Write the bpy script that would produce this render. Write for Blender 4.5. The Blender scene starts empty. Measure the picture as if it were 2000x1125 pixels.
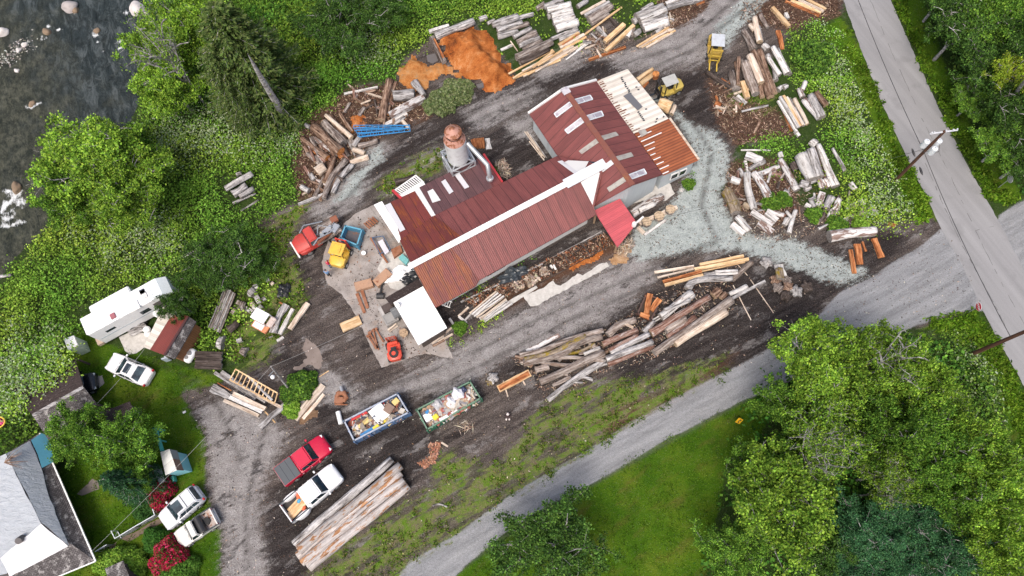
import bpy, bmesh, math, random
import numpy as np
from mathutils import Vector, Matrix, Euler
random.seed(7); rng = np.random.default_rng(7)
S = bpy.context.scene
COL = S.collection
R = math.radians

# ---------------- camera ----------------
F, HC = 1400.0, 65.0
NX, NY = 1046.0, 1054.0
cam_d = bpy.data.cameras.new('camera'); cam = bpy.data.objects.new('camera', cam_d); COL.objects.link(cam)
cam_d.sensor_width = 36.0; cam_d.lens = F / 2000.0 * 36.0; cam_d.clip_end = 4000; cam_d.clip_start = 0.5
_n = Vector(((NX-1000)/F, -(NY-562.5)/F, -1)).normalized()
_z = -_n; _y = (Vector((0, 1, 0)) - _z*_z.y).normalized(); _x = _y.cross(_z)
RM = Matrix((_x, _y, _z))
cam.matrix_world = Matrix.Translation((0, 0, HC)) @ RM.to_4x4()
S.camera = cam
# ---------------- sky, sun, exposure ----------------
SUN_EL, SUN_AZ = 62.0, 200.0
w = bpy.data.worlds.new("World"); S.world = w; w.use_nodes = True
wn = w.node_tree.nodes; wl = w.node_tree.links
bg = wn['Background']; sky = wn.new('ShaderNodeTexSky'); sky.sky_type = 'NISHITA'; sky.sun_disc = False
sky.sun_elevation = R(SUN_EL); sky.sun_rotation = R(SUN_AZ)
sky.air_density = 1.0; sky.dust_density = 6.0; sky.ozone_density = 0.5; sky.altitude = 0
wl.new(sky.outputs[0], bg.inputs[0]); bg.inputs[1].default_value = 0.14
sl = bpy.data.lights.new('sun', 'SUN'); so = bpy.data.objects.new('sun', sl); COL.objects.link(so)
sl.energy = 1.25; sl.angle = R(18); sl.color = (1.0, 0.96, 0.9)
_d = Vector((math.sin(R(SUN_AZ))*math.cos(R(SUN_EL)), math.cos(R(SUN_AZ))*math.cos(R(SUN_EL)), math.sin(R(SUN_EL))))
so.rotation_euler = _d.to_track_quat('Z', 'Y').to_euler()
S.view_settings.view_transform = 'Standard'; S.view_settings.look = 'None'; S.view_settings.gamma = 1
S.view_settings.exposure = 0.45

# ---------------- pixel <-> world ----------------
def G(px, py, h=0.0):
    d = RM @ Vector(((px-1000)/F, -(py-562.5)/F, -1))
    t = (h-HC)/d.z
    return Vector((d.x*t, d.y*t, h))
RMn = np.array([[RM[i][j] for j in range(3)] for i in range(3)])
def PX(x, y, z=0.0):
    p = np.stack([np.asarray(x, float), np.asarray(y, float), np.zeros_like(np.asarray(x, float))+z-HC], -1) @ RMn
    w_ = np.maximum(-p[..., 2], 1.0)
    return 1000+F*p[..., 0]/w_, 562.5-F*p[..., 1]/w_
def SC(px, py, h=0.0):   # px per metre (average) at a pixel
    a = G(px, py, h); b = G(px+10, py, h); c = G(px, py+10, h)
    return 20.0/((b-a).length+(c-a).length)
def GP(px, py, pl, off=0.0):   # ray through pixel onto plane (p0, n)
    p0, n = pl
    d = RM @ Vector(((px-1000)/F, -(py-562.5)/F, -1)); o = Vector((0, 0, HC))
    t = ((p0-o).dot(n))/d.dot(n)
    return o+d*t+n*off
def plane(a, b, c):
    n = (b-a).cross(c-a).normalized()
    if n.z < 0: n = -n
    return (a, n)

# ---------------- tagging ----------------
def tag(o, label=None, cat=None, group=None, kind=None):
    if label: o['label'] = label
    if cat: o['category'] = cat
    if group: o['group'] = group
    if kind: o['kind'] = kind
    return o
def thing(name, label, cat, loc=(0, 0, 0), rz=0.0, group=None):
    o = bpy.data.objects.new(name, None); COL.objects.link(o); o.empty_display_size = 0.3
    o.location = loc; o.rotation_euler = (0, 0, rz)
    return tag(o, label, cat, group)
def link(name, me, parent=None):
    o = bpy.data.objects.new(name, me); COL.objects.link(o)
    if parent is not None: o.parent = parent
    return o

# ---------------- materials ----------------
class NT:
    def __init__(s, name):
        s.m = bpy.data.materials.new(name); s.m.use_nodes = True
        s.nt = s.m.node_tree; s.b = s.nt.nodes['Principled BSDF']
    def new(s, t, **k):
        n = s.nt.nodes.new(t)
        for a, v in k.items(): setattr(n, a, v)
        return n
    def set(s, inp, v):
        if v is None: return
        if isinstance(v, bpy.types.NodeSocket): s.nt.links.new(v, inp)
        elif isinstance(v, (tuple, list)) and len(v) == 3 and inp.type == 'RGBA': inp.default_value = (*v, 1)
        else: inp.default_value = v
    def coord(s, which='Object'): return s.new('ShaderNodeTexCoord').outputs[which]
    def geo(s): return s.new('ShaderNodeNewGeometry').outputs['Position']
    def attr(s, name, out='Fac'):
        n = s.new('ShaderNodeAttribute'); n.attribute_name = name; return n.outputs[out]
    def rnd(s): return s.new('ShaderNodeObjectInfo').outputs['Random']
    def map(s, v, scale=(1, 1, 1), rot=(0, 0, 0), loc=(0, 0, 0)):
        n = s.new('ShaderNodeMapping'); s.set(n.inputs[0], v)
        s.set(n.inputs['Scale'], tuple(scale)); n.inputs['Rotation'].default_value = rot
        s.set(n.inputs['Location'], loc)
        return n.outputs[0]
    def aniso(s, v, sx, sy, ang):
        return s.map(s.map(v, rot=(0, 0, R(-ang))), (sx, sy, 1))
    def noise(s, v, scale=1, detail=3, rough=0.55, dist=0.0):
        n = s.new('ShaderNodeTexNoise'); s.set(n.inputs['Vector'], v)
        n.inputs['Scale'].default_value = scale; n.inputs['Detail'].default_value = detail
        n.inputs['Roughness'].default_value = rough; n.inputs['Distortion'].default_value = dist
        return n.outputs['Fac']
    def voro(s, v, scale=1, feat='F1', out='Distance'):
        n = s.new('ShaderNodeTexVoronoi', feature=feat); s.set(n.inputs['Vector'], v); n.inputs['Scale'].default_value = scale
        return n.outputs[out]
    def ramp(s, f, stops, interp='LINEAR'):
        n = s.new('ShaderNodeValToRGB'); s.set(n.inputs[0], f); cr = n.color_ramp; cr.interpolation = interp
        while len(cr.elements) < len(stops): cr.elements.new(0.5)
        for e, (p, c) in zip(cr.elements, stops):
            e.position = p
            e.color = (*c, 1) if isinstance(c, (tuple, list)) else (c, c, c, 1)
        return n.outputs[0]
    def mix(s, f, a, b, mode='MIX'):
        n = s.new('ShaderNodeMix', data_type='RGBA', blend_type=mode); s.set(n.inputs[0], f)
        s.set(n.inputs[6], a); s.set(n.inputs[7], b); return n.outputs[2]
    def math(s, op, a, b=None, c=None):
        n = s.new('ShaderNodeMath', operation=op); s.set(n.inputs[0], a); s.set(n.inputs[1], b)
        if c is not None: s.set(n.inputs[2], c)
        return n.outputs[0]
    def step(s, v, lo, hi):
        n = s.new('ShaderNodeMapRange', interpolation_type='SMOOTHSTEP'); s.set(n.inputs[0], v)
        n.inputs[1].default_value = lo; n.inputs[2].default_value = hi; return n.outputs[0]
    def sep(s, v):
        n = s.new('ShaderNodeSeparateXYZ'); s.set(n.inputs[0], v); return n.outputs
    def bump(s, h, strength=0.5, dist=0.05):
        n = s.new('ShaderNodeBump'); s.set(n.inputs['Height'], h); n.inputs['Strength'].default_value = strength
        n.inputs['Distance'].default_value = dist; s.set(s.b.inputs['Normal'], n.outputs[0])
    def hsv(s, c, val):
        n = s.new('ShaderNodeHueSaturation'); s.set(n.inputs['Color'], c); s.set(n.inputs['Value'], val); return n.outputs[0]
    def out(s, c, rough=0.85, metal=0.0, spec=0.3):
        s.set(s.b.inputs['Base Color'], c); s.set(s.b.inputs['Roughness'], rough); s.set(s.b.inputs['Metallic'], metal)
        s.b.inputs['Specular IOR Level'].default_value = spec
        return s.m
MAT = {}
def paint(name, col, rough=0.4, metal=0.0, dirt=0.25, spec=0.5, rust=0.0, dcol=(.12, .10, .09)):
    if name in MAT: return MAT[name]
    n = NT(name); v = n.coord()
    f = n.noise(v, 2.2, 5, 0.65); c = n.mix(n.math('MULTIPLY', n.step(f, .45, .75), dirt), col, dcol)
    c = n.hsv(c, n.math('MULTIPLY_ADD', n.noise(v, 9, 2), .25, .88))
    if rust > 0:
        r = n.noise(v, 1.6, 6, .7)
        c = n.mix(n.step(r, .68-.4*rust, .76-.4*rust), c, n.mix(n.noise(v, 14, 3), (.12, .04, .02), (.36, .14, .06)))
    MAT[name] = n.out(c, rough, metal, spec); return MAT[name]
def woodmat(name, stops, patch=None, pthr=(.5, .6), crack=(.05, .04, .035), moss=None, bump=.5, ca=.75):
    n = NT('wood_'+name); v = n.coord(); r = n.rnd()
    off = n.new('ShaderNodeCombineXYZ'); n.set(off.inputs[0], n.math('MULTIPLY', r, 57.0)); n.set(off.inputs[1], n.math('MULTIPLY', r, 31.0))
    vs = n.map(v, (1, 1, 1), loc=off.outputs[0])
    st = n.map(vs, (.32, 3.8, 3.8)); f = n.math('ADD', n.math('MULTIPLY', n.noise(st, 1.6, 6, .72, .3), .75), n.math('MULTIPLY', n.noise(vs, 2.2, 5, .7), .25)); f = n.math('MULTIPLY_ADD', n.math('SUBTRACT', f, .5), 1.9, .5)
    c = n.ramp(f, stops)
    if patch:
        g = n.noise(n.map(vs, (.5, 1.6, 1.6)), 1.5, 5, .65)
        c = n.mix(n.step(g, *pthr), c, n.ramp(n.noise(st, 2.6, 3), patch))
    k = n.noise(n.map(vs, (.16, 3.2, 3.2), loc=(3, 7, 1)), 2.0, 4, .65)
    c = n.mix(n.math('MULTIPLY', n.step(k, .57, .65), ca), c, crack)
    if moss: c = n.mix(n.step(n.noise(vs, 1.3, 4, .7), .48, .6), c, moss)
    c = n.hsv(c, n.math('MULTIPLY_ADD', r, .34, .83))
    n.bump(n.math('ADD', f, n.math('MULTIPLY', k, -.8)), bump, .06)
    MAT['wood_'+name] = n.out(c, .85, 0, .1); return MAT['wood_'+name]
woodmat('silver', [(.32, (.10, .088, .084)), (.47, (.31, .295, .29)), (.66, (.56, .545, .54))], bump=.8)
woodmat('white', [(.30, (.24, .21, .195)), (.44, (.56, .54, .52)), (.68, (.76, .74, .72))], [(.3, (.22, .16, .13)), (.7, (.42, .35, .31))], (.60, .66), ca=.8, bump=.8)
woodmat('greybrown', [(.32, (.07, .052, .045)), (.48, (.21, .17, .15)), (.68, (.42, .38, .35))], bump=.9)
woodmat('brown', [(.32, (.055, .032, .024)), (.48, (.19, .115, .08)), (.68, (.40, .29, .22))], bump=.9)
woodmat('redbark', [(.3, (.09, .04, .03)), (.48, (.22, .12, .09)), (.7, (.40, .30, .26))], [(.3, (.36, .31, .29)), (.7, (.56, .52, .5))], (.54, .62))
woodmat('dark', [(.3, (.03, .024, .022)), (.5, (.075, .058, .05)), (.7, (.15, .125, .115))])
woodmat('fresh', [(.3, (.42, .25, .12)), (.48, (.62, .42, .23)), (.7, (.75, .58, .38))], ca=.35, crack=(.3, .15, .07), bump=.25)
woodmat('pale', [(.3, (.34, .25, .19)), (.48, (.57, .47, .38)), (.7, (.74, .66, .57))], ca=.4, crack=(.25, .17, .12), bump=.3)
woodmat('orange', [(.3, (.13, .045, .02)), (.48, (.34, .12, .045)), (.7, (.55, .26, .12))], ca=.5, crack=(.10, .03, .015))
woodmat('birch', [(.25, (.40, .38, .37)), (.5, (.60, .58, .57)), (.75, (.70, .68, .67))], [(.3, (.14, .09, .075)), (.7, (.30, .22, .19))], (.5, .55))
woodmat('barklog', [(.3, (.33, .29, .27)), (.5, (.47, .43, .41)), (.7, (.58, .55, .53))], [(.3, (.24, .11, .05)), (.7, (.50, .28, .15))], (.53, .58))
woodmat('mossy', [(.3, (.12, .09, .06)), (.5, (.26, .2, .14)), (.7, (.4, .34, .27))], moss=(.26, .19, .03))
woodmat('smooth', [(.32, (.13, .095, .078)), (.48, (.28, .23, .20)), (.68, (.47, .42, .385))], [(.3, (.12, .08, .06)), (.7, (.25, .18, .14))], (.58, .66), bump=.6, ca=.7)
def endmat(name, a, b):
    n = NT('end_'+name); v = n.coord(); s_ = n.sep(v)
    rr = n.math('SQRT', n.math('ADD', n.math('MULTIPLY', s_[1], s_[1]), n.math('MULTIPLY', s_[2], s_[2])))
    c = n.mix(n.math('MULTIPLY', n.math('SINE', n.math('MULTIPLY', rr, 90.0)), .5), a, b)
    c = n.mix(n.step(n.noise(v, 5, 4), .45, .65), c, (a[0]*.5, a[1]*.5, a[2]*.5))
    MAT['end_'+name] = n.out(c, .9, 0, .2)
endmat('pale', (.5, .38, .26), (.62, .5, .36)); endmat('orange', (.55, .22, .07), (.68, .33, .13)); endmat('grey', (.28, .25, .23), (.4, .37, .34)); endmat('tan', (.42, .3, .2), (.5, .38, .27))
ENDOF = dict(silver='grey', white='grey', greybrown='grey', brown='tan', redbark='tan', dark='grey', fresh='pale', pale='pale', orange='orange', birch='grey', barklog='tan', mossy='grey', smooth='grey')

# ---------------- mesh helpers ----------------
class MB:
    def __init__(s): s.v = []; s.f = []; s.mi = []
    def add(s, vs, fs, mi=0):
        b = len(s.v); s.v += [tuple(x) for x in vs]; s.f += [tuple(i+b for i in f) for f in fs]; s.mi += [mi]*len(fs); return s
    def box(s, c, sz, rz=0.0, mi=0, rot=None):
        x, y, z = [q/2 for q in sz]; M = rot if rot is not None else Matrix.Rotation(rz, 3, 'Z'); c = Vector(c)
        vs = [c+M @ Vector((a*x, b*y, d*z)) for d in (-1, 1) for a, b in ((-1, -1), (1, -1), (1, 1), (-1, 1))]
        return s.add(vs, [(3, 2, 1, 0), (4, 5, 6, 7), (0, 1, 5, 4), (1, 2, 6, 5), (2, 3, 7, 6), (3, 0, 4, 7)], mi)
    def bar(s, a, b, wd, ht=None, mi=0):
        a = Vector(a); b = Vector(b); d = b-a; L = d.length
        if L < 1e-6: return s
        ht = wd if ht is None else ht
        x = d/L; up = Vector((0, 0, 1)) if abs(x.z) < .95 else Vector((1, 0, 0))
        y = up.cross(x).normalized(); z = x.cross(y)
        M = Matrix((x, y, z)).transposed()
        return s.box((a+b)/2, (L, wd, ht), mi=mi, rot=M)
    def tube(s, pts, rad, n=10, mi=0, caps=True, capmi=None):
        pts = [Vector(p) for p in pts]; rings = []; up = Vector((0, 0, 1)); vs = []; fs = []
        for i, p in enumerate(pts):
            t = (pts[min(i+1, len(pts)-1)]-pts[max(i-1, 0)]).normalized()
            u = up if abs(t.z) < .9 else Vector((1, 0, 0))
            y = u.cross(t).normalized(); z = t.cross(y); r = rad[i] if isinstance(rad, (list, tuple)) else rad
            for k in range(n):
                a = 2*math.pi*k/n; vs.append(p+(y*math.cos(a)+z*math.sin(a))*r)
        for i in range(len(pts)-1):
            for k in range(n):
                k2 = (k+1) % n; fs.append((i*n+k, i*n+k2, (i+1)*n+k2, (i+1)*n+k))
        s.add(vs, fs, mi)
        if caps:
            s.add(vs[:n], [tuple(reversed(range(n)))], mi if capmi is None else capmi)
            s.add(vs[-n:], [tuple(range(n))], mi if capmi is None else capmi)
        return s
    def poly(s, pts, mi=0): return s.add(pts, [tuple(range(len(pts)))], mi)
    def prism(s, pts, th, mi=0, smi=None):     # pts = top outline (3-D), thickness downwards
        n = len(pts); pts = [Vector(p) for p in pts]
        a = sum((pts[i].x*pts[(i+1) % n].y-pts[(i+1) % n].x*pts[i].y) for i in range(n))
        if a < 0: pts = pts[::-1]
        lo = [p-Vector((0, 0, th)) for p in pts]
        s.add(pts, [tuple(range(n))], mi); s.add(lo, [tuple(reversed(range(n)))], mi if smi is None else smi)
        s.add(pts+lo, [(i, i+n, (i+1) % n+n, (i+1) % n) for i in range(n)], mi if smi is None else smi); return s
    def build(s, name, mats, parent=None, smooth=False, bevel=0.0):
        me = bpy.data.meshes.new(name); me.from_pydata(s.v, [], s.f)
        if not isinstance(mats, (list, tuple)): mats = [mats]
        for m in mats: me.materials.append(m)
        me.polygons.foreach_set('material_index', s.mi)
        me.validate(); me.update()
        if bevel > 0:
            bm = bmesh.new(); bm.from_mesh(me); bmesh.ops.remove_doubles(bm, verts=bm.verts, dist=1e-5)
            bmesh.ops.bevel(bm, geom=bm.edges, offset=bevel, segments=2, affect='EDGES', clamp_overlap=True)
            bm.to_mesh(me); bm.free()
        if smooth:
            me.polygons.foreach_set('use_smooth', [True]*len(me.polygons))
        return link(name, me, parent)
def bars(name, m, parent, L):
    for a in L: MB().bar(*a).build(name, m, parent)
def legs(name, m, parent, pts, wd=.12):
    for p in pts: MB().bar((p[0], p[1], 0), (p[0], p[1], p[2]), wd).build(name, m, parent)
def roofmesh(name, pts, mats, parent, along, th=.12, up=.0):
    """sloped slab; UV: u along 'along' (metres), v across"""
    pts = [Vector(p)+Vector((0, 0, up)) for p in pts]
    mb = MB(); mb.prism(pts, th); o = mb.build(name, mats, parent)
    uv = o.data.uv_layers.new(name='UVMap'); a = Vector(along).normalized(); nrm = plane(pts[0], pts[1], pts[2])[1]
    b = nrm.cross(a).normalized(); o0 = pts[0]
    for l in o.data.loops:
        q = o.data.vertices[l.vertex_index].co-o0; uv.data[l.index].uv = (q.dot(a), q.dot(b))
    return o
# ---- numpy helpers ----
def sdist(px, py, poly):
    """signed distance in pixels, + inside"""
    px = np.asarray(px, float); py = np.asarray(py, float); d = np.full(px.shape, 1e9); ins = np.zeros(px.shape, bool); n = len(poly)
    for i in range(n):
        x1, y1 = poly[i]; x2, y2 = poly[(i+1) % n]; dx, dy = x2-x1, y2-y1
        t = np.clip(((px-x1)*dx+(py-y1)*dy)/(dx*dx+dy*dy+1e-9), 0, 1)
        d = np.minimum(d, np.hypot(px-x1-t*dx, py-y1-t*dy))
        c = ((y1 > py) != (y2 > py)) & (px < (x2-x1)*(py-y1)/((y2-y1) if y2 != y1 else 1e-9)+x1); ins ^= c
    return np.where(ins, d, -d)
def pdist(px, py, line):
    d = np.full(np.shape(px), 1e9)
    for (x1, y1), (x2, y2) in zip(line[:-1], line[1:]):
        dx, dy = x2-x1, y2-y1; t = np.clip(((px-x1)*dx+(py-y1)*dy)/(dx*dx+dy*dy+1e-9), 0, 1)
        d = np.minimum(d, np.hypot(px-x1-t*dx, py-y1-t*dy))
    return d
_tab = rng.random((256, 256))
def vnoise(x, y, s=1.0, seed=0):
    x = np.asarray(x)*s+seed*17.3; y = np.asarray(y)*s+seed*9.1
    xi = np.floor(x).astype(int); yi = np.floor(y).astype(int); fx = x-xi; fy = y-yi
    fx = fx*fx*(3-2*fx); fy = fy*fy*(3-2*fy); t = lambda a, b: _tab[a % 256, b % 256]
    return (t(xi, yi)*(1-fx)+t(xi+1, yi)*fx)*(1-fy)+(t(xi, yi+1)*(1-fx)+t(xi+1, yi+1)*fx)*fy
def npmesh(name, V, Fq, mats, parent=None, colors=None, smooth=False, k=4):
    me = bpy.data.meshes.new(name); nv, nf = len(V), len(Fq)
    me.vertices.add(nv); me.vertices.foreach_set('co', np.asarray(V, np.float32).ravel())
    me.loops.add(nf*k); me.loops.foreach_set('vertex_index', np.asarray(Fq, np.int32).ravel())
    me.polygons.add(nf); me.polygons.foreach_set('loop_start', np.arange(0, nf*k, k, dtype=np.int32))
    if not isinstance(mats, (list, tuple)): mats = [mats]
    for m in mats: me.materials.append(m)
    if smooth: me.polygons.foreach_set('use_smooth', np.ones(nf, bool))
    if colors is not None:
        a = me.attributes.new('leafcol', 'FLOAT_COLOR', 'FACE')
        c = np.ones((nf, 4), np.float32); c[:, :3] = colors; a.data.foreach_set('color', c.ravel())
    me.update(calc_edges=True)
    return me if parent == 'mesh' else link(name, me, parent)
def leaves(C, size, cols, up=0.8, aspect=.6, g=None, dirs=None):
    """C (N,3) centres -> quad diamonds"""
    g = g or rng; N = len(C); size = np.broadcast_to(size, (N,))
    nrm = g.normal(size=(N, 3)); nrm[:, 2] = np.abs(nrm[:, 2])*.6+up; nrm /= np.linalg.norm(nrm, axis=1)[:, None]
    t = g.normal(size=(N, 3)) if dirs is None else dirs+g.normal(size=(N, 3))*.25
    t -= nrm*(t*nrm).sum(1)[:, None]; t /= np.linalg.norm(t, axis=1)[:, None]; b = np.cross(nrm, t)
    s_ = size[:, None]*.5
    P = np.stack([C-t*s_, C+b*s_*aspect-nrm*s_*.15, C+t*s_, C-b*s_*aspect-nrm*s_*.15], 1).reshape(-1, 3)
    return P, np.arange(N*4).reshape(N, 4), cols
def pal(N, cols, var=.18, g=None, wts=None):
    g = g or rng; cols = np.array(cols); i = g.choice(len(cols), N, p=wts)
    return np.clip(cols[i]*(1+g.normal(size=(N, 1))*var)*(1+g.normal(size=(N, 3))*.05), .003, .9)
def leafmat(name, trans=.14, rough=.6):
    n = NT(name); c = n.attr('leafcol', 'Color'); c = n.hsv(c, n.math('MULTIPLY_ADD', n.rnd(), .3, .85))
    n.out(c, rough, 0, .06)
    tr = n.new('ShaderNodeBsdfTranslucent'); n.set(tr.inputs[0], n.mix(1.0, c, (.9, 1, .5), 'MULTIPLY'))
    mx = n.new('ShaderNodeMixShader'); mx.inputs[0].default_value = trans
    o = n.nt.nodes['Material Output']; n.nt.links.new(n.b.outputs[0], mx.inputs[1]); n.nt.links.new(tr.outputs[0], mx.inputs[2]); n.nt.links.new(mx.outputs[0], o.inputs[0])
    return n.m
LEAF = leafmat('leaf_surface'); CHIPM = leafmat('chip_surface', 0.0, .9)
# ================= GROUND =================
RIVER = [(-400, -200), (352, -200), (342, 0), (322, 70), (288, 130), (286, 190), (262, 245), (200, 280), (120, 350), (104, 400), (108, 440), (62, 482), (22, 522), (-6, 570), (-120, 680), (-400, 900)]
YARD = [(500, 432), (560, 400), (590, 395), (650, 372), (690, 300), (600, 240), (640, 215), (700, 165), (770, 160), (790, 110), (860, 60), (925, 45), (985, 110), (1010, 150), (1080, 118), (1130, 85), (1150, 50), (1190, 25), (1240, 78), (1300, 52), (1335, 22), (1300, 5), (1380, -60), (1640, -60), (1650, 20), (1600, 40), (1545, 60), (1520, 110), (1470, 120), (1440, 190), (1425, 215), (1510, 212), (1548, 262), (1440, 282), (1430, 325), (1405, 375), (1480, 330), (1530, 320), (1560, 400), (1640, 432), (1760, 432), (1818, 425), (1845, 440), (1925, 600), (1900, 606), (1800, 640), (1600, 660), (1500, 712), (1440, 722), (1330, 768), (1236, 822), (1118, 898), (1000, 964), (905, 1035), (804, 1095), (745, 1180), (430, 1180), (432, 1040), (400, 960), (402, 860), (352, 765), (420, 752), (520, 700), (540, 660), (600, 590), (560, 520), (505, 470)]
GRAV = [[(382, 800), (460, 765), (520, 815), (560, 850), (520, 930), (500, 1000), (520, 1100), (515, 1180), (438, 1180), (434, 1040), (410, 960), (408, 860)],
        [(640, 790), (560, 775), (640, 720), (720, 770), (860, 700), (960, 640), (1040, 600), (1110, 560), (1240, 500), (1300, 520), (1230, 590), (1120, 650), (1010, 690), (900, 760), (780, 775), (700, 800)],
        [(640, 370), (690, 330), (730, 350), (700, 400), (640, 430), (600, 420)],
        [(690, 285), (730, 270), (760, 290), (720, 330), (690, 320)],
        [(1170, 110), (1260, 90), (1330, 50), (1370, 0), (1480, -40), (1500, 0), (1440, 60), (1370, 120), (1290, 140), (1210, 135)],
        [(900, 220), (960, 190), (1040, 165), (1060, 180), (1000, 230), (930, 250)], [(985, 235), (1040, 225), (1040, 270), (1000, 265)],
        [(1040, 130), (1100, 105), (1160, 95), (1120, 130), (1060, 155)], [(790, 330), (850, 285), (880, 300), (830, 330), (760, 375), (740, 380)]]
TEAL = [[(1318, 222), (1350, 240), (1400, 262), (1425, 300), (1420, 350), (1405, 380), (1428, 430), (1480, 462), (1560, 470), (1610, 492), (1700, 535), (1640, 560), (1540, 520), (1480, 500), (1440, 490), (1360, 490), (1300, 500), (1250, 510), (1225, 490), (1240, 450), (1320, 390), (1345, 340), (1360, 300)],
        [(1400, 50), (1440, 10), (1480, -30), (1510, -20), (1470, 30), (1420, 90), (1385, 80)], [(1270, 190), (1310, 200), (1330, 230), (1300, 215)], [(720, 300), (745, 285), (750, 310), (720, 330)], [(690, 340), (720, 325), (700, 380), (650, 400)]]
LANE = [[(735, 1200), (760, 1140), (804, 1094), (905, 1034), (1000, 963), (1118, 897), (1236, 821), (1338, 764), (1440, 716), (1520, 670), (1590, 628), (1640, 570), (1700, 545), (1745, 512), (1800, 480), (1846, 440), (1925, 606), (1900, 606), (1860, 612), (1790, 636), (1640, 700), (1500, 762), (1449, 782), (1371, 824), (1284, 868), (1189, 928), (1101, 972), (1000, 1030), (939, 1078), (888, 1125), (860, 1200)],
        [(1940, 450), (1952, 420), (1985, 398), (2060, 360), (2100, 430), (2050, 560), (2010, 540)]]
LAWN = [[(155, 640), (230, 680), (300, 700), (380, 722), (440, 740), (420, 770), (360, 770), (404, 860), (404, 960), (432, 1040), (440, 1180), (-50, 1200), (-50, 1000), (150, 900), (90, 750), (120, 700)],
        [(888, 1125), (939, 1076), (1101, 971), (1284, 867), (1449, 779), (1540, 745), (1480, 860), (1420, 900), (1370, 1180), (860, 1190)],
        [(1740, -40), (1790, 90), (1850, 215), (1930, 385), (1960, 400), (2000, 380), (1960, 320), (1900, 250), (1850, 140), (1790, -40)],
        [(1640, 30), (1680, 90), (1720, 200), (1770, 310), (1815, 400), (1840, 450), (1800, 440), (1770, 400), (1720, 290), (1690, 200), (1650, 110), (1600, 60)],
        [(1790, 640), (1860, 612), (1905, 602), (1950, 668), (2005, 775), (2060, 900), (2020, 960), (1960, 820), (1900, 660)]]
ROUGH = [[(560, 1180), (640, 1080), (700, 1045), (845, 950), (860, 880), (985, 905), (1050, 800), (1100, 770), (1180, 745), (1260, 740), (1420, 700), (1340, 762), (1236, 820), (1118, 896), (1000, 962), (905, 1033), (804, 1093), (740, 1180)],
         [(500, 440), (600, 395), (585, 440), (560, 470), (600, 580), (560, 640), (520, 700), (470, 720), (440, 660), (480, 560)], [(740, 360), (790, 320), (860, 290), (880, 320), (800, 360), (740, 390)],
         [(1425, 180), (1510, 190), (1500, 215), (1430, 215)]]
BROWNS = [[(585, 240), (690, 170), (780, 165), (830, 190), (840, 230), (760, 260), (700, 300), (640, 390), (585, 395), (570, 330)],
          [(1380, 150), (1440, 190), (1520, 215), (1550, 265), (1440, 285), (1400, 240)], [(1420, 320), (1520, 310), (1560, 400), (1520, 440), (1410, 400)], [(1280, -10), (1400, -30), (1380, 20), (1310, 60), (1290, 40)],
          [(1460, -20), (1640, -40), (1640, 30), (1540, 60), (1440, 40)]]
DARK = [[(640, 450), (560, 500), (600, 600), (560, 680), (620, 740), (760, 790), (860, 850), (800, 950), (640, 1060), (560, 1180), (520, 1180), (520, 980), (640, 850), (560, 740), (530, 690), (600, 600), (600, 520)],
        [(1180, 620), (1300, 560), (1480, 510), (1600, 560), (1600, 600), (1500, 680), (1380, 740), (1240, 740), (1150, 700), (1060, 760), (960, 720), (1020, 700)],
        [(1560, 500), (1640, 480), (1750, 445), (1770, 480), (1700, 540), (1620, 580), (1540, 540)], [(960, 160), (1060, 150), (1180, 110), (1230, 140), (1180, 150), (1100, 165), (1030, 210), (860, 280), (760, 330), (700, 400), (660, 400), (740, 310)],
        [(1290, 150), (1400, 130), (1420, 190), (1420, 270), (1340, 230), (1300, 200)], [(1000, 230), (1085, 300), (980, 355), (930, 300)], [(900, 560), (1200, 430), (1200, 480), (960, 610), (860, 640)]]
RUST = [[(1130, 830), (1330, 750), (1440, 690), (1400, 730), (1300, 790), (1190, 850)], [(975, 585), (1200, 462), (1215, 490), (1040, 575), (990, 600)]]
TRACKS = [[(640, 700), (700, 770), (860, 720), (1060, 620), (1240, 540), (1400, 470)], [(660, 720), (720, 790), (880, 745), (1080, 640), (1260, 560)], [(650, 420), (720, 340), (830, 270), (960, 200), (1080, 150), (1200, 130), (1330, 90), (1470, -30)],
          [(670, 430), (740, 360), (850, 280), (980, 215), (1090, 165), (1230, 150), (1350, 100), (1500, -20)], [(600, 720), (560, 640), (620, 560), (640, 440)], [(580, 730), (530, 800), (500, 900), (480, 1000), (480, 1180)],
          [(760, 1200), (900, 1080), (1100, 950), (1300, 840), (1500, 730), (1650, 640), (1860, 540)], [(790, 1200), (920, 1095), (1120, 965), (1320, 855), (1520, 745), (1660, 660), (1890, 570)],
          [(300, 705), (380, 745), (430, 800), (470, 900)], [(1400, 470), (1370, 400), (1390, 300), (1330, 200), (1380, 120)], [(850, 960), (1050, 880), (1250, 790), (1420, 710)]]
fx = np.arange(-78, 72.01, .3); fy = np.arange(-22, 76.01, .3)
ext = np.array([4, 10, 20, 45, 100, 250, 700, 1800.])
gx = np.concatenate([-78-ext[::-1], fx, 72+ext]); gy = np.concatenate([-22-ext[::-1], fy, 76+ext])
GX, GY = np.meshgrid(gx, gy); gpx, gpy = PX(GX, GY)
def mask(polys, soft=1.5):
    m = np.full(GX.shape, -1e9)
    for p in (polys if isinstance(polys[0], list) else [polys]): m = np.maximum(m, sdist(gpx, gpy, p))
    return np.clip(.5+m/20./(2*soft), 0, 1)
rd = sdist(gpx, gpy, RIVER)/19.0
far = (GX < -84) | (GX > 78) | (GY > 82) | (GY < -28)
tt = np.clip((rd+.6)/3.6, 0, 1); GZ = -2.3*tt*tt*(3-2*tt)
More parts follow.
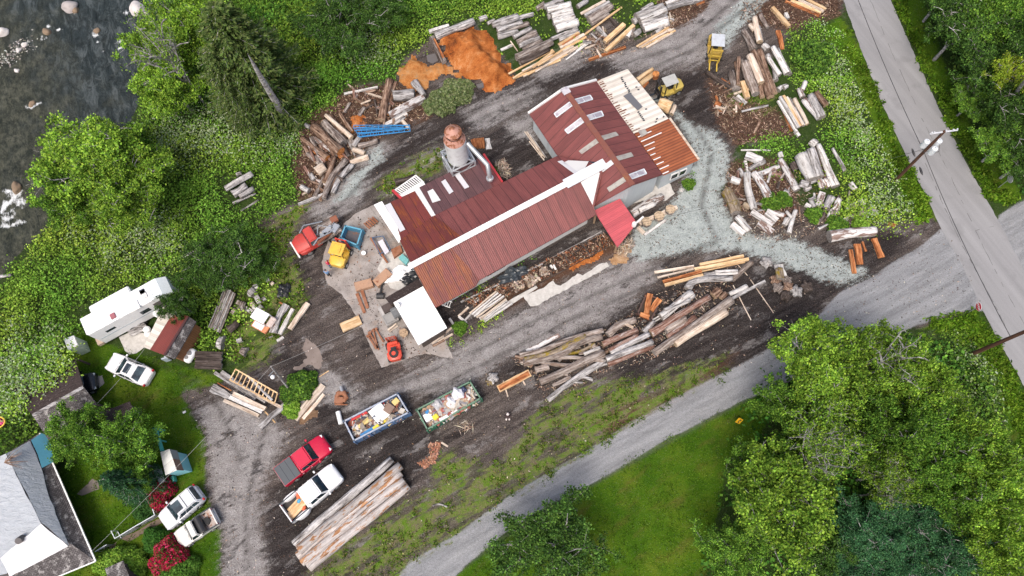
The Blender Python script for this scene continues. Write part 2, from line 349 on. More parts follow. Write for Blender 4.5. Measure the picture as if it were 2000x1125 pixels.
gat = dict(yard=mask(YARD, 1.3), grav=mask(GRAV, 2.2), teal=mask(TEAL, 1.3), lane=mask(LANE, .7), lawn=mask(LAWN, 1.2), rough=mask(ROUGH, 2.0), browns=mask(BROWNS, 1.8), dark=mask(DARK, 2.2), rust=mask(RUST, 1.6))
tr = np.full(GX.shape, 1e9)
for t_ in TRACKS: tr = np.minimum(tr, pdist(gpx, gpy, t_))
gat['track'] = np.clip(1-tr/8.0, 0, 1)
for k_ in gat: gat[k_] = np.where(far, 0, gat[k_])
ny, nx = GX.shape
idx = np.arange(nx*ny).reshape(ny, nx)
FQ = np.stack([idx[:-1, :-1], idx[:-1, 1:], idx[1:, 1:], idx[1:, :-1]], -1).reshape(-1, 4)
n = NT('ground_surface'); P = n.geo()
dr = n.aniso(P, .22, 1.6, 29)
fine = n.noise(P, 9, 4, .75); vfine = n.noise(P, 26, 2, .7); med = n.noise(P, 1.3, 5, .65); big = n.noise(P, .28, 4, .6); stk = n.noise(dr, 1.1, 5, .65)
edge = n.math('ADD', n.math('ADD', n.math('MULTIPLY', n.noise(dr, 1.3, 4, .6), .42), n.math('MULTIPLY', n.noise(P, 3.1, 4, .7), .33)), n.math('MULTIPLY', n.noise(P, 13, 3, .8), .35))
def msk(name, k=1.0, lo=.42, hi=.58):
    return n.step(n.math('ADD', n.attr(name), n.math('MULTIPLY', n.math('SUBTRACT', edge, .55), k)), lo, hi)
base = n.ramp(n.math('ADD', n.math('MULTIPLY', fine, .6), n.math('MULTIPLY', med, .4)), [(.3, (.012, .022, .008)), (.5, (.03, .055, .012)), (.7, (.07, .085, .03))])
lawn = n.ramp(n.math('ADD', n.math('MULTIPLY', fine, .5), n.math('MULTIPLY', big, .5)), [(.34, (.016, .055, .003)), (.5, (.052, .115, .006)), (.66, (.115, .15, .015))])
lawn = n.mix(n.math('MULTIPLY', n.step(n.noise(n.aniso(P, .35, 1, 33), .9, 4), .5, .75), .6), lawn, (.10, .085, .022))
c = n.mix(msk('lawn', 1.1), base, lawn)
mud = n.ramp(n.math('ADD', n.math('MULTIPLY', fine, .62), n.math('MULTIPLY', stk, .38)), [(.34, (.018, .015, .015)), (.45, (.050, .041, .038)), (.56, (.12, .10, .090)), (.68, (.27, .245, .23))])
grav = n.ramp(n.math('ADD', n.math('MULTIPLY', fine, .62), n.math('MULTIPLY', n.noise(P, .8, 5, .7), .38)), [(.34, (.09, .08, .078)), (.48, (.24, .225, .22)), (.66, (.43, .415, .41))])
dark = n.ramp(n.math('ADD', n.math('MULTIPLY', fine, .6), n.math('MULTIPLY', stk, .4)), [(.36, (.009, .0075, .0078)), (.52, (.026, .022, .022)), (.68, (.10, .09, .086))])
teal = n.ramp(n.math('ADD', n.math('MULTIPLY', fine, .55), n.math('MULTIPLY', med, .45)), [(.34, (.11, .122, .118)), (.45, (.285, .32, .31)), (.66, (.45, .485, .475))])
lane = n.ramp(n.math('ADD', n.math('MULTIPLY', vfine, .6), n.math('MULTIPLY', stk, .4)), [(.32, (.12, .12, .125)), (.5, (.24, .245, .255)), (.68, (.40, .405, .42))])
browns = n.ramp(fine, [(.3, (.022, .014, .011)), (.5, (.075, .045, .032)), (.7, (.19, .115, .08))])
c = n.mix(msk('yard', 1.0), c, mud)
c = n.mix(n.math('MULTIPLY', msk('dark', 1.6, .30, .60), .82), c, dark)
c = n.mix(n.math('MULTIPLY', msk('grav', 1.7, .35, .65), .9), c, grav)
pt = n.noise(n.aniso(P, .5, 1.1, 29), .55, 6, .72); yd = n.attr('yard')
c = n.mix(n.math('MULTIPLY', n.math('MULTIPLY', n.step(pt, .56, .64), yd), .75), c, dark)
c = n.mix(n.math('MULTIPLY', n.math('MULTIPLY', n.step(pt, .45, .38), yd), .45), c, grav)
c = n.mix(n.math('MULTIPLY', n.math('MULTIPLY', n.step(n.noise(P, 2.2, 6, .75), .60, .66), yd), .6), c, (.07, .04, .032))
c = n.mix(msk('browns', 1.5), c, browns)
c = n.mix(msk('teal', 1.7, .40, .62), c, n.mix(n.math('MULTIPLY', n.step(n.noise(P, 1.1, 7, .8), .57, .63), .7), teal, (.055, .05, .048)))
c = n.mix(n.math('MULTIPLY', n.math('MULTIPLY', n.attr('track'), n.step(stk, .34, .54)), .9), c, n.mix(.7, c, (.026, .02, .018)))
c = n.mix(msk('lane', .8), c, lane)
wheel = n.math('MULTIPLY', n.attr('track'), n.attr('lane'))
c = n.mix(n.math('MULTIPLY', wheel, .35), c, (.33, .335, .34))
ru = n.math('MULTIPLY', msk('rust', 1.2, .3, .7), .55); c = n.mix(ru, c, (.12, .055, .025))
rg = n.ramp(n.math('ADD', n.math('MULTIPLY', fine, .5), n.math('MULTIPLY', med, .5)), [(.34, (.05, .042, .032)), (.42, (.16, .135, .085)), (.48, (.13, .15, .045)), (.57, (.085, .165, .012))])
c = n.mix(n.math('MULTIPLY', msk('rough', 2.2, .4, .6), n.math('ADD', n.step(n.noise(n.aniso(P, .28, 1.1, 29), 1.0, 5, .7), .42, .54), .12)), c, rg)
pb = n.voro(P, 7.0); c = n.mix(n.math('MULTIPLY', n.step(n.noise(P, 15, 2, .5), .66, .72), .55), c, (.42, .40, .39))
n.bump(n.math('ADD', n.math('MULTIPLY', fine, .6), n.math('MULTIPLY', med, 1.0)), .9, .12)
c = n.hsv(c, n.math('ADD', n.math('MULTIPLY', n.noise(P, 21, 1, .5), 1.3), n.math('MULTIPLY_ADD', n.noise(P, 5.5, 3, .7), .7, .02)))
n.out(c, .92, 0, .06)
me = npmesh('ground', np.stack([GX, GY, GZ], -1).reshape(-1, 3), FQ, n.m, 'mesh', smooth=True)
for k_, a_ in gat.items():
    at = me.attributes.new(k_, 'FLOAT', 'POINT'); at.data.foreach_set('value', a_.astype(np.float32).ravel())
tag(link('ground', me), 'yard, lawns and river bank of dirt, gravel and grass', 'ground', kind='structure')

# ---- flat sheets ----
def densify(poly, step=9, jit=0.0):
    out = []
    for i in range(len(poly)):
        a = poly[i]; b = poly[(i+1) % len(poly)]; L = math.hypot(b[0]-a[0], b[1]-a[1]); k = max(1, int(L/step))
        for j in range(k):
            t = j/k; x = a[0]+(b[0]-a[0])*t; y = a[1]+(b[1]-a[1])*t
            if jit and j: x += random.uniform(-jit, jit); y += random.uniform(-jit, jit)
            out.append((x, y))
    return out
def sheet(name, poly, z, m, jit=0.0, step=9, th=0.0, label=None, cat='ground', kind='structure', parent=None):
    pts = [G(x, y, z) for x, y in densify(poly, step, jit)]
    mb = MB()
    if th: mb.prism(pts, th)
    else:
        n_ = len(pts); a = sum(pts[i].x*pts[(i+1) % n_].y-pts[(i+1) % n_].x*pts[i].y for i in range(n_))
        mb.poly(pts if a > 0 else pts[::-1])
    o = mb.build(name, m, parent); tag(o, label, cat, kind=kind); return o
n = NT('asphalt'); P = n.geo()
ad = n.aniso(P, .06, 1.1, -62)
f = n.math('ADD', n.math('MULTIPLY', n.noise(P, 16, 3, .8), .5), n.math('MULTIPLY', n.noise(ad, .9, 3, .6), .5))
c = n.ramp(f, [(.3, (.20, .198, .204)), (.5, (.27, .268, .274)), (.7, (.335, .333, .34))])
c = n.mix(n.math('MULTIPLY', n.step(n.noise(P, .5, 4), .55, .72), .35), c, (.17, .168, .172))
n.bump(n.noise(P, 30, 2), .2, .01); ASPH = n.out(n.hsv(c, n.math('MULTIPLY_ADD', n.noise(P, 24, 1), .3, .85)), .9, 0, .1)
ROADL = [(1612, -90), (1647, 0), (1683, 100), (1722, 200), (1768, 300), (1813, 392), (1840, 450), (1878, 515), (1912, 590), (1949, 664), (1990, 735), (2040, 830), (2110, 960)]
ROADR = [(2200, 880), (2090, 695), (2000, 527), (1956, 441), (1919, 375), (1878, 300), (1838, 220), (1787, 108), (1760, 47), (1740, 0), (1700, -90)]
sheet('road', ROADL+ROADR, .008, ASPH, jit=.9, step=8, label='grey two lane asphalt road', cat='road')
# longer pieces of the same road, outside the frame
pa, pb_ = G(1612, -90), G(1700, -90); dd = (G(1612, -90)-G(1683, 100)).normalized(); mb = MB()
mb.poly([pa+Vector((0, 0, .006)), pb_+Vector((0, 0, .006)), pb_+dd*500+Vector((0, 0, .006)), pa+dd*500+Vector((0, 0, .006))]); tag(mb.build('road', ASPH), 'far end of the grey road', 'road', kind='structure')
mb = MB()
def crack(line, wd=.05):
    pts = []
    for (x1, y1), (x2, y2) in zip(line[:-1], line[1:]):
        k = max(2, int(math.hypot(x2-x1, y2-y1)/9))
        for j in range(k): pts.append((x1+(x2-x1)*j/k+random.uniform(-.7, .7), y1+(y2-y1)*j/k+random.uniform(-.7, .7)))
    for i in range(0, len(pts)-1):
        if random.random() < .32: continue
        a = G(*pts[i], .012); b = G(*pts[i+1], .012); d = (b-a).normalized(); s = Vector((-d.y, d.x, 0))*wd*random.uniform(.3, .7)
        mb.poly([a-s, b-s, b+s, a+s])
crack([(1700, 0), (1745, 110), (1800, 230), (1850, 330), (1905, 450), (1960, 560), (2010, 650)]); crack([(1800, 300), (1838, 390), (1880, 480), (1940, 590), (1985, 680)], .06)
crack([(1768, 300), (1830, 290)], .04); crack([(1905, 450), (1950, 440)], .04)
tag(mb.build('road_cracks', paint('crack_tar', (.13, .13, .132), .8)), 'dark sealed cracks along the road', 'road', kind='structure')
# concrete
n = NT('concrete'); P = n.geo()
c = n.ramp(n.math('ADD', n.math('MULTIPLY', n.noise(P, 12, 3, .7), .4), n.math('MULTIPLY', n.noise(P, .9, 4), .6)), [(.3, (.16, .14, .128)), (.5, (.31, .28, .262)), (.7, (.44, .41, .39))])
st_ = n.step(n.noise(P, 1.1, 5, .7), .62, .68); c = n.mix(n.math('MULTIPLY', st_, .75), c, (.07, .055, .048))
c = n.mix(n.math('MULTIPLY', n.step(n.noise(P, .6, 3), .55, .65), .3), c, (.34, .24, .18))
vc = n.voro(n.map(P, (1, 1, 1), rot=(0,0,.5)), .16, 'DISTANCE_TO_EDGE'); c = n.mix(n.math('MULTIPLY', n.step(n.math('ADD', vc, n.math('MULTIPLY', n.noise(P, 3, 3), .02)), .02, .01), .5), c, (.12, .11, .10))
n.bump(n.noise(P, 20, 3), .3, .01); CONC = n.out(c, .9, 0, .1)
n = NT('pale_concrete'); P = n.geo(); c = n.ramp(n.noise(P, 2.5, 5, .7), [(.3, (.40, .38, .35)), (.7, (.60, .58, .55))]); PCONC = n.out(c, .85)
sheet('concrete_pad', [(640, 555), (628, 512), (640, 470), (690, 420), (730, 400), (770, 420), (830, 560), (885, 700), (830, 690), (745, 718), (735, 700), (700, 625), (668, 575)], .03, CONC, jit=1.2, step=6, th=.1, label='worn concrete work pad', cat='concrete')
sheet('concrete_slab', [(737, 525), (752, 495), (800, 470), (840, 520), (850, 545), (795, 572), (762, 562)], .07, PCONC, th=.1, label='pale concrete slab at the mill end', cat='concrete')
sheet('concrete_ledge', [(1022, 578), (1036, 598), (1052, 596), (1060, 590), (1190, 520), (1185, 512), (1170, 516), (1150, 530), (1138, 538), (1128, 534), (1110, 548), (1095, 558), (1085, 555), (1080, 548), (1072, 553), (1062, 562), (1050, 566)], .05, PCONC, jit=1.2, step=5, th=.1, label='pale concrete edge beside the debris trench', cat='concrete')
sheet('concrete_ledge', [(940, 627), (1000, 594), (1050, 562), (1046, 556), (996, 586), (935, 620)], .055, PCONC, jit=.4, th=.1, label='concrete kerb of the debris trench', cat='concrete')
sheet('barn_apron', [(1215, 388), (1262, 355), (1285, 345), (1310, 360), (1318, 378), (1300, 392), (1255, 392), (1225, 400)], .06, PCONC, th=.1, jit=1, label='concrete apron below the barn', cat='concrete')
sheet('patio', [(232, 658), (258, 647), (292, 652), (282, 678), (266, 690), (252, 692), (244, 685)], .05, PCONC, th=.08, label='concrete patio by the trailer', cat='patio')
sheet('path', [(228, 1058), (236, 1052), (250, 1058), (320, 1020), (318, 1012), (300, 1018), (262, 1040), (240, 1048), (216, 1066), (205, 1085), (214, 1090)], .02, paint('dirt_path', (.16, .12, .09), .95), jit=1.2, label='brown dirt garden path', cat='path')
sheet('path', [(150, 965), (180, 935), (192, 940), (194, 955), (160, 968)], .02, paint('brick_path', (.20, .17, .15), .95), jit=.8, label='old paving by the lawn', cat='path')
sheet('driveway_patch', [(184, 735), (200, 733), (204, 748), (192, 760), (184, 755)], .02, CONC, jit=1.2, step=4, label='pale concrete patch at the garage mouth', cat='concrete')
PUD = NT('puddle_water'); P = PUD.geo(); PUDM = PUD.out(PUD.ramp(PUD.noise(P, .8, 3), [(.3, (.17, .13, .11)), (.7, (.27, .22, .19))]), .12, 0, .5)
sheet('puddle', [(585, 715), (600, 700), (590, 680), (597, 662), (612, 670), (625, 685), (632, 705), (622, 722), (605, 712), (590, 722), (572, 720)], .012, PUDM, jit=2.5, step=4, label='shallow muddy brown puddle', cat='puddle')
# ---- river ----
wx = np.arange(-130, -8, .45); wy = np.arange(-10, 130, .45); WX, WY = np.meshgrid(wx, wy); wpx, wpy = PX(WX, WY, -1.35)
rin = sdist(wpx, wpy, RIVER) > -60
FOAM = [(30, 385, 7, 26), (14, 372, 12, 6), (5, 410, 7, 14), (20, 440, 16, 5), (27, 378, 16, 10), (15, 395, 14, 8), (38, 372, 8, 5), (8, 402, 10, 12), (186, 68, 9, 9), (190, 80, 7, 5), (237, 80, 12, 6), (60, 208, 14, 7), (75, 203, 8, 5), (95, 50, 8, 6), (84, 75, 8, 7), (248, 25, 8, 8), (285, 25, 8, 8), (148, 25, 6, 5), (12, 425, 16, 10), (35, 432, 12, 6), (50, 436, 10, 5), (8, 440, 14, 8), (45, 395, 10, 14), (115, 58, 8, 5), (235, 95, 6, 5), (200, 98, 6, 5), (22, 415, 20, 5)]
foam = np.zeros(WX.shape)
for fxp, fyp, ra, rb in FOAM: foam = np.maximum(foam, np.exp(-(((wpx-fxp)/ra)**2+((wpy-fyp)/rb)**2)))
shal = np.clip(1-(wpx*.75-wpy*.42+60)/230, 0, 1)
wi = np.arange(WX.size).reshape(WX.shape); WQ = np.stack([wi[:-1, :-1], wi[:-1, 1:], wi[1:, 1:], wi[1:, :-1]], -1); keep = rin[:-1, :-1]; WQ = WQ[keep].reshape(-1, 4)
n = NT('river_water'); P = n.geo(); wv = n.aniso(P, 1.2, .5, 20)
f = n.noise(wv, .9, 7, .75, .7); f2 = n.noise(wv, 2.6, 4, .65, .5)
deep = n.ramp(f, [(.36, (.008, .012, .012)), (.5, (.028, .037, .038)), (.64, (.09, .105, .108))])
shl = n.ramp(n.noise(n.aniso(P, 1.2, .7, 20), 1.1, 6, .75), [(.36, (.013, .016, .010)), (.5, (.042, .044, .030)), (.66, (.10, .10, .07))])
c = n.mix(n.math('MULTIPLY', n.step(n.math('ADD', n.attr('shallow'), n.math('MULTIPLY', n.math('SUBTRACT', n.noise(P, .35, 4), .5), 1.2)), .25, .95), .9), deep, shl)
fo = n.step(n.math('ADD', n.attr('foam'), n.math('MULTIPLY', n.math('SUBTRACT', n.noise(n.aniso(P, 1.8, .8, 20), 1.6, 6, .8), .5), 1.9)), .52, .88)
c = n.mix(fo, c, (.70, .72, .73))
n.bump(n.math('ADD', f, n.math('MULTIPLY', f2, .5)), 1.0, .3)
n.out(c, n.math('MULTIPLY_ADD', fo, .5, .22), 0, .28)
me = npmesh('river', np.stack([WX, WY, np.full(WX.shape, -1.35)], -1).reshape(-1, 3), WQ, n.m, 'mesh', smooth=True)
for k_, a_ in (('foam', foam), ('shallow', shal)):
    at = me.attributes.new(k_, 'FLOAT', 'POINT'); at.data.foreach_set('value', a_.astype(np.float32).ravel())
tag(link('river', me), 'shallow rocky river with small rapids', 'river', kind='structure')
def rock(px, py, r, label, col='rock_grey', z=-1.35, name='boulder', group='boulders in the river', flat=.6, cat='boulder'):
    bm = bmesh.new(); bmesh.ops.create_icosphere(bm, subdivisions=3, radius=1); sd = random.random()*50
    for v_ in bm.verts:
        q = v_.co*1.4+Vector((sd, 0, 0)); nn = math.sin(q.x*2.1+q.y)*.12+math.sin(q.y*2.7+q.z*1.3)*.1+math.sin(q.z*3.9+q.x*2)*.07
        v_.co *= (1+nn); v_.co.z *= flat
    me = bpy.data.meshes.new(name); bm.to_mesh(me); bm.free(); me.materials.append(MAT[col]); me.polygons.foreach_set('use_smooth', [True]*len(me.polygons))
    o = link(name, me); o.location = G(px, py, z+.15*r); o.scale = (r, r*random.uniform(.7, .9), r); o.rotation_euler = (0, 0, random.random()*6); tag(o, label, cat, group); return o
paint('rock_grey', (.42, .38, .37), .9, dirt=.5); paint('rock_white', (.62, .58, .56), .9, dirt=.3); paint('rock_brown', (.24, .17, .11), .8, dirt=.5)
for a in [(137, 14, 1.0, 'large pink-grey boulder standing in the river near the top edge', 'rock_grey'), (267, 17, 1.0, 'pale rounded boulder in the river by the bank trees', 'rock_white'), (4, 63, .8, 'white boulder at the left edge of the river', 'rock_white'),
          (91, 62, .5, 'small orange-brown boulder splashed by rapids', 'rock_brown'), (189, 60, .4, 'small brown rock above the white splash in the river', 'rock_brown'), (48, 87, .4, 'small white stone at the top of the gravel bar', 'rock_white'), (32, 366, .7, 'brown boulder in the lower rapids', 'rock_brown'), (147, 20, .5, 'small dark rock touching the large boulder', 'rock_brown'), (287, 28, .45, 'low pale rock right of the rounded boulder', 'rock_grey'), (62, 203, .4, 'small brown rock in the middle rapid', 'rock_brown'), (36, 98, .35, 'small pale stone in the middle of the gravel bar', 'rock_white'), (33, 138, .3, 'tiny white stone below the gravel bar', 'rock_white')]: rock(*a)
N = 260; t = rng.random(N); bx_ = -10+t*70+rng.normal(size=N)*9; by_ = 128-t*50+rng.normal(size=N)*7
C = np.array([G(a, b, -1.33) for a, b in zip(bx_, by_)]); Pq, Fq, cc = leaves(C, rng.uniform(.08, .3, N), pal(N, [(.3, .28, .26), (.16, .15, .13), (.5, .48, .45)]), up=3, aspect=.9)
Pq[:, 2] = np.maximum(Pq[:, 2], -1.345)
tag(npmesh('river_stones', Pq, Fq, CHIPM, colors=cc), 'bar of small pale stones in the shallow river', 'stones', kind='stuff')
# ================= BUILDINGS =================
def roofmat(name, base, dark, seam=.92, rust=0.0, rustcol=((.16, .05, .025), (.34, .13, .05)), seamk=.8, wave=.18, gloss=.45, patchy=.3, seamw=.055, lines=None):
    n = NT(name); uv = n.coord('UV'); s_ = n.sep(uv); u = s_[0]; v = s_[1]
    f = n.noise(n.map(uv, (1, .25, 1)), 1.8, 5, .65); c = n.mix(n.step(f, .3, .7), dark, base)
    c = n.mix(n.math('MULTIPLY', n.noise(uv, 12, 2), patchy), c, tuple(min(1, q*1.35) for q in base))
    # per-sheet tone
    pn = n.new('ShaderNodeTexWhiteNoise', noise_dimensions='1D'); n.set(pn.inputs['W'], n.math('FLOOR', n.math('DIVIDE', u, seam)))
    c = n.hsv(c, n.math('MULTIPLY_ADD', pn.outputs[0], .22, .89))
    if rust:
        rf = n.noise(n.map(uv, (.8, .3, 1)), .9, 6, .7); sp = n.noise(n.map(uv, (5, .25, 1)), 1.0, 3)
        c = n.mix(n.step(n.math('ADD', rf, n.math('MULTIPLY', sp, .3)), .93-rust*.5, 1.05-rust*.5), c, n.ramp(n.noise(n.map(uv, (6, .5, 1)), 2, 4), [(.35, rustcol[0]), (.65, rustcol[1])]))
    fr = n.math('FRACT', n.math('DIVIDE', u, seam)); sm = n.math('LESS_THAN', fr, seamw)
    c = n.mix(n.math('MULTIPLY', sm, seamk), c, tuple(q*.22 for q in dark))
    wv = n.math('SINE', n.math('MULTIPLY', u, 2*math.pi/wave)); n.bump(n.math('ADD', wv, n.math('MULTIPLY', sm, -1.0)), .35, .02)
    if lines: c = n.mix(n.math('MULTIPLY', n.step(wv, .2, .9), lines), c, tuple(q*.55 for q in dark))
    MAT[name] = n.out(c, gloss, .0, .5); return MAT[name]
RED = roofmat('roof_maroon', (.205, .062, .056), (.14, .042, .040), rust=.12, rustcol=((.15, .045, .03), (.24, .08, .045)))
REDR = roofmat('roof_red_rusty', (.17, .036, .028), (.125, .03, .026), rust=.62, rustcol=((.15, .034, .016), (.27, .075, .022)))
OLD = roofmat('roof_old_maroon', (.13, .062, .064), (.08, .04, .042), rust=.25, rustcol=((.08, .05, .05), (.22, .12, .10)))
WHT = roofmat('roof_white', (.86, .86, .85), (.78, .78, .77), seamk=.25, lines=None)
WRST = roofmat('roof_white_rusty', (.74, .70, .63), (.60, .53, .45), seam=.6, rust=.22, rustcol=((.42, .28, .18), (.66, .50, .38)), seamk=.5, lines=.35, wave=.6)
RUSTR = roofmat('roof_rust', (.36, .115, .045), (.20, .055, .024), seam=.3, rust=.0, seamk=.6, wave=.3, lines=.5, seamw=.12, patchy=.5)
TRANS = roofmat('roof_translucent', (.70, .70, .73), (.58, .58, .60), seamk=.15)
SHG = NT('roof_shingle'); uv = SHG.coord('UV'); bk = SHG.new('ShaderNodeTexBrick'); SHG.set(bk.inputs[0], uv); bk.inputs['Scale'].default_value = 2.2; bk.inputs['Color1'].default_value = (.085, .075, .075, 1); bk.inputs['Color2'].default_value = (.16, .145, .145, 1); bk.inputs['Mortar'].default_value = (.02, .018, .018, 1); bk.inputs['Mortar Size'].default_value = .035
c = SHG.mix(SHG.step(SHG.noise(uv, 1.3, 6, .75), .52, .62), bk.outputs[0], SHG.ramp(SHG.noise(uv, 9, 3), [(.3, (.15, .14, .135)), (.7, (.45, .43, .42))]))
SHG.bump(SHG.math('ADD', bk.outputs[1], SHG.noise(uv, 8, 3)), -.6, .03); SHG = SHG.out(c, .9)
SHD = NT('roof_shingle_dark'); uv = SHD.coord('UV'); bk = SHD.new('ShaderNodeTexBrick'); SHD.set(bk.inputs[0], uv); bk.inputs['Scale'].default_value = 2.4; bk.inputs['Color1'].default_value = (.05, .035, .032, 1); bk.inputs['Color2'].default_value = (.09, .065, .06, 1); bk.inputs['Mortar'].default_value = (.015, .012, .012, 1); bk.inputs['Mortar Size'].default_value = .04
c = SHD.mix(SHD.step(SHD.noise(uv, 5, 5, .8), .60, .68), bk.outputs[0], (.40, .37, .36)); SHD.bump(bk.outputs[1], -.5, .03); SHD = SHD.out(c, .9)
def wallmat(name, a, b, wave=.2):
    n = NT(name); v = n.coord(); s_ = n.sep(v); f = n.noise(n.map(v, (3, 3, .4)), 1.2, 5)
    q = n.math('SINE', n.math('MULTIPLY', n.math('ADD', s_[0], n.math('MULTIPLY', s_[1], .7)), 2*math.pi/wave)); c = n.mix(f, a, b)
    c = n.mix(n.math('MULTIPLY', n.step(q, .5, 1), .35), c, tuple(x*.6 for x in b)); n.bump(q, .3, .02); return n.out(c, .8)
WBLUE = wallmat('wall_pale_blue', (.42, .47, .50), (.58, .62, .64)); WWHITE = wallmat('wall_white', (.66, .66, .64), (.78, .78, .76)); WDARK = wallmat('wall_dark_wood', (.06, .045, .04), (.14, .11, .095)); WWOOD = wallmat('wall_wood', (.24, .15, .09), (.42, .30, .20)); WTEAL = wallmat('wall_teal', (.20, .52, .60), (.30, .62, .70), .3); WREDW = wallmat('wall_rust', (.22, .09, .04), (.32, .15, .07))
TRIMW = paint('trim_white', (.80, .80, .79), .5, dirt=.2); TRIMB = paint('trim_bluewhite', (.66, .71, .74), .4, dirt=.15); RIDGE = paint('ridge_rust', (.2, .065, .045), .6, dirt=.3, rust=.3); GLASSD = paint('glass_dark', (.03, .04, .05), .12, dirt=.1, spec=.8)
SKYL = NT('skylight_panel'); v = SKYL.coord(); SKYL = SKYL.out(SKYL.mix(SKYL.step(SKYL.noise(v, 1.5, 4), .45, .6), (.52, .50, .53), (.36, .33, .38)), .35)
SKYG = NT('skylight_grey'); v = SKYG.coord(); SKYG = SKYG.out(SKYG.mix(SKYG.step(SKYG.noise(v, 1.5, 4), .45, .6), (.40, .385, .35), (.32, .29, .27)), .6)
def walls(name, pts, m, parent, inset=.25, drop=.1, z0=0.0):
    """closed ring of wall quads below roof points"""
    pts = [Vector(p) for p in pts]; n0 = len(pts); A_ = sum(pts[i].x*pts[(i+1) % n0].y-pts[(i+1) % n0].x*pts[i].y for i in range(n0)); sg_ = 1 if A_ > 0 else -1; q = []
    for i, p in enumerate(pts):
        e1 = (p-pts[i-1]).to_2d().normalized(); e2 = (pts[(i+1) % n0]-p).to_2d().normalized(); n1 = Vector((-e1.y, e1.x))*sg_; n2 = Vector((-e2.y, e2.x))*sg_; mv = n1+n2; k = inset/max(.35, 1+n1.dot(n2)); q.append(p+Vector((mv.x*k, mv.y*k, 0)))
    mb = MB(); n_ = len(q)
    for i in range(n_):
        a, b = q[i], q[(i+1) % n_]; mb.poly([(a.x, a.y, z0), (b.x, b.y, z0), (b.x, b.y, b.z-drop), (a.x, a.y, a.z-drop)])
    return mb.build(name, m, parent)
def skylight(quad, pl, parent, m, name='skylight', off=.03, th=.04, frame=True):
    pts = [GP(x, y, pl, off+th) for x, y in quad]
    o = MB().prism(pts, th).build(name, m, parent)
    if frame and m in (SKYL,):
        mb = MB()
        for i in range(4): mb.bar(pts[i], pts[(i+1) % 4], .1, .06)
        mb.bar((pts[0]+pts[1])/2, (pts[2]+pts[3])/2, .03); mb.build('frame', TRIMB, o)
    return o
ZR, ZE = 4.9, 2.9
mill = thing('sawmill', 'long maroon-roofed sawmill with a crossing barn and rusty lean-to roofs', 'building', G(1000, 400))
mill.location = (0, 0, 0)
# long shed
rl, rr = G(805, 519, ZR), G(1180, 321, ZR)
el = G(850, 600, ZE); er = G(1160, 423, ZE); em = G(929, 557, ZE)
al = rr-rl
plS = plane(rl, rr, G(1000, 514, ZE))
e2 = GP(935, 550, plS); e3 = GP(1165, 419, plS); mid = rl.lerp(rr, .30)
roofmesh('roof', [rl, GP(850, 601, plS), GP(929, 559, plS), GP(937, 546, plS), GP(877, 480, plS)], REDR, mill, al, up=.012)
roofmesh('roof', [rl, rr, GP(1160, 405, plS), e3, GP(929, 551, plS)], RED, mill, al)
pu = lambda px, py: G(px, py, 3.2)
plN = plane(rl, rr, pu(920, 386))
nwL, nwR, nwM = GP(781, 470, plN), GP(1087, 305, plN), GP(981, 356, plN)
roofmesh('roof', [rl, rr, nwR, GP(848, 421, plN), nwL], RED, mill, al)
roofmesh('roof', [rl, GP(905, 466, plN), GP(848, 421, plN), nwL], REDR, mill, al, th=.05, up=.05)
# annex roofs
plA = plane(GP(848, 421, plN)+Vector((0, 0, .02)), GP(981, 356, plN)+Vector((0, 0, .02)), G(820, 367, 2.3))
roofmesh('roof', [GP(x, y, plA, .01) for x, y in [(848, 421), (981, 357), (937, 307), (819, 366)]], OLD, mill, al, th=.1)
roofmesh('roof', [GP(x, y, plA, .03) for x, y in [(981, 357), (945, 303), (932, 312), (962, 366)]], RED, mill, al, th=.06)
roofmesh('roof', [GP(x, y, plA, .0) for x, y in [(783, 468), (850, 421), (812, 372), (762, 395)]], REDR, mill, al, th=.1)
tm = MB(); tm.bar(GP(981, 356, plA, .08), GP(945, 302, plA, .08), .18, .14); tm.build('trim', paint('trim_red', (.5, .04, .05), .5), mill)
for q in [[(810, 373), (819, 367), (851, 421), (843, 424)], [(752, 402), (763, 397), (792, 449), (782, 454)], [(862, 356), (870, 351), (886, 375), (878, 380)], [(835, 375), (846, 370), (853, 380), (861, 392), (845, 397)]]:
    skylight(q, plA, mill, WHT if q[0][0] in (810, 835) else TRANS, 'roof_panel', frame=False, off=.05)
skylight([(889, 344), (897, 338), (917, 366), (908, 370)], plA, mill, TRANS, 'roof_panel', frame=False, off=.05)
# outer white strip
plW = plane(G(731, 401, 2.3), G(746, 394, 2.4), G(779, 474, 2.6))
roofmesh('roof', [GP(x, y, plW) for x, y in [(730, 400), (746, 393), (786, 460), (779, 475)]], WHT, mill, al, th=.1)
lt = thing('rafter_frame', 'white bare rafter lean-to frame with a red end beam behind the mill', 'frame', (0, 0, 0))
mb = MB(); A = [G(768, 374, 1.9), G(812, 343, 1.9), G(828, 357, 2.2), G(785, 384, 2.2)]
mb.bar(A[0], A[1], .12); mb.bar(A[3], A[2], .5, .1); mb.bar(A[1], A[2], .14)
mb.build('frame', TRIMW, lt)
bars('rafter', TRIMW, lt, [(A[0].lerp(A[1], i/12)+Vector((0, 0, .05)), A[3].lerp(A[2], i/12)+Vector((0, 0, .05)), .10, .14) for i in range(13)])
legs('post', WDARK, lt, A, .14); MB().bar(G(767, 372, 2.0), G(784, 388, 2.3), .25, .2).build('end_beam', MAT['trim_red'], lt)
# ridge caps
mb = MB(); d = (rr-rl).normalized(); mb.bar(rl-d*.3+Vector((0, 0, .14)), rr+Vector((0, 0, .14)), .58, .05); mb.build('ridge_cap', TRIMW, mill)
mb = MB(); mb.bar(rl.lerp(rr, .79)+Vector((0, 0, .17)), rr+d*.6+Vector((0, 0, .22)), 1.0, .05); mb.build('ridge_cap', TRIMB, mill)
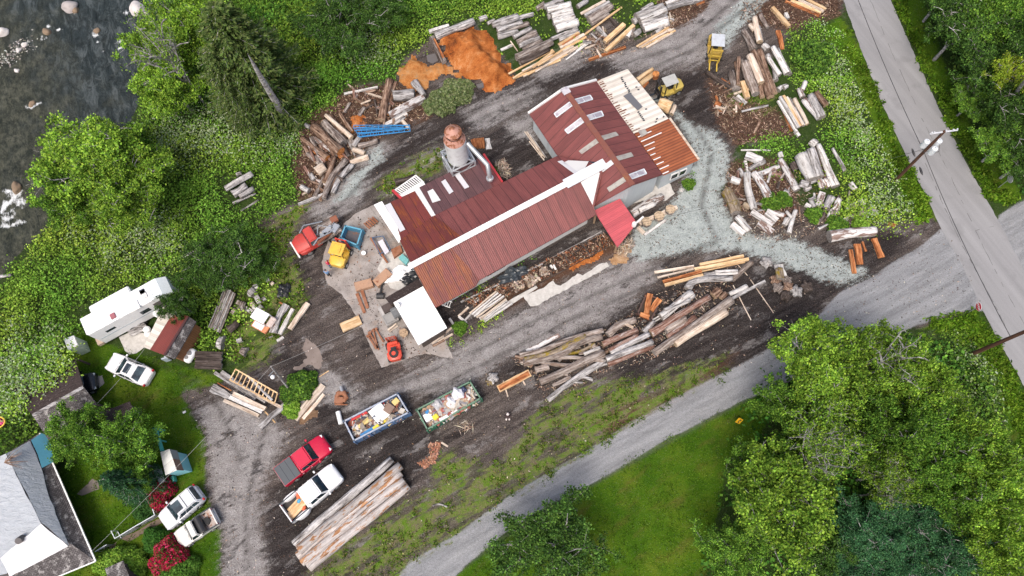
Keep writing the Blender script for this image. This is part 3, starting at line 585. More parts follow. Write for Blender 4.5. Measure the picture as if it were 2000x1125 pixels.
# barn
ZB, ZBW, ZBE = 5.7, 2.8, 3.6
b0, b1 = G(1101, 174, ZB), G(1235, 362, ZB); ba = b1-b0
w0, w1 = G(1033, 221, ZBW), G(1157, 404, ZBW); plBW = plane(b0, b1, w0)
q0, q1 = G(1164, 157, ZBE), G(1294, 341, ZBE); plBE = plane(b0, b1, q0)
roofmesh('roof', [b0, b1, GP(1157, 405, plBW), w0], RED, mill, ba)
roofmesh('roof', [b0, b1, GP(1294, 341, plBE), q0], RED, mill, ba)
mb = MB(); mb.bar(b0+Vector((0, 0, .1)), b1+Vector((0, 0, .1)), .55, .06); mb.build('ridge_cap', RIDGE, mill)
mb = MB(); mb.bar(b0+Vector((0, 0, .16)), b0.lerp(b1, .06)+Vector((0, 0, .16)), .75, .12); mb.build('ridge_vent', SKYL, mill)
bars('trim', TRIMW, mill, [(w0, b0, .22, .3), (b0, q0, .22, .3)])
for k_, q in enumerate([[(1083, 222), (1114, 199), (1119, 206), (1088, 229)], [(1104, 254), (1137, 229), (1143, 237), (1110, 261)], [(1131, 295), (1167, 269), (1172, 277), (1137, 301)], [(1186, 367), (1219, 345), (1225, 353), (1191, 375)]]):
    skylight(q, plBW, mill, SKYL if k_ < 2 else SKYG)
for k_, q in enumerate([[(1120, 196), (1152, 187), (1157, 195), (1127, 204)], [(1143, 228), (1174, 218), (1178, 227), (1149, 236)], [(1171, 267), (1202, 258), (1208, 265), (1177, 275)], [(1200, 307), (1232, 298), (1237, 306), (1206, 315)], [(1226, 343), (1257, 331), (1262, 340), (1232, 351)]]):
    skylight(q, plBE, mill, SKYL if k_ in (0, 1, 4) else SKYG)
skylight([(1172, 328), (1197, 310), (1204, 317), (1178, 336)], plBW, mill, TRANS, 'roof_panel', frame=False)
# white valley panels lie on the shed roof
for q, pl in [([(1100, 319), (1110, 314), (1150, 316), (1140, 334), (1133, 340)], plN), ([(1134, 356), (1168, 334), (1171, 338), (1157, 400)], plS)]:
    skylight(q, pl, mill, WHT, 'roof_panel', frame=False, off=.02)
skylight([(1089, 316), (1098, 314), (1134, 340), (1127, 344)], plN, mill, TRANS, 'roof_panel', frame=False, off=.02)
bars('valley_flashing', GLASSD, mill, [(GP(1094, 311, plBW, .08), GP(1166, 318, plBW, .08), .14, .06), (GP(1172, 333, plBW, .08), GP(1158, 402, plBW, .08), .14, .06)])
# lean-tos
plL = plane(q0, q1, G(1226, 134, 2.9))
roofmesh('roof', [GP(x, y, plL, -.05) for x, y in [(1164, 158), (1226, 134), (1306, 231), (1239, 261)]], WRST, mill, ba)
roofmesh('roof', [GP(x, y, plL, -.03) for x, y in [(1239, 261), (1308, 231), (1365, 312), (1296, 342)]], RUSTR, mill, ba)
skylight([(1217, 188), (1230, 181), (1255, 209), (1245, 216)], plL, mill, roofmat('roof_grey_panel', (.42, .42, .45), (.34, .34, .37), seam=.3, lines=.4), 'roof_panel', frame=False, off=.02)
skylight([(1246, 256), (1259, 252), (1265, 261), (1253, 268)], plL, mill, SKYG, 'roof_panel', frame=False, off=.02)
for i in range(9):   # bare bright lap strips on the rusty roof
    a = GP(1246+i*6, 268+i*9.0, plL, .03); L_ = [26, 40, 20, 15, 10, 14, 14, 18, 12][i]; b = GP(1246+i*6+L_, 268+i*9.0-L_*.44, plL, .03); MB().bar(a, b, .10, .03).build('lap_strip', TRIMW, mill)
for i in range(26):
    t = i/25+random.uniform(-.01, .01); x_, y_ = 1166+(1239-1166)*t, 158+(261-158)*t; L_ = random.choice([3, 4, 6, 7, 9, 14]); MB().bar(GP(x_, y_, plL, .0), GP(x_+L_, y_-L_*.42, plL, .0), random.uniform(.05, .11), .03).build('rust_streak', RUSTR, mill)
for x_, y_ in [(1214+i*1.9+random.uniform(-1, 1), 152+i*3.4) for i in range(11)]+[(1247+i*2.1, 219+i*3.2) for i in range(6)]+[(1243, 170), (1247, 175), (1262, 213), (1283, 232), (1296, 228), (1281, 238)]: MB().box(GP(x_, y_, plL, .0), (.22, .12, .03), random.random()).build('hole_patch', GLASSD, mill)
mb = MB(); mb.bar(GP(1308, 231, plL, .0), GP(1365, 312, plL, .0), .2, .16); mb.build('trim', MAT['wood_pale'], mill)
# walls
walls('wall', [rl, GP(850, 601, plS), GP(1165, 419, plS), rr], WWHITE, mill, .75, .55)
walls('wall', [rl, nwL, nwR, rr], WBLUE, mill, .3, .25)
walls('wall', [GP(x, y, plA) for x, y in [(781, 456), (981, 357), (940, 308), (762, 396)]], WDARK, mill, .3, .25)
walls('wall', [b0, w0, GP(1157, 405, plBW), b1, GP(1294, 341, plBE), q0], WBLUE, mill, .28, .28)
walls('wall', [GP(x, y, plL, -.05) for x, y in [(1239, 261), (1308, 231), (1365, 312), (1296, 342)]], WBLUE, mill, .25, .2)
walls('wall', [GP(x, y, plL, -.05) for x, y in [(1166, 160), (1226, 136), (1300, 230), (1239, 261)]], WDARK, mill, .25, .2)
gw0, gw1 = GP(1296, 342, plL, 0), GP(1365, 312, plL, 0); gd = (gw1-gw0).normalized(); gn = Vector((gd.y, -gd.x, 0)).normalized()
for t in (.42, .62):
    wp = gw0.lerp(gw1, t)+Vector((0, 0, -1.6))-gn*.12+gn*.0; o = MB().bar(wp-gd*.45, wp+gd*.45, .1, .9).build('window', GLASSD, mill)
    mb = MB()
    for s_ in (-1, 1): mb.bar(wp+gd*.5*s_+Vector((0, 0, -.5)), wp+gd*.5*s_+Vector((0, 0, .5)), .14, .1)
    mb.bar(wp-gd*.5+Vector((0, 0, .5)), wp+gd*.5+Vector((0, 0, .5)), .14, .1); mb.bar(wp-gd*.5-Vector((0, 0, .5)), wp+gd*.5-Vector((0, 0, .5)), .14, .1); mb.build('frame', TRIMW, o)
for t in (.36, .42, .60, .72):
    wp = GP(850, 601, plS).lerp(GP(1165, 419, plS), t)+Vector((0, 0, -1.5)); dd_ = (GP(1165, 419, plS)-GP(850, 601, plS)).normalized(); nn_ = Vector((dd_.y, -dd_.x, 0)).normalized()
    MB().bar(wp-dd_*.5-nn_*.80, wp+dd_*.5-nn_*.80, .12, .8).build('window', GLASSD, mill)
# canopy
cp = thing('canopy', 'bright red kite-shaped metal canopy at the mill corner', 'canopy', (0, 0, 0))
CANR = roofmat('roof_bright_red', (.44, .07, .085), (.36, .055, .07), seam=.45, seamk=.35, gloss=.5)
cq = [G(1160, 411, 2.6), G(1211, 388, 2.8), G(1242, 430, 2.5), G(1236, 446, 2.4), G(1205, 482, 2.0)]
pc = plane(cq[0], cq[1], cq[4]); roofmesh('roof', [GP(x, y, pc) for x, y in [(1160, 411), (1211, 388), (1241, 431), (1237, 444), (1206, 483)]], CANR, cp, GP(1205, 482, pc)-GP(1160, 411, pc))
legs('post', WWOOD, cp, [GP(x, y, pc, -.05) for x, y in [(1164, 413), (1236, 436), (1205, 477)]], .18); mb = MB(); p_ = GP(1238, 440, pc, .1); mb.tube([p_, p_+Vector((.9, .8, .15))], .10, 8); mb.tube([p_+Vector((0, 0, -.1)), p_+Vector((0, 0, .35))], .22, 10); mb.build('lamp', TRIMW, cp)
# white roofed shed and shingled lean-to
ws = thing('shed', 'white flat-roofed shed attached to the mill end', 'shed', (0, 0, 0))
zz = 2.5; sq = [(768, 591), (826, 559), (873, 640), (817, 674)]; sp = [G(x, y, zz) for x, y in sq]; roofmesh('roof', sp, WHT, ws, sp[1]-sp[0], th=.15); walls('wall', sp, WDARK, ws, .3, .1)
MB().tube([G(776, 596, 2.5), G(776, 596, 3.1)], .22, 10).build('chimney', paint('galvanised', (.5, .52, .54), .35, .6, dirt=.2), ws)
dl = thing('shed', 'dark shingled lean-to between the white shed and the mill', 'shed', (0, 0, 0))
sp = [G(x, y, z_) for x, y, z_ in [(752, 582, 2.0), (818, 544, 2.0), (826, 558, 2.4), (762, 594, 2.4)]]; roofmesh('roof', sp, SHD, dl, sp[1]-sp[0]); walls('wall', sp, WDARK, dl, .2, .1)
# ---- dust collector ----
si = thing('dust_silo', 'white and rusty dust silo on a steel frame behind the mill', 'silo', G(901, 338))
sl_ = G(901, 338); st = paint('silo_white', (.62, .64, .65), .5, dirt=.35, rust=.10); rs = paint('silo_rust', (.5, .26, .2), .6, dirt=.3, rust=.55); gv = MAT['galvanised']
mb = MB(); mb.tube([(0, 0, 3.2), (0, 0, 6.6)], 1.05, 28, caps=False); mb.tube([(0, 0, 1.9), (0, 0, 3.2)], [.35, 1.05], 28); mb.build('tank', st, si, smooth=True)
mb = MB(); mb.tube([(0, 0, 6.6), (0, 0, 7.1), (0, 0, 7.25)], [1.05, .75, .7], 28, caps=False); mb.build('cone', rs, si, smooth=True)
mb = MB(); mb.tube([(0, 0, 7.2), (0, 0, 7.9)], .62, 24, caps=False); mb.tube([(0, 0, 7.85), (0, 0, 8.15), (0, 0, 8.55)], [.82, .5, .04], 24); mb.build('cap', rs, si, smooth=False)
ang = R(28)
cs = [Vector((math.cos(ang+a)*1.75, math.sin(ang+a)*1.75, 0)) for a in (R(45), R(135), R(225), R(315))]
for c_ in cs: MB().bar(c_, c_+Vector((0, 0, 3.4)), .16).build('leg', gv, si)
mb = MB()
for i in range(4):
    a, b = cs[i], cs[(i+1) % 4]
    for z_ in (1.3, 2.5, 3.4): mb.bar(a+Vector((0, 0, z_)), b+Vector((0, 0, z_)), .12)
    mb.bar(a+Vector((0, 0, 1.3)), b+Vector((0, 0, 3.4)), .07); mb.bar(b+Vector((0, 0, 1.3)), a+Vector((0, 0, 3.4)), .07)
mb.bar(cs[0]+Vector((0, 0, 3.3)), cs[2]+Vector((0, 0, 3.3)), .12); mb.bar(cs[1]+Vector((0, 0, 3.3)), cs[3]+Vector((0, 0, 3.3)), .12); mb.build('frame', gv, si)
mb = MB(); L0 = G(913, 280, 6.0)-sl_; L1 = G(952, 322, 5.4)-sl_; L2 = G(956, 342, 4.7)-sl_; mb.tube([L0, L1, L2, L2+Vector((0, 0, -.7))], .23, 12); mb.tube([L2+Vector((0, 0, -.75)), L2+Vector((0, 0, -.5))], .36, 12); mb.build('pipe', gv, si, smooth=True)
# ---- house bottom left ----
hs = thing('house', 'house with weathered shingle hip roof at the lower left', 'house', (0, 0, 0))
he = 2.2; hr = 4.1
H_ne, H_se, H_sw, H_nw = G(78, 846, he), G(187, 1096, he), G(12, 1168, he), G(-80, 935, he)
H_r1, H_r0 = G(81, 1022, hr), G(12, 886, hr-.3)
roofmesh('roof', [H_ne, H_se, H_r1, H_r0], SHG, hs, H_se-H_ne); roofmesh('roof', [H_se, H_sw, H_r1], SHG, hs, H_sw-H_se); roofmesh('roof', [H_sw, H_nw, H_r0, H_r1], SHG, hs, H_nw-H_sw)
walls('wall', [H_ne, H_se, H_sw, H_nw], WDARK, hs, 1.2, .3)
bars('gutter', TRIMW, hs, [(H_ne, H_se, .12, .12), (H_se, H_sw, .1, .1)])
plHE = plane(H_ne, H_se, H_r1); plHS = plane(H_se, H_sw, H_r1); plHW = plane(H_sw, H_nw, H_r1)
n = NT('tarp'); v = n.coord(); f = n.noise(n.map(v, (1, 2.4, 1), rot=(0, 0, .5)), 1.1, 6, .7, .8); n.bump(f, .9, .2); TARP = n.out(n.mix(f, (.33, .36, .40), (.52, .55, .59)), .45)
n = NT('tarp_white'); v = n.coord(); f = n.noise(n.map(v, (1, 1, 1)), 1.1, 6, .7, .8); n.bump(f, .9, .15); TARPW = n.out(n.mix(f, (.60, .61, .63), (.76, .76, .77)), .5)
def drape(name, polys, m, label, cat, off=.05, jit=2):
    mb = MB()
    for poly, pl in polys: mb.prism([GP(x, y, pl, off) for x, y in densify(poly, 14, jit)], .03)
    o = mb.build(name, m); return tag(o, label, cat)
drape('tarp', [([(12, 886), (58, 862), (80, 914), (92, 960), (115, 1020), (134, 1066), (81, 1022)], plHE), ([(-70, 930), (12, 886), (81, 1022), (14, 1120), (-60, 1140)], plHW)], TARP, 'grey tarp stretched over the lower-left house roof', 'tarp', jit=1.2)
drape('tarp', [([(81, 1022), (134, 1066), (20, 1126), (2, 1090)], plHS)], TARPW, 'white sheet on the lower hip of the lower-left house roof', 'tarp', off=.09, jit=1.2)
drape('roofing_sheet', [([(60, 861), (80, 847), (92, 852), (98, 866), (104, 903), (81, 915), (72, 886)], plHE)], paint('blue_sheet', (.13, .42, .55), .45, dirt=.15), 'turquoise-blue roofing sheet on the corner of the house roof', 'roofing sheet', off=.10, jit=.5)
tag(MB().tube([GP(42, 1052, plHS, -.2), GP(42, 1052, plHS, .5)], .28, 8).build('chimney', paint('sooty_dark', (.12, .11, .11), .9), hs))
# garage with overgrown roof
gr = thing('garage', 'overgrown dark shingled garage sheltering a black car', 'garage', (0, 0, 0))
a, b = G(64, 812, 3.3), G(163, 756, 3.3); c_, d_ = G(190, 790, 2.3), G(95, 860, 2.3); e_, f_ = G(146, 700, 2.3), G(20, 760, 2.3)
roofmesh('roof', [a, b, c_, d_], SHG, gr, b-a); roofmesh('roof', [a, b, e_, f_], SHD, gr, b-a); mb = MB(); mb.bar(a, b, .3, .1); mb.build('ridge_cap', MAT['wood_silver'], gr)
legs('post', WDARK, gr, [p_-Vector((0, 0, .15)) for p_ in (c_, d_, e_, f_)], .16); mb = MB(); mb.poly([(a.x, a.y, 0), (d_.x, d_.y, 0), (d_.x, d_.y, 2.1), (a.x, a.y, 3.1)]); mb.poly([(a.x, a.y, 0), (f_.x, f_.y, 0), (f_.x, f_.y, 2.1), (a.x, a.y, 3.1)]); mb.poly([(c_.x, c_.y, 0), (d_.x, d_.y, 0), (d_.x, d_.y, 2.1), (c_.x, c_.y, 2.1)]); mb.build('wall', WDARK, gr)
sg = thing('shed', 'small dark brown shingled shed beside the broadleaf trees', 'shed', (0, 0, 0))
sp = [G(202, 804, 2.6), G(253, 784, 2.2), G(265, 815, 2.2), G(212, 836, 2.6)]; roofmesh('roof', sp, SHD, sg, sp[1]-sp[0]); walls('wall', sp, WDARK, sg, .2, .1)
# red shed by the trailer
rsd = thing('shed', 'shed with red metal, white metal and grey shingle roof beside the trailer patio', 'shed', (0, 0, 0))
a, b = G(322, 694, 3.3), G(368, 618, 3.3); p1, p2 = G(280, 678, 2.3), G(318, 606, 2.3); plr = plane(a, b, p1)
roofmesh('roof', [GP(x, y, plr) for x, y in [(322, 694), (368, 618), (339, 609), (293, 683)]], roofmat('roof_shed_red', (.2, .04, .03), (.16, .034, .026), seam=.2, seamk=.3), rsd, a-p1)
roofmesh('roof', [GP(x, y, plr) for x, y in [(293, 683), (339, 609), (318, 600), (280, 678)]], WRST, rsd, b-a)
sp = [a, b, G(383, 628, 2.6), G(341, 702, 2.6)]; roofmesh('roof', sp, SHG, rsd, b-a)
walls('wall', [p1, p2, b, G(383, 628, 2.6), G(341, 702, 2.6), a], WREDW, rsd, .25, .1)
mb = MB(); mb.bar(a+Vector((0, 0, .08)), b+Vector((0, 0, .08)), .2, .05); mb.build('ridge_cap', RED, rsd)
mb = MB(); q_ = GP(349, 616, plr, .1); mb.tube([q_, q_+Vector((0, 0, .5))], .05, 6); mb.tube([q_+Vector((-.4, -.3, .4)), q_+Vector((.8, .5, .4))], .03, 6); mb.tube([q_+Vector((.0, 0, .45)), q_+Vector((0, .0, .6))], .16, 10); mb.build('antenna', TRIMW, rsd)
# playhouse
ph = thing('playhouse', 'small playhouse with white and brown roof and a turquoise gable', 'playhouse', (0, 0, 0))
zr = 2.9; zs = 2.1; r0, r1 = G(331, 877, zr), G(345, 918, zr)
roofmesh('roof', [r0, r1, G(323, 928, zs), G(313, 883, zs)], WHT, ph, r1-r0)
mR = G(350, 896, zs), G(358, 919, zs)
roofmesh('roof', [r0, r0.lerp(r1, .45), G(350, 898, zs), G(345, 880, zs)], paint('greysheet', (.22, .25, .26), .6), ph, r1-r0); roofmesh('roof', [r0.lerp(r1, .45), r1, G(358, 919, zs), G(350, 898, zs)], paint('brownsheet', (.22, .14, .11), .7, rust=.3), ph, r1-r0)
walls('wall', [G(313, 883, zs), r0, G(345, 880, zs), G(358, 919, zs), r1, G(323, 928, zs)], WTEAL, ph, .1, .06)
tl = paint('teal_paint', (.10, .48, .42), .5, dirt=.2, rust=.1)
gy = thing('play_frame', 'long turquoise wooden play frame behind the playhouse', 'play frame', (0, 0, 0))
mb = MB(); A0, A1 = G(303, 835, 1.8), G(317, 880, 1.8); B0, B1 = G(298, 838, 1.7), G(306, 858, 1.7)
bars('beam', tl, gy, [(A0, A1, .28, .15), (B0, B1, .12, .12)]); legs('post', tl, gy, (A0, A1, B0, B1), .12); MB().box(G(338, 936, .3), (.4, .5, .6), .4).build('step', tl, gy)
ms = thing('roof_stand', 'low grey sheet-metal shelter beside the red rhododendron', 'shelter', (0, 0, 0))
sp = [G(299, 919, 1.5), G(315, 915, 1.5), G(322, 940, 1.7), G(312, 946, 1.7)]; roofmesh('roof', sp, paint('zinc', (.30, .34, .36), .4, .3), ms, sp[1]-sp[0], th=.06)
legs('post', WDARK, ms, sp, .1); MB().box(G(324, 936, .5), (.7, 1.2, 1.0), .4).build('bin', paint('black_plastic', (.02, .02, .022), .4), ms, bevel=.05)
# edge shed bottom-left
eb = thing('shed', 'grey shingled roof among bushes at the bottom edge', 'shed', (0, 0, 0))
sp = [G(205, 1110, 2.4), G(240, 1095, 2.4), G(262, 1150, 2.4), G(222, 1170, 2.4)]; roofmesh('roof', sp, SHG, eb, sp[1]-sp[0]); walls('wall', sp, WDARK, eb, .2, .1)
# ---- fifth-wheel trailer ----
rv = thing('travel_trailer', 'long white fifth-wheel travel trailer parked against the brambles', 'trailer', (0, 0, 0))
RVW = paint('rv_white', (.82, .83, .84), .4, dirt=.12); RVR = paint('rv_roof', (.86, .86, .86), .6, dirt=.18, dcol=(.45, .42, .38)); zr = 3.5
A, B, C_, D = G(156, 622, zr), G(306, 541, zr), G(322, 578, zr), G(170, 655, zr); dl_ = (B-A).normalized(); dw = (D-A).normalized()
W_ = (D-A).length; L_ = (B-A).length
def rvb(x0, x1, y0, y1, z0, z1, name, m, bev=.08):
    c0 = A+dl_*x0+dw*y0; c = A+dl_*(x0+x1)/2+dw*(y0+y1)/2; M = Matrix((dl_, dw, dl_.cross(dw))).transposed(); c.z = (z0+z1)/2
    return MB().box(c, (x1-x0, y1-y0, z1-z0), rot=M).build(name, m, rv, bevel=bev)
rvb(0, L_-1.2, 0, W_, .55, zr-.03, 'body', RVW); rvb(-.02, L_-1.0, .06, W_-.06, zr-.05, zr+.03, 'roof', RVR, .02)
mb = MB(); M_ = lambda x, y, z: (A+dl_*x+dw*y).xy.to_3d()+Vector((0, 0, z))
prof = [(L_-1.25, 1.4), (L_-1.25, zr-.02), (L_-.2, zr-.04), (L_+.55, zr-.6), (L_+.75, 2.1), (L_+.3, 1.45)]
vs = [M_(x, y, z) for y in (.02, W_-.02) for x, z in prof]; k_ = len(prof); mb.add(vs, [tuple(range(k_)), tuple(reversed(range(k_, 2*k_)))]+[(i, i+k_, (i+1) % k_+k_, (i+1) % k_) for i in range(k_)]); mb.build('front_cap', paint('rv_cap', (.74, .79, .80), .35, dirt=.1), rv)
rvb(1.0, 4.9, -.75, .1, .9, zr-.12, 'slide_out', RVW); rvb(-.5, .02, .7, 1.9, .55, 1.0, 'bumper', paint('cardboard', (.45, .35, .27), .9), .02)
for x_, y_, sx, sy, m_ in [(2.5, 1.3, .45, .55, 'rv_vent_red'), (4.3, 1.5, .9, .9, 'rv_ac'), (6.2, .55, .45, .45, 'rv_grey'), (8.0, .45, .45, .5, 'rv_dark'), (9.6, .95, .5, .5, 'rv_pale')]:
    m_ = paint(m_, dict(rv_vent_red=(.35, .12, .14), rv_ac=(.80, .80, .78), rv_grey=(.40, .38, .40), rv_dark=(.06, .07, .10), rv_pale=(.72, .70, .68))[m_], .5); rvb(min(x_, L_-1.9), min(x_, L_-1.9)+sx, min(y_, W_-.7), min(y_, W_-.7)+sy, zr+.02, zr+.16, 'roof_vent', m_, .02)
for x_, z_, sx, sz in [(1.2, 2.4, .9, .35), (4.6, 2.3, .9, .6), (6.0, 1.9, 1.1, 1.7)]: rvb(x_, x_+sx, W_-.01, W_+.02, z_-sz/2, z_+sz/2, 'window' if sz < 1 else 'door', GLASSD if sz < 1 else paint('rv_door', (.12, .11, .11), .5), .0)
rvb(.3, L_-1.3, W_-.01, W_+.012, 1.6, 1.75, 'stripe', paint('rv_stripe', (.5, .56, .6), .4), 0)
for x_ in (2.8, 3.8):
    c = M_(x_, W_-.1, .38); t = MB(); t.tube([c-dw*.12, c+dw*.12], .38, 16); t.build('wheel', paint('tyre_black', (.02, .02, .02), .8), rv)
sb = thing('storage_box', 'small white box-shaped shed left of the trailer', 'storage box', (0, 0, 0))
sp = [G(x, y, 2.1) for x, y in [(124, 662), (144, 655), (152, 675), (133, 684)]]; roofmesh('lid', sp, RVR, sb, sp[1]-sp[0], th=.15); walls('wall', sp, paint('pale_green', (.50, .60, .50), .6), sb, .03, .14)
ds = thing('deck_steps', 'grey weathered timber steps at the trailer door', 'steps', (0, 0, 0))
for i in range(4):
    mb = MB(); c = G(262+i*3.2, 634+i*4.2, .75-i*.17); mb.box(c, (1.7, .38, .06), R(28)); mb.box(c-Vector((0, 0, c.z/2)), (.08, .3, c.z), R(28)); mb.build('tread', MAT['wood_silver'], ds)
mb = MB(); pa = G(262, 620, .8); mb.box(pa, (2.4, 1.3, .1), R(28))
for sx in (-1, 1): mb.box(pa+Vector((sx*.9, sx*.5, -.4)), (.1, .1, .8), R(28))
mb.build('platform', MAT['wood_silver'], ds); tag(MB().tube([G(258, 623, .9), G(258, 623, 1.15)], .42, 14).build('planter', MAT['wood_pale']), 'round pale tub on the trailer deck', 'tub')
for x, y, r_, h_, lb in [(308, 612, .4, 1.3, 'white propane tank beside the trailer'), (287, 644, .35, .9, 'white drum at the top right of the patio'), (289, 652, .3, .7, 'smaller white drum just below the first on the patio')]:
    tag(MB().tube([G(x, y, 0), G(x, y, h_*.9), G(x, y, h_)], [r_, r_, r_*.6], 14).build('drum', RVW, smooth=False), lb, 'drum')
# ================= LOGS, BEAMS, BOARDS =================
ADJ = dict(silver='silver-grey', white='bleached white', greybrown='grey-brown', brown='brown-barked', redbark='red-brown barked', dark='dark weathered', fresh='fresh yellow', pale='pale peeled', orange='orange', birch='pale patchy-barked', barklog='rusty-patched pale', mossy='mossy', smooth='smooth grey-brown')
ORD = ['first', 'second', 'third', 'fourth', 'fifth', 'sixth', 'seventh', 'eighth', 'ninth', 'tenth', 'eleventh', 'twelfth', 'thirteenth', 'fourteenth', 'fifteenth', 'sixteenth', 'seventeenth', 'eighteenth', 'nineteenth', 'twentieth', 'twenty-first', 'twenty-second', 'twenty-third', 'twenty-fourth', 'twenty-fifth', 'twenty-sixth', 'twenty-seventh', 'twenty-eighth', 'twenty-ninth', 'thirtieth']
def wood(kind, shape, pts, wpx, z=None, label=None, group=None, seed=None):
    rr_ = random.Random(seed if seed is not None else hash((pts[0], wpx)) & 0xffff)
    mx = sum(p[0] for p in pts)/len(pts); my = sum(p[1] for p in pts)/len(pts); wm = max(.07, wpx*(1.13 if shape == 'log' else 1.0)/SC(mx, my)); r = wm/2
    thk = dict(log=wm, beam=wm*.8, board=min(.14, wm*.5), slab=min(.22, wm*.4), stump=wm*.7)[shape]
    zc = (z or 0.0)+thk/2+.01
    W = [G(x, y, zc) for x, y in pts]; a, b = W[0], W[-1]; ctr = (a+b)/2
    d = b-a; rz = math.atan2(d.y, d.x); M = Matrix.Rotation(-rz, 3, 'Z'); L = [M @ (p-ctr) for p in W]
    # resample
    seg = []
    if shape in ('beam', 'board'): n = 2 if len(L) == 2 else len(L)
    else: n = max(6, min(16, int((b-a).length/.45)+4))
    tot = [0]
    for i in range(len(L)-1): tot.append(tot[-1]+(L[i+1]-L[i]).length)
    if len(L) > 2 and shape not in ('beam', 'board'): n = max(n, 12)
    for i in range(n):
        t = tot[-1]*i/(n-1); k = 0
        while k < len(tot)-2 and t > tot[k+1]: k += 1
        u = (t-tot[k])/(tot[k+1]-tot[k]+1e-9)
        if len(L) > 2:   # catmull
            p0 = L[max(k-1, 0)]; p1 = L[k]; p2 = L[k+1]; p3 = L[min(k+2, len(L)-1)]
            q = .5*((2*p1)+(p2-p0)*u+(2*p0-5*p1+4*p2-p3)*u*u+(3*p1-p0-3*p2+p3)*u**3)
        else: q = L[k].lerp(L[k+1], u)
        seg.append(q)
    mb = MB(); NS = 14; ph = [rr_.random()*6.28 for _ in range(8)]; rough = dict(white=.08, silver=.1, dark=.14, mossy=.16, greybrown=.1, redbark=.09, fresh=.03, pale=.04, smooth=.04, birch=.06).get(kind, .07)
    taper = rr_.uniform(-.12, .12)
    vs = []; Ls = (b-a).length
    for i, p in enumerate(seg):
        u = i/(n-1); t = (seg[min(i+1, n-1)]-seg[max(i-1, 0)]).normalized(); y = Vector((0, 0, 1)).cross(t).normalized(); zz_ = t.cross(y)
        rad = r*(1+taper*(u-.5)*2)*(1+rough*.6*math.sin(u*Ls*1.7+ph[0])); sh = Vector()
        if shape in ('log', 'stump'):
            if len(pts) == 2: sh = (y*math.sin(u*3.1+ph[1])+zz_*.0)*r*.18*math.sin(u*3.14159)
            for k in range(NS):
                an = 2*math.pi*k/NS; rk = rad*(1+rough*(math.sin(an*2+ph[2]+u*3)+.6*math.sin(an*3+ph[3]+u*Ls*.9)+.5*math.sin(an*5+ph[4]-u*Ls*1.3)))
                e = t*(rr_.uniform(-.5, .5)*rough*r*1.5 if i in (0, n-1) else 0)
                vs.append(p+sh+(y*math.cos(an)+zz_*math.sin(an))*rk+e)
        else:
            jl = (rough*1.8*r*math.sin(u*Ls*2.3+ph[5])+rough*r*math.sin(u*Ls*5+ph[6])) if shape == 'slab' else 0
            jr = (rough*1.8*r*math.sin(u*Ls*1.9+ph[7])+rough*r*math.sin(u*Ls*6+ph[1])) if shape == 'slab' else 0
            h = thk/2
            vs += [p+y*(-r+jl)-zz_*h, p+y*(r+jr)-zz_*h, p+y*(r+jr-.02)+zz_*h, p+y*(-r+jl+.02)+zz_*h]
    ns = NS if shape in ('log', 'stump') else 4
    fs = [(i*ns+k, i*ns+(k+1) % ns, (i+1)*ns+(k+1) % ns, (i+1)*ns+k) for i in range(n-1) for k in range(ns)]
    mb.add(vs, fs, 0)
    mb.f += [tuple(reversed(range(ns))), tuple(range((n-1)*ns, n*ns))]; mb.mi += [1, 1]
    if shape == 'log' and kind in ('silver', 'white', 'greybrown', 'smooth', 'brown') and Ls > 3 and rr_.random() < .6:
        for _ in range(rr_.randint(1, 2)):    # knots
            i = rr_.randint(1, n-2); an = rr_.uniform(.3, 2.8); p = seg[i]; dirn = (Vector((0, math.cos(an), math.sin(an)))); mb.tube([p+dirn*r*.7, p+dirn*r*1.18+Vector((.06, 0, 0))], [r*.28, r*.16], 7)
    nm = dict(log='log', beam='beam', board='board', slab='wood_slab', stump='stump')[shape]
    o = mb.build(nm, [MAT['wood_'+kind], MAT['end_'+('orange' if (kind == 'brown' and rr_.random() < .4) else ENDOF[kind])]], smooth=shape in ('log', 'stump'))
    if shape in ('log', 'stump'): o.data.polygons.foreach_set('use_smooth', [len(p.vertices) == 4 for p in o.data.polygons])
    o.location = ctr; o.rotation_euler = (0, 0, rz)
    if label: tag(o, label, dict(log='log', beam='beam', board='board', slab='wood slab', stump='stump')[shape], group, 'thing')
    return o
def pile(group, place, rows, z=0.0):
    """rows: 'kind shape x,y x,y [...] w [z]'"""
    R_ = []
    for ln in rows.strip().split('\n'):
        t = ln.split()
        if not t: continue
        pts = [tuple(float(q) for q in s_.split(',')) for s_ in t if ',' in s_]; nums = [float(s_) for s_ in t[2:] if ',' not in s_]
        R_.append((t[0], t[1], pts, nums[0], nums[1] if len(nums) > 1 else 0.0))
    kinds = {}
    for i, q in enumerate(R_): kinds.setdefault((q[0], q[1]), []).append(i)
    for (k, sh), ii in kinds.items():
        ii = sorted(ii, key=lambda i: sum(p[0] for p in R_[i][2])/len(R_[i][2])+.001*R_[i][2][0][1])
        for j, i in enumerate(ii):
            q = R_[i]; noun = dict(log='log', beam='beam', board='board', slab='slab', stump='stump')[sh]
            adj = ADJ[k]
            desc = adj if noun == 'log' and 'log' in adj else adj+' '+noun
            if len(ii) == 1: lb = f'only {desc} {place}'
            elif len(ii) == 2: lb = f'{["left-hand", "right-hand"][j]} {desc} {place}'
            else: lb = f'{ORD[j]} {desc} from left {place}'
            wood(q[0], q[1], q[2], q[3], z+q[4], lb, group)
pile('timbers walling the sawdust bay', 'walling the sawdust bay', '''
white beam 838,62 877,50 6 .4
silver log 850,71 926,42 12
greybrown beam 843,73 868,122 9 .3
silver beam 936,38 951,33 7
orange board 848,76 866,112 4 .75''')
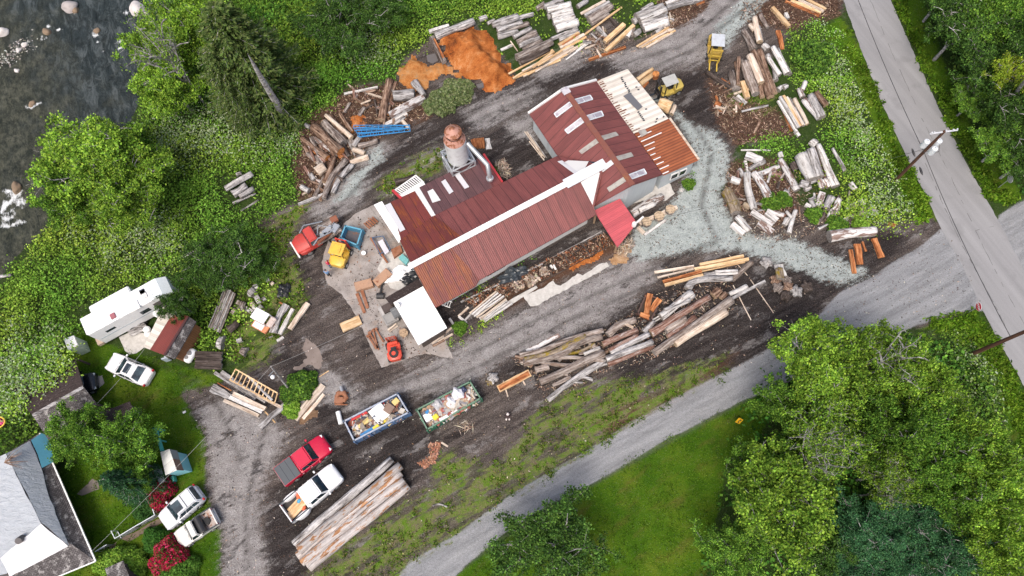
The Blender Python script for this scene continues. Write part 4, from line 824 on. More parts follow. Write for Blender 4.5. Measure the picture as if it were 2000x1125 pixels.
pile('grey logs right of the sawdust heap', 'in the grey stack right of the sawdust heap', '''
silver log 962,49 1012,32 10 .5
silver log 1008,37 1042,28 7 .4
silver log 971,60 1020,44 9 .2
greybrown log 984,60 1033,46 8
silver log 972,71 1012,62 9
silver log 1003,73 1038,55 7 .6
greybrown log 1010,82 1048,64 9 .4
silver log 1014,90 1053,72 8 .2
greybrown log 1022,98 1058,79 8
white board 978,98 1000,88 5
pale board 997,80 1011,100 2 .1
greybrown log 1008,113 1078,81 12 .2
dark log 1015,123 1073,97 9
silver log 952,46 966,40 6''')
pile('bleached logs stacked at the top edge', 'in the bleached stack at the top edge', '''
greybrown log 1048,18 1064,9 9
silver log 1062,13 1100,2 10 .2
white log 1068,20 1115,9 11 .5
white log 1077,32 1118,21 11 .4
white log 1080,44 1122,32 11 .3
white log 1086,57 1128,43 13 .2
silver log 1077,77 1128,56 7
silver log 1092,78 1132,62 5
silver log 1070,33 1078,30 8
silver log 1128,14 1147,1 8''')
pile('weathered boards and logs at the top edge', 'in the second stack at the top edge', '''
pale board 1134,27 1182,1 5 .4
silver beam 1142,31 1190,4 6 .2
greybrown log 1149,39 1195,11 12
greybrown log 1155,47 1189,28 7
silver beam 1165,51 1184,73 6
dark beam 1188,30 1210,60 5''')
pile('fresh sawn slabs behind the mill', 'in the fresh slab fan behind the mill', '''
fresh board 992,145 1080,97 3.5 .1
fresh board 1002,153 1075,108 4 .2
pale board 1020,139 1080,108 4 .3
fresh board 1006,152 1095,117 3.5 .1
pale board 1022,149 1100,112 3.5
fresh board 1030,146 1108,106 3 .2
fresh board 1040,132 1082,100 5 .3
fresh slab 1091,88 1131,64 6 .2
pale slab 1094,93 1141,67 6 .3
orange slab 1098,87 1128,68 3 .5
fresh board 1095,99 1145,72 4 .1
pale board 1085,121 1150,78 3
white board 1105,117 1148,85 3 .1
pale board 1075,118 1140,85 4
fresh board 1141,68 1214,14 3.5 .3
fresh beam 1181,82 1219,48 8 .3
fresh beam 1182,101 1238,50 7 .2
orange beam 1150,117 1222,92 5
pale board 1060,122 1120,90 5 .1
pale board 1045,140 1112,100 3.5 .2
white board 1125,100 1150,80 3
pale board 1013,148 1060,118 4
fresh board 1050,128 1098,98 4 .3''')
pile('bleached logs beside the gravel track', 'in the bleached stack beside the gravel track', '''
silver log 1253,20 1274,8 7
silver log 1242,32 1296,12 11 .3
white log 1249,41 1301,20 12 .6
silver log 1253,49 1302,33 11 .4
white log 1257,57 1303,41 12 .2
silver log 1289,55 1306,47 7
greybrown stump 1240,34 1247,31 12
silver stump 1236,42 1243,38 11
white log 1225,73 1232,58 7
greybrown log 1232,70 1238,56 6
silver log 1238,68 1250,60 9
fresh slab 1243,91 1306,53 4 .3
pale slab 1247,92 1310,56 4 .2
fresh slab 1252,92 1319,59 4
pale slab 1262,93 1313,64 4
silver beam 1302,15 1352,1 8 .2
white beam 1300,8 1330,-4 7
silver log 1345,5 1372,-4 8
orange slab 1360,8 1375,2 6''')
pile('fresh planks at the top right', 'in the fresh stack at the top right', '''
orange board 1534,2 1600,31 5
fresh board 1545,0 1604,25 5 .15
pale board 1560,-1 1609,22 5 .3
fresh board 1575,-2 1613,18 5 .15
fresh beam 1508,15 1541,52 7
white beam 1534,26 1539,37 6
orange slab 1520,60 1528,96 8''')
pile('log deck near the yellow loader', 'in the log deck below the yellow loader', '''
pale log 1474,34 1484,82 9 .2
pale log 1464,48 1474,60 8
silver log 1480,52 1488,83 7
greybrown log 1485,28 1499,54 6
greybrown log 1452,60 1472,97 11
white log 1490,88 1499,97 10
white log 1509,92 1538,144 9
silver log 1519,95 1543,146 6
silver log 1498,108 1508,125 8
white log 1500,112 1510,128 1523,147 8 .3
brown log 1443,112 1441,166 6 .6
brown log 1436,120 1440,140 5
greybrown log 1428,140 1438,175 11
greybrown log 1449,118 1457,150 8
fresh beam 1449,160 1460,192 9 .1
smooth log 1454,122 1476,184 14 .2
pale log 1464,108 1487,162 11 .6
brown log 1471,100 1505,190 11 .3
brown log 1483,97 1513,183 9 .4
brown log 1483,164 1489,190 9
fresh log 1457,150 1464,177 5
dark log 1380,140 1427,171 7
orange beam 1408,154 1431,170 4
pale beam 1433,184 1449,178 4
white beam 1440,187 1457,203 6
orange stump 1396,202 1408,206 10
silver log 1448,218 1500,206 4
pale board 1404,194 1419,208 3
greybrown log 1476,150 1482,170 8
silver log 1511,135 1515,158 7''')
pile('squared timbers by the brambles', 'in the squared stack by the brambles', '''
white beam 1520,197 1556,258 5 .3
white beam 1524,189 1559,250 6 .6
fresh beam 1530,187 1563,247 5 .6
pale beam 1536,190 1568,245 5 .6
silver beam 1541,192 1570,246 5 .3
white beam 1553,256 1561,266 6
pale log 1551,193 1577,243 7
birch log 1560,174 1568,190 9
birch log 1570,194 1599,233 9
silver log 1584,186 1604,230 14
brown log 1594,180 1613,206 10
silver stump 1519,176 1526,170 10
silver stump 1530,172 1537,167 9
brown board 1472,222 1485,237 4
brown board 1485,236 1472,262 4
orange board 1529,215 1546,256 4
white log 1573,160 1566,176 8''')
pile('big bleached logs in the brambles', 'in the big bleached stack', '''
white log 1563,303 1586,350 18 .4
silver log 1582,292 1601,346 14 .5
white log 1583,276 1593,284 14
white log 1598,283 1632,364 11 .2
brown log 1588,284 1613,352 5
silver stump 1580,354 1592,350 13
birch log 1598,346 1607,368 9
birch log 1610,350 1619,366 9
silver log 1563,357 1577,363 13
silver log 1626,290 1650,334 6
white log 1661,357 1671,370 9
birch log 1523,312 1557,372 11
white log 1523,298 1527,308 8
dark log 1546,319 1555,331 10
silver log 1571,370 1583,366 8''')
pile('scattered bleached pieces by the teal gravel', 'in the scattered heap by the teal gravel', '''
white board 1447,293 1505,293 3
white slab 1456,303 1488,314 15 .3
silver log 1463,331 1493,314 8
birch log 1480,341 1521,325 8
white board 1455,314 1461,337 6
white log 1427,350 1445,355 11
white log 1459,338 1461,370 1473,409 11 .2
birch log 1472,337 1491,365 1502,388 13 .2
mossy log 1417,372 1430,394 1437,416 17
mossy stump 1452,398 1464,406 11
white beam 1429,438 1453,457 10
white log 1439,423 1464,451 10
white beam 1468,413 1509,440 9 .3
white beam 1496,415 1517,432 11
birch beam 1482,434 1508,455 12
birch log 1498,410 1530,421 8
white log 1531,440 1539,427 9
white log 1541,456 1549,426 7 .4
white log 1548,427 1536,412 5 .45
white log 1549,427 1554,411 6 .45
dark log 1534,452 1569,437 8
white board 1590,377 1592,393 4
birch slab 1607,376 1598,403 13
silver log 1624,385 1614,408 12
birch log 1638,389 1629,412 10
white log 1624,409 1617,426 5
silver log 1635,409 1625,430 6
white beam 1573,399 1583,405 7
silver log 1583,391 1591,405 8
white slab 1651,406 1686,395 9
birch slab 1646,433 1666,422 10
silver slab 1695,408 1716,416 8
silver log 1444,330 1452,345 7
silver stump 1531,372 1540,377 9
brown log 1560,402 1566,438 2
brown board 1742,420 1765,399 2
pale board 1735,414 1755,408 2
dark log 1660,445 1710,436 3
birch log 1688,400 1680,388 7''')
wood('birch', 'log', [(1619, 462), (1709, 451)], 18, 0, 'large white-barked log lying alone at the edge of the brambles', None)
pile('orange rotten slabs', 'below the large white-barked log', '''
orange slab 1661,488 1669,534 8
orange slab 1674,477 1680,516 12
orange slab 1684,472 1691,491 5
orange slab 1707,466 1722,503 11
orange slab 1735,437 1749,441 7''')
pile('beams and logs on stickers in the yard', 'in the row on stickers', '''
pale beam 1278,532 1355,520 5 .15
pale beam 1284,542 1380,519 4 .15
fresh beam 1366,517 1452,500 6 .3
fresh beam 1356,526 1462,506 6 .3
fresh board 1370,530 1455,512 3 .15
orange beam 1295,550 1370,530 6 .3
fresh beam 1298,557 1373,537 6 .3
silver log 1375,538 1397,533 8
white log 1396,533 1440,532 10
smooth log 1430,546 1469,512 9
silver log 1343,565 1354,550 1385,544 1430,544 12
pale board 1424,498 1460,538 1.5 .02
pale board 1335,524 1342,536 1.5 .02
pale board 1302,536 1319,558 1.5 .02''')
pile('large logs in the yard', 'in the long log row', '''
white log 1290,619 1352,574 15
silver log 1298,606 1348,586 8 .4
redbark log 1271,651 1385,580 13
smooth log 1300,646 1339,622 13
redbark log 1303,658 1358,618 9
smooth log 1277,690 1429,585 14
pale log 1318,672 1419,609 13
brown stump 1393,578 1405,566 17
brown log 1407,582 1418,573 9
white log 1424,575 1459,559 8
pale board 1432,557 1467,625 2
pale board 1466,546 1511,611 2
pale board 1311,583 1325,601 1.5
pale board 1358,580 1376,606 1.5
white slab 1273,629 1300,612 8''')
tag(wood('silver', 'beam', [(1430, 583), (1494, 549)], 6, .15), 'straight pale blue-grey beam at the right end of the long log row', 'beam')
pile('barked logs stacked mid yard', 'in the barked stack mid yard', '''
smooth log 1187,655 1210,634 1242,625 12
pale board 1213,628 1237,640 5 .45
redbark log 1177,672 1245,644 10
redbark log 1190,685 1246,655 9 .3
silver log 1192,689 1268,652 9 .3
silver log 1184,702 1275,667 11 .3
redbark log 1187,712 1277,676 9
silver log 1256,648 1277,628 9
brown log 1180,690 1200,678 7''')
pile('crooked logs in the yard', 'in the crooked log bundle', '''
smooth log 1015,693 1060,684 1110,663 1178,645 9 .4
mossy log 1025,703 1080,688 1110,672 1144,656 9 .5
smooth log 1022,709 1095,692 1130,670 1176,657 12 .3
mossy log 1105,692 1135,685 1162,672 7
smooth log 1068,700 1120,698 1155,702 1180,704 7 .3
smooth log 1056,707 1110,714 1135,706 8 .2
white log 1140,692 1172,679 6 .2
smooth log 1130,690 1176,685 6
brown log 1006,696 1026,701 7
smooth log 1055,746 1095,728 1140,706 1181,691 14 .1
smooth log 1079,753 1115,736 7
smooth log 1092,726 1110,731 8
smooth log 1045,722 1072,716 12
brown log 1034,716 1044,703 7
smooth log 1016,708 1060,700 6
birch slab 1028,686 1060,672 1092,654 9
smooth log 1090,705 1110,684 1130,676 8
white log 1145,700 1180,690 7 .2
smooth log 1150,672 1170,680 7''')
wood('silver', 'log', [(1070, 782), (1120, 742), (1165, 714), (1184, 707)], 10, 0, 'pale forked dead log at the lower edge of the crooked bundle', 'crooked logs in the yard')
wood('silver', 'log', [(1120, 740), (1140, 737), (1158, 742)], 5, .1, 'upper side branch of the pale forked dead log', 'crooked logs in the yard')
wood('silver', 'log', [(1118, 746), (1138, 748)], 4, .1, 'lower side branch of the pale forked dead log', 'crooked logs in the yard')
pile('five long logs near the pickups', 'in the long log raft beside the white pickup', '''
silver log 575,1063 766,897 14 .1
barklog log 584,1074 783,909 17 .3
barklog log 582,1087 784,924 14 .1
barklog log 590,1099 789,937 15 .25
barklog log 603,1108 798,949 15 .05''')
pile('weathered timber by the ladder frame', 'in the weathered stack beside the yellow frame', '''
silver beam 420,728 500,780 7
silver beam 433,727 520,785 9
silver beam 485,735 532,782 5 .9
pale beam 500,770 550,796 6 .2
silver slab 414,757 452,777 15
orange board 425,748 452,763 2.5 .3
pale beam 456,769 519,799 9 .4
white beam 449,776 513,805 8 .4
pale beam 438,782 506,812 7 .1
silver slab 508,835 545,800 592,760 11 .2
pale slab 576,819 632,752 13
pale slab 592,818 633,770 7
fresh board 516,802 538,826 3
silver board 480,780 508,800 5
fresh board 623,736 642,724 2
silver board 484,813 500,816 2''')
pile('grey planks among the brambles', 'in the tall grey plank stack', '\n'.join(f'{random.choice(["silver","silver","greybrown"])} board {408+i*3.4:.1f},{640+i*1.6:.1f} {441+i*3.0:.1f},{560+i*2.2:.1f} 4 {.3+.1*(i%2):.1f}' for i in range(7)))
pile('split slabs by the old cab', 'beside the old tractor cab', '''
silver slab 533,650 541,625 560,595 13 .3
white slab 546,653 572,603 8
pale slab 566,643 580,622 602,592 10 .2
white beam 541,666 554,658 5
silver board 518,662 536,655 3
orange slab 545,590 575,605 3''')
wood('fresh', 'slab', [(667, 641), (704, 624)], 19, .15, 'thick yellow squared slab lying across the concrete edge', None)
pile('firewood blocks among the brambles', 'in the firewood heap among the brambles', '''
silver stump 489,568 497,575 17
silver stump 495,562 505,558 10
silver beam 499,585 507,580 10
white beam 501,590 508,586 9
pale stump 492,592 497,598 10
greybrown log 470,606 476,590 12
silver beam 481,600 484,608 7
white beam 485,605 494,610 8
silver stump 496,598 502,603 10
silver stump 513,586 519,582 8
greybrown stump 455,606 462,611 12
silver stump 520,548 527,546 9
pale stump 529,556 534,551 7
dark log 447,644 465,630 14
greybrown stump 472,684 482,688 16
silver beam 463,667 473,663 8
silver stump 428,668 437,670 24
greybrown stump 463,594 468,588 9
silver stump 507,602 512,597 9''')
pile('grey weathered logs lost in the brambles', 'deep in the brambles', '''
silver log 440,369 493,339 10 .5
silver log 455,380 482,362 13 .3
silver log 468,384 496,368 9 .3
silver log 455,397 500,378 4 .1
silver log 470,412 505,391 3
silver log 360,505 407,475 5 .3
silver log 0,540 24,537 5 .1
silver log 462,341 472,338 6 .4''')
pile('cull logs beside the brambles', 'in the cull heap above the blue racking', '''
white board 672,183 738,170 4 .3
pale board 712,180 750,192 4
brown log 761,157 745,235 12 .2
brown log 773,160 762,186 6
brown log 766,182 757,225 6
silver log 769,187 810,185 17
silver log 809,160 828,187 11 .2
birch beam 762,227 828,190 13 .2
white beam 750,246 795,222 7
silver log 768,243 790,228 6
pale beam 786,236 800,252 6
brown log 665,222 688,258 7
pale log 636,225 660,245 687,269 7 .4
greybrown log 632,240 672,280 14
brown log 645,226 668,262 9
brown log 690,190 725,212 4
brown board 712,190 724,214 3
brown board 740,236 760,200 4''')
pile('brown logs below the blue racking', 'in the brown heap below the blue racking', '''
brown log 612,248 666,296 15 .3
brown log 590,269 640,309 10
birch log 611,269 661,303 7
silver log 596,243 606,249 6
greybrown log 685,272 692,286 7
greybrown log 700,286 738,275 9
silver log 689,286 703,267 8
pale log 690,292 713,300 9
pale log 685,318 720,306 9
pale stump 618,336 634,325 19
greybrown log 632,388 648,347 677,312 9 .3
silver log 650,378 662,350 688,322 8 .1
brown log 634,356 654,307 9 .2
greybrown log 615,384 634,345 7
silver beam 583,400 632,380 6
white log 588,364 604,373 9
pale board 590,380 610,369 4
greybrown log 600,300 625,322 7
orange slab 660,300 668,308 10
orange beam 604,288 618,300 6
silver log 607,340 614,352 9
brown log 640,372 668,332 6 .1
pale log 610,352 618,345 6
greybrown log 616,306 628,325 7
silver log 676,330 700,312 5
brown log 625,392 645,360 5''')
pile('bright lumber beside the mill trench', 'in the white lumber heap beside the trench', '\n'.join(f'{random.choice(["white","white","pale"])} beam {917+i*3.2+random.uniform(-1,9):.1f},{612+i*2.0:.1f} {972+i*3.6+random.uniform(-4,2):.1f},{569+i*3.0:.1f} 3.6 {.3 if i%2 else .12}' for i in range(9))+'''
white beam 896,618 912,631 5
pale board 844,671 890,634 4
pale board 856,668 884,652 4
white board 927,590 935,583 7
pale board 895,618 915,600 4
white beam 899,634 921,612 3.5
silver beam 878,622 889,638 5
brown board 845,676 868,664 5''')
pile('logs and rounds on the cradle by the canopy', 'on the cradle right of the red canopy', '''
birch log 1233,418 1294,384 14 .15
white log 1248,412 1278,396 9 .8
brown log 1232,411 1282,382 4
pale beam 1248,437 1322,405 8
white beam 1258,459 1300,430 5
pale beam 1246,444 1258,456 7''')
for i, (x, y, r_) in enumerate([(1263, 434, 9), (1287, 423, 9.5), (1309, 410, 9)]):
    q = G(x, y, .62); s_ = SC(x, y); mb = MB(); rd_ = r_/s_
    vs = [(math.cos(a)*rd_*(1+.06*math.sin(a*5+i)), math.sin(a)*rd_*(1+.06*math.sin(a*7+i)), z_) for z_ in (-.2, .2) for a in [2*math.pi*k/24 for k in range(24)]]
    mb.add(vs, [(k, (k+1) % 24, 24+(k+1) % 24, 24+k) for k in range(24)], 0); mb.f += [tuple(reversed(range(24))), tuple(range(24, 48))]; mb.mi += [1, 1]
    o = mb.build('tree_round', [MAT['wood_greybrown'], MAT['end_pale']]); o.location = q; tag(o, ['left', 'middle', 'right'][i]+' tree round of the three on the beam by the canopy', 'tree round', 'tree rounds by the canopy')
pile('logs in front of the forklift', 'in front of the yellow forklift', '''
fresh log 1244,156 1275,135 7 .1
fresh log 1250,166 1275,145 8
orange beam 1252,176 1266,160 4
fresh log 1286,202 1310,211 20
pale log 1311,223 1318,206 7''')
q = G(1281, 145, .5); o = MB().tube([(0, 0, -.5), (0, 0, .12)], .36, 20, 0, True, 1).build('log', [MAT['wood_orange'], MAT['end_orange']]); o.location = q; tag(o, 'short upright log with a bright orange cut top by the forklift', 'log')
pile('slats leaning along the barn wall', 'along the pale blue barn wall', '''
pale board 1025,257 1060,305 2
pale board 1029,257 1064,308 2.5
silver board 1035,262 1068,308 2
pale board 1034,276 1063,313 2''')
pile('curled bark sheets behind the silo', 'in the sheet row beside the dust silo', '''
orange slab 924,272 929,287 8
orange slab 931,271 936,289 9
orange slab 940,270 943,289 9
white slab 952,271 955,292 10''')
wood('dark', 'log', [(772, 357), (810, 345)], 11, .1, 'dark rotten log behind the white rafter frame')
pile('rails across the debris trench', 'in the debris trench', '''
dark beam 1064,516 1078,538 3 .1
dark beam 1100,496 1112,513 3 .1
dark beam 1137,476 1151,497 3 .1
dark beam 952,590 1165,488 1.6 .12
dark beam 1000,582 1190,480 1.6 .12
silver beam 900,590 1060,515 3
silver beam 1060,512 1175,452 2
white board 1075,518 1080,524 4 .1
white board 1081,517 1086,527 4 .1''')
def heap(group, place, poly, n, kinds, sd, ang=(0, 3.14), ln=(18, 50), wd=(4, 9), z=.25):
    g = random.Random(sd); rows = []
    while len(rows) < n:
        x = g.uniform(min(p[0] for p in poly), max(p[0] for p in poly)); y = g.uniform(min(p[1] for p in poly), max(p[1] for p in poly))
        if sdist([x], [y], poly)[0] < 0: continue
        a = g.uniform(*ang); L = g.uniform(*ln)/2; rows.append(f'{g.choice(kinds)} {g.choice(["log", "log", "slab", "beam"])} {x-math.cos(a)*L:.1f},{y+math.sin(a)*L:.1f} {x+math.cos(a)*L:.1f},{y-math.sin(a)*L:.1f} {g.uniform(*wd):.1f} {g.uniform(0, z):.2f}')
    pile(group, place, '\n'.join(rows))
heap('broken wood under the brown logs', 'among the small scraps under the brown logs', [(600, 262), (640, 240), (690, 290), (680, 330), (630, 380), (600, 340)], 26, ['brown', 'greybrown', 'redbark', 'silver', 'dark'], 5, (1.8, 2.8), (14, 38), (3, 7))
heap('broken wood under the cull logs', 'among the small scraps under the cull logs', [(650, 195), (690, 172), (800, 180), (800, 225), (740, 248), (680, 225)], 24, ['brown', 'redbark', 'dark', 'greybrown', 'pale'], 6, (0, 3.1), (10, 32), (2.5, 6))
heap('broken wood under the bleached logs', 'among the small scraps under the bleached logs', [(1430, 330), (1540, 330), (1560, 420), (1500, 450), (1440, 420)], 28, ['brown', 'dark', 'greybrown', 'redbark', 'silver'], 7, (0, 3.1), (10, 34), (2.5, 7))
heap('broken wood by the white-barked log', 'among the scraps above the white-barked log', [(1580, 385), (1690, 385), (1700, 440), (1600, 445)], 22, ['silver', 'birch', 'greybrown', 'dark'], 8, (.2, 2.2), (8, 26), (3, 7))
heap('broken wood by the log deck', 'among the scraps left of the log deck', [(1395, 150), (1440, 160), (1450, 215), (1400, 225)], 18, ['brown', 'pale', 'greybrown', 'orange'], 9, (0, 3.1), (8, 24), (2, 5))
heap('broken wood beside the fresh slabs', 'among the scraps beside the fresh slab fan', [(1140, 80), (1185, 55), (1200, 80), (1160, 115)], 16, ['pale', 'silver', 'brown'], 10, (0, 3.1), (8, 26), (2, 5))
heap('broken wood beside the gravel track', 'among the scraps right of the bleached stack', [(1296, 30), (1325, 38), (1310, 62), (1285, 66)], 12, ['pale', 'silver', 'brown'], 11, (0, 3.1), (8, 24), (2, 5))
# orange live-edge slab table
st_ = thing('slab_bench', 'bright orange live-edge slab set on two thin sticks', 'slab', G(1004, 742))
o = wood('fresh', 'slab', [(973, 760), (1035, 728)], 15, .3); o.name = 'slab'; o.location = o.location-st_.location; o.parent = st_
o = wood('orange', 'slab', [(975, 759), (1033, 729)], 9, .505); o.name = 'heartwood'; o.location = o.location-st_.location; o.parent = st_
for (x1, y1, x2, y2) in [(983, 744, 992, 775), (1018, 738, 1026, 752)]:
    a, b = G(x1, y1, .1)-st_.location, G(x2, y2, .1)-st_.location; MB().bar(a, b, .12, .2).build('sticker', MAT['wood_pale'], st_)
# rooty stumps
def stump(x, y, rp, label, kind='greybrown', z=.0, h=.7):
    rd_ = rp/SC(x, y); bm = bmesh.new(); bmesh.ops.create_icosphere(bm, subdivisions=4, radius=1); ph = [random.random()*6 for _ in range(6)]
    for v_ in bm.verts:
        c = v_.co; an = math.atan2(c.y, c.x); k = 1+.16*math.sin(an*5+ph[0])+.12*math.sin(an*8+ph[1])*(1-abs(c.z))+.07*math.sin(c.z*9+an*3+ph[2])+.05*math.sin(an*17+c.z*11+ph[3]); v_.co = Vector((c.x*k, c.y*k, c.z*.62+.08*math.sin(an*6+ph[4])*k))
    me = bpy.data.meshes.new('stump'); bm.to_mesh(me); bm.free(); me.materials.append(MAT['wood_'+kind]); me.polygons.foreach_set('use_smooth', [True]*len(me.polygons)); o = link('stump', me); o.location = G(x, y, rd_*.5); o.scale = (rd_,)*3; o.rotation_euler = (0, 0, random.random()*6)
    return tag(o, label, 'stump', 'root stumps in the yard')
for a in [(1497, 512, 11, 'pale flower-shaped stump standing apart above the stump cluster', 'silver'), (1520, 562, 10, 'leftmost grey stump of the cluster', 'greybrown'), (1539, 561, 10, 'middle brown hollow stump of the cluster', 'brown'), (1537, 547, 9, 'top middle stump touching the white slab stump', 'greybrown'), (1535, 578, 11, 'lowest dark stump of the cluster with a pale cut', 'dark'), (1555, 569, 11, 'whitish gnarled stump right of the lowest stump', 'silver'), (1575, 560, 11, 'rightmost dark stump of the cluster', 'dark'), (1515, 546, 10, 'brown root ball at the upper left of the cluster', 'brown'), (963, 738, 10, 'grey split stump beside the orange slab bench', 'silver'), (957, 746, 7, 'small yellowish stump piece left of the orange slab bench', 'mossy')]: stump(*a)
wood('white', 'slab', [(1521, 517), (1527, 540)], 16, .3, 'bright white slab-sided stump at the top of the cluster')
wood('mossy', 'log', [(1521, 524), (1524, 545)], 11, .35, 'lichen-covered root lying on the white slab stump')
# dark wood stack and propane tank
for i in range(6): wood('dark', 'beam', [(382+random.uniform(-2, 1), 689+i*5.5), (433+random.uniform(-2, 2), 690+i*5.8)], 6, .5+.1*(i % 2), ('uppermost', 'second from top', 'third from top', 'fourth from top', 'fifth from top', 'lowest')[i]+' black charred beam in the stack beside the white propane tank', 'black beams')
# ================= VEHICLES, MACHINES, PEOPLE, POLES =================
TYRE = MAT['tyre_black']; RIM = paint('rim_metal', (.45, .46, .47), .35, .6, dirt=.2); LAMPW = paint('lamp_glass', (.75, .78, .8), .15, dirt=.05); LAMPR = paint('lamp_red', (.45, .01, .02), .2, dirt=.05)
WIN = NT('window_glass'); v = WIN.coord(); WIN = WIN.out(WIN.mix(WIN.step(WIN.noise(v, 1.1, 3), .4, .65), (.012, .022, .03), (.05, .09, .11)), .06, 0, .9)
def loft(st, mat, name, parent, ridge=None, smooth=True, mi=None):
    """st = [(x, [(y,z)...half profile bottom->centre])]"""
    mb = MB(); n = len(st[0][1]); vs = []
    for x, pr in st:
        vs += [(x, -y, z) for y, z in pr]+[(x, y, z) for y, z in reversed(pr[:-1])]
    m = 2*n-1; fs = []
    for i in range(len(st)-1):
        for k in range(m-1): fs.append((i*m+k, (i+1)*m+k, (i+1)*m+k+1, i*m+k+1))
        fs.append((i*m+m-1, (i+1)*m+m-1, (i+1)*m, i*m))
    fs += [tuple(range(m)), tuple(reversed(range((len(st)-1)*m, len(st)*m)))]
    mb.add(vs, fs); o = mb.build(name, mat, parent, smooth=False); 
    if smooth:
        bm = bmesh.new(); bm.from_mesh(o.data); bmesh.ops.recalc_face_normals(bm, faces=bm.faces)
        for f in bm.faces: f.smooth = len(f.verts) == 4
        for e in bm.edges:
            if len(e.link_faces) == 2 and e.calc_face_angle(0) > R(38): e.smooth = False
        bm.to_mesh(o.data); bm.free()
    return o
def wheels(root, L, W, fx, rx, r=.36, w=.24, dual=False):
    for x in (fx, rx):
        for s in (-1, 1):
            c = Vector((x, s*(W/2-w*.5+.01+(.12 if dual and x == rx else 0)), r)); o = MB().tube([c-Vector((0, w/2, 0)), c+Vector((0, w/2, 0))], r, 20).build('wheel', TYRE, root, bevel=.0)
            MB().tube([c+Vector((0, s*w*.3, 0)), c+Vector((0, s*(w*.5+.012), 0))], [r*.62, r*.58], 14).build('rim', RIM, o)
def place(root, nose, tail, h=.8):
    a = G(*nose, h); b = G(*tail, h); m = (a+b)/2; d = a-b; root.location = (m.x, m.y, 0); root.rotation_euler = (0, 0, math.atan2(d.y, d.x)); return d.length
def pane(name, pts, root, mat=None, off=.012):
    pts = [Vector(p) for p in pts]; nn = plane(pts[0], pts[1], pts[2])[1]; cc = sum(pts, Vector())/4
    if (cc-Vector((cc.x*.6, 0, .6))).dot(nn) < 0: nn = -nn
    mb = MB(); mb.add([p+nn*off for p in pts]+[p-nn*.03 for p in pts], [(0, 1, 2, 3), (7, 6, 5, 4), (0, 4, 5, 1), (1, 5, 6, 2), (2, 6, 7, 3), (3, 7, 4, 0)]); return mb.build(name, mat or WIN, root)
def cabin(root, mat, W, xb0, xr0, xr1, xb1, zb, zr, wt=.78, sides=((.04, .5), (.54, .96)), roofbits=None):
    """frustum cabin: xb0 windscreen foot, xr0 roof front, xr1 roof rear, xb1 rear foot"""
    hb, ht = W/2*.93, W/2*wt
    B = [(xb0, -hb, zb), (xb0, hb, zb), (xb1, hb, zb), (xb1, -hb, zb)]; T = [(xr0, -ht, zr), (xr0, ht, zr), (xr1, ht, zr), (xr1, -ht, zr)]
    mb = MB(); mb.add(B+T, [(3, 2, 1, 0), (4, 5, 6, 7), (0, 1, 5, 4), (1, 2, 6, 5), (2, 3, 7, 6), (3, 0, 4, 7)]); o = mb.build('cabin', mat, root, bevel=.09)
    V = Vector; lp = lambda a, b, t: V(a).lerp(V(b), t)
    def face(a, b, c, d, u0, u1, v0, v1):   # a,b bottom; d,c top
        f = lambda u, v_: lp(lp(a, b, u), lp(d, c, u), v_); return [f(u0, v0), f(u1, v0), f(u1, v1), f(u0, v1)]
    pane('windscreen', face(B[0], B[1], T[1], T[0], .05, .95, .06, .9), root)
    pane('rear_window', face(B[3], B[2], T[2], T[3], .08, .92, .12, .88), root)
    for s0, s1 in sides:
        pane('side_window', face(B[0], B[3], T[3], T[0], s0, s1, .15, .88), root); pane('side_window', face(B[1], B[2], T[2], T[1], s0, s1, .15, .88), root)
    return o
def mirrors(root, x, W, z, m):
    for s in (-1, 1): MB().box((x, s*(W/2+.12), z), (.16, .22, .16)).build('mirror', m, root, bevel=.03)
def lamps(root, L, W, zf, zr, xr=None):
    for s in (-1, 1):
        MB().box((L/2-.22, s*W*.36, zf), (.34, .3, .14), s*-.35).build('headlight', LAMPW, root, bevel=.03)
        MB().box(((xr if xr else -L/2)+.06, s*W*.41, zr), (.14, .22, .22)).build('tail_light', LAMPR, root, bevel=.02)
def body_st(L, W, prof):
    st = []
    for x, wf, zt, zb in prof:
        w_ = W/2*wf; st.append((x*L, [(w_*.9, zb), (w_*.985, zb+.12), (w_, zb+.3), (w_*.985, zt-.16), (w_*.93, zt-.05), (w_*.8, zt), (w_*.4, zt+.035), (0, zt+.045)]))
    return st
SED = [(.5, .70, .60, .28), (.49, .80, .68, .24), (.46, .91, .77, .22), (.40, .97, .86, .22), (.24, 1, .94, .22), (.0, 1, .98, .22), (-.25, 1, 1.0, .22), (-.38, .97, .98, .22), (-.45, .92, .94, .24), (-.49, .80, .84, .26), (-.5, .7, .72, .3)]
def seams(root, L, W, zt, xs, m):
    for x in xs:
        for s in (-1, 1): MB().box((x, s*(W/2+.001), zt*.70), (.025, .02, zt*.52)).build('door_seam', GLASSD, root)
    for s in (-1, 1):
        MB().box(((xs[0]+xs[-1])/2, s*(W/2+.012), .42), (abs(xs[0]-xs[-1]), .05, .10)).build('sill', GLASSD, root)
        for x in xs[:-1]: MB().box((x-.75, s*(W/2+.015), zt*.86), (.16, .035, .035)).build('door_handle', RIM, root)
    MB().box((L/2-.01, 0, .52), (.05, W*.55, .2)).build('grille', GLASSD, root); MB().box((-L/2-.01, 0, .62), (.03, .5, .14)).build('number_plate', TRIMW, root)
    bars('wiper', GLASSD, root, [((L*.215, s*.35+.3, zt+.06), (L*.195, s*.35-.25, zt+.10), .02) for s in (-1, 1)])
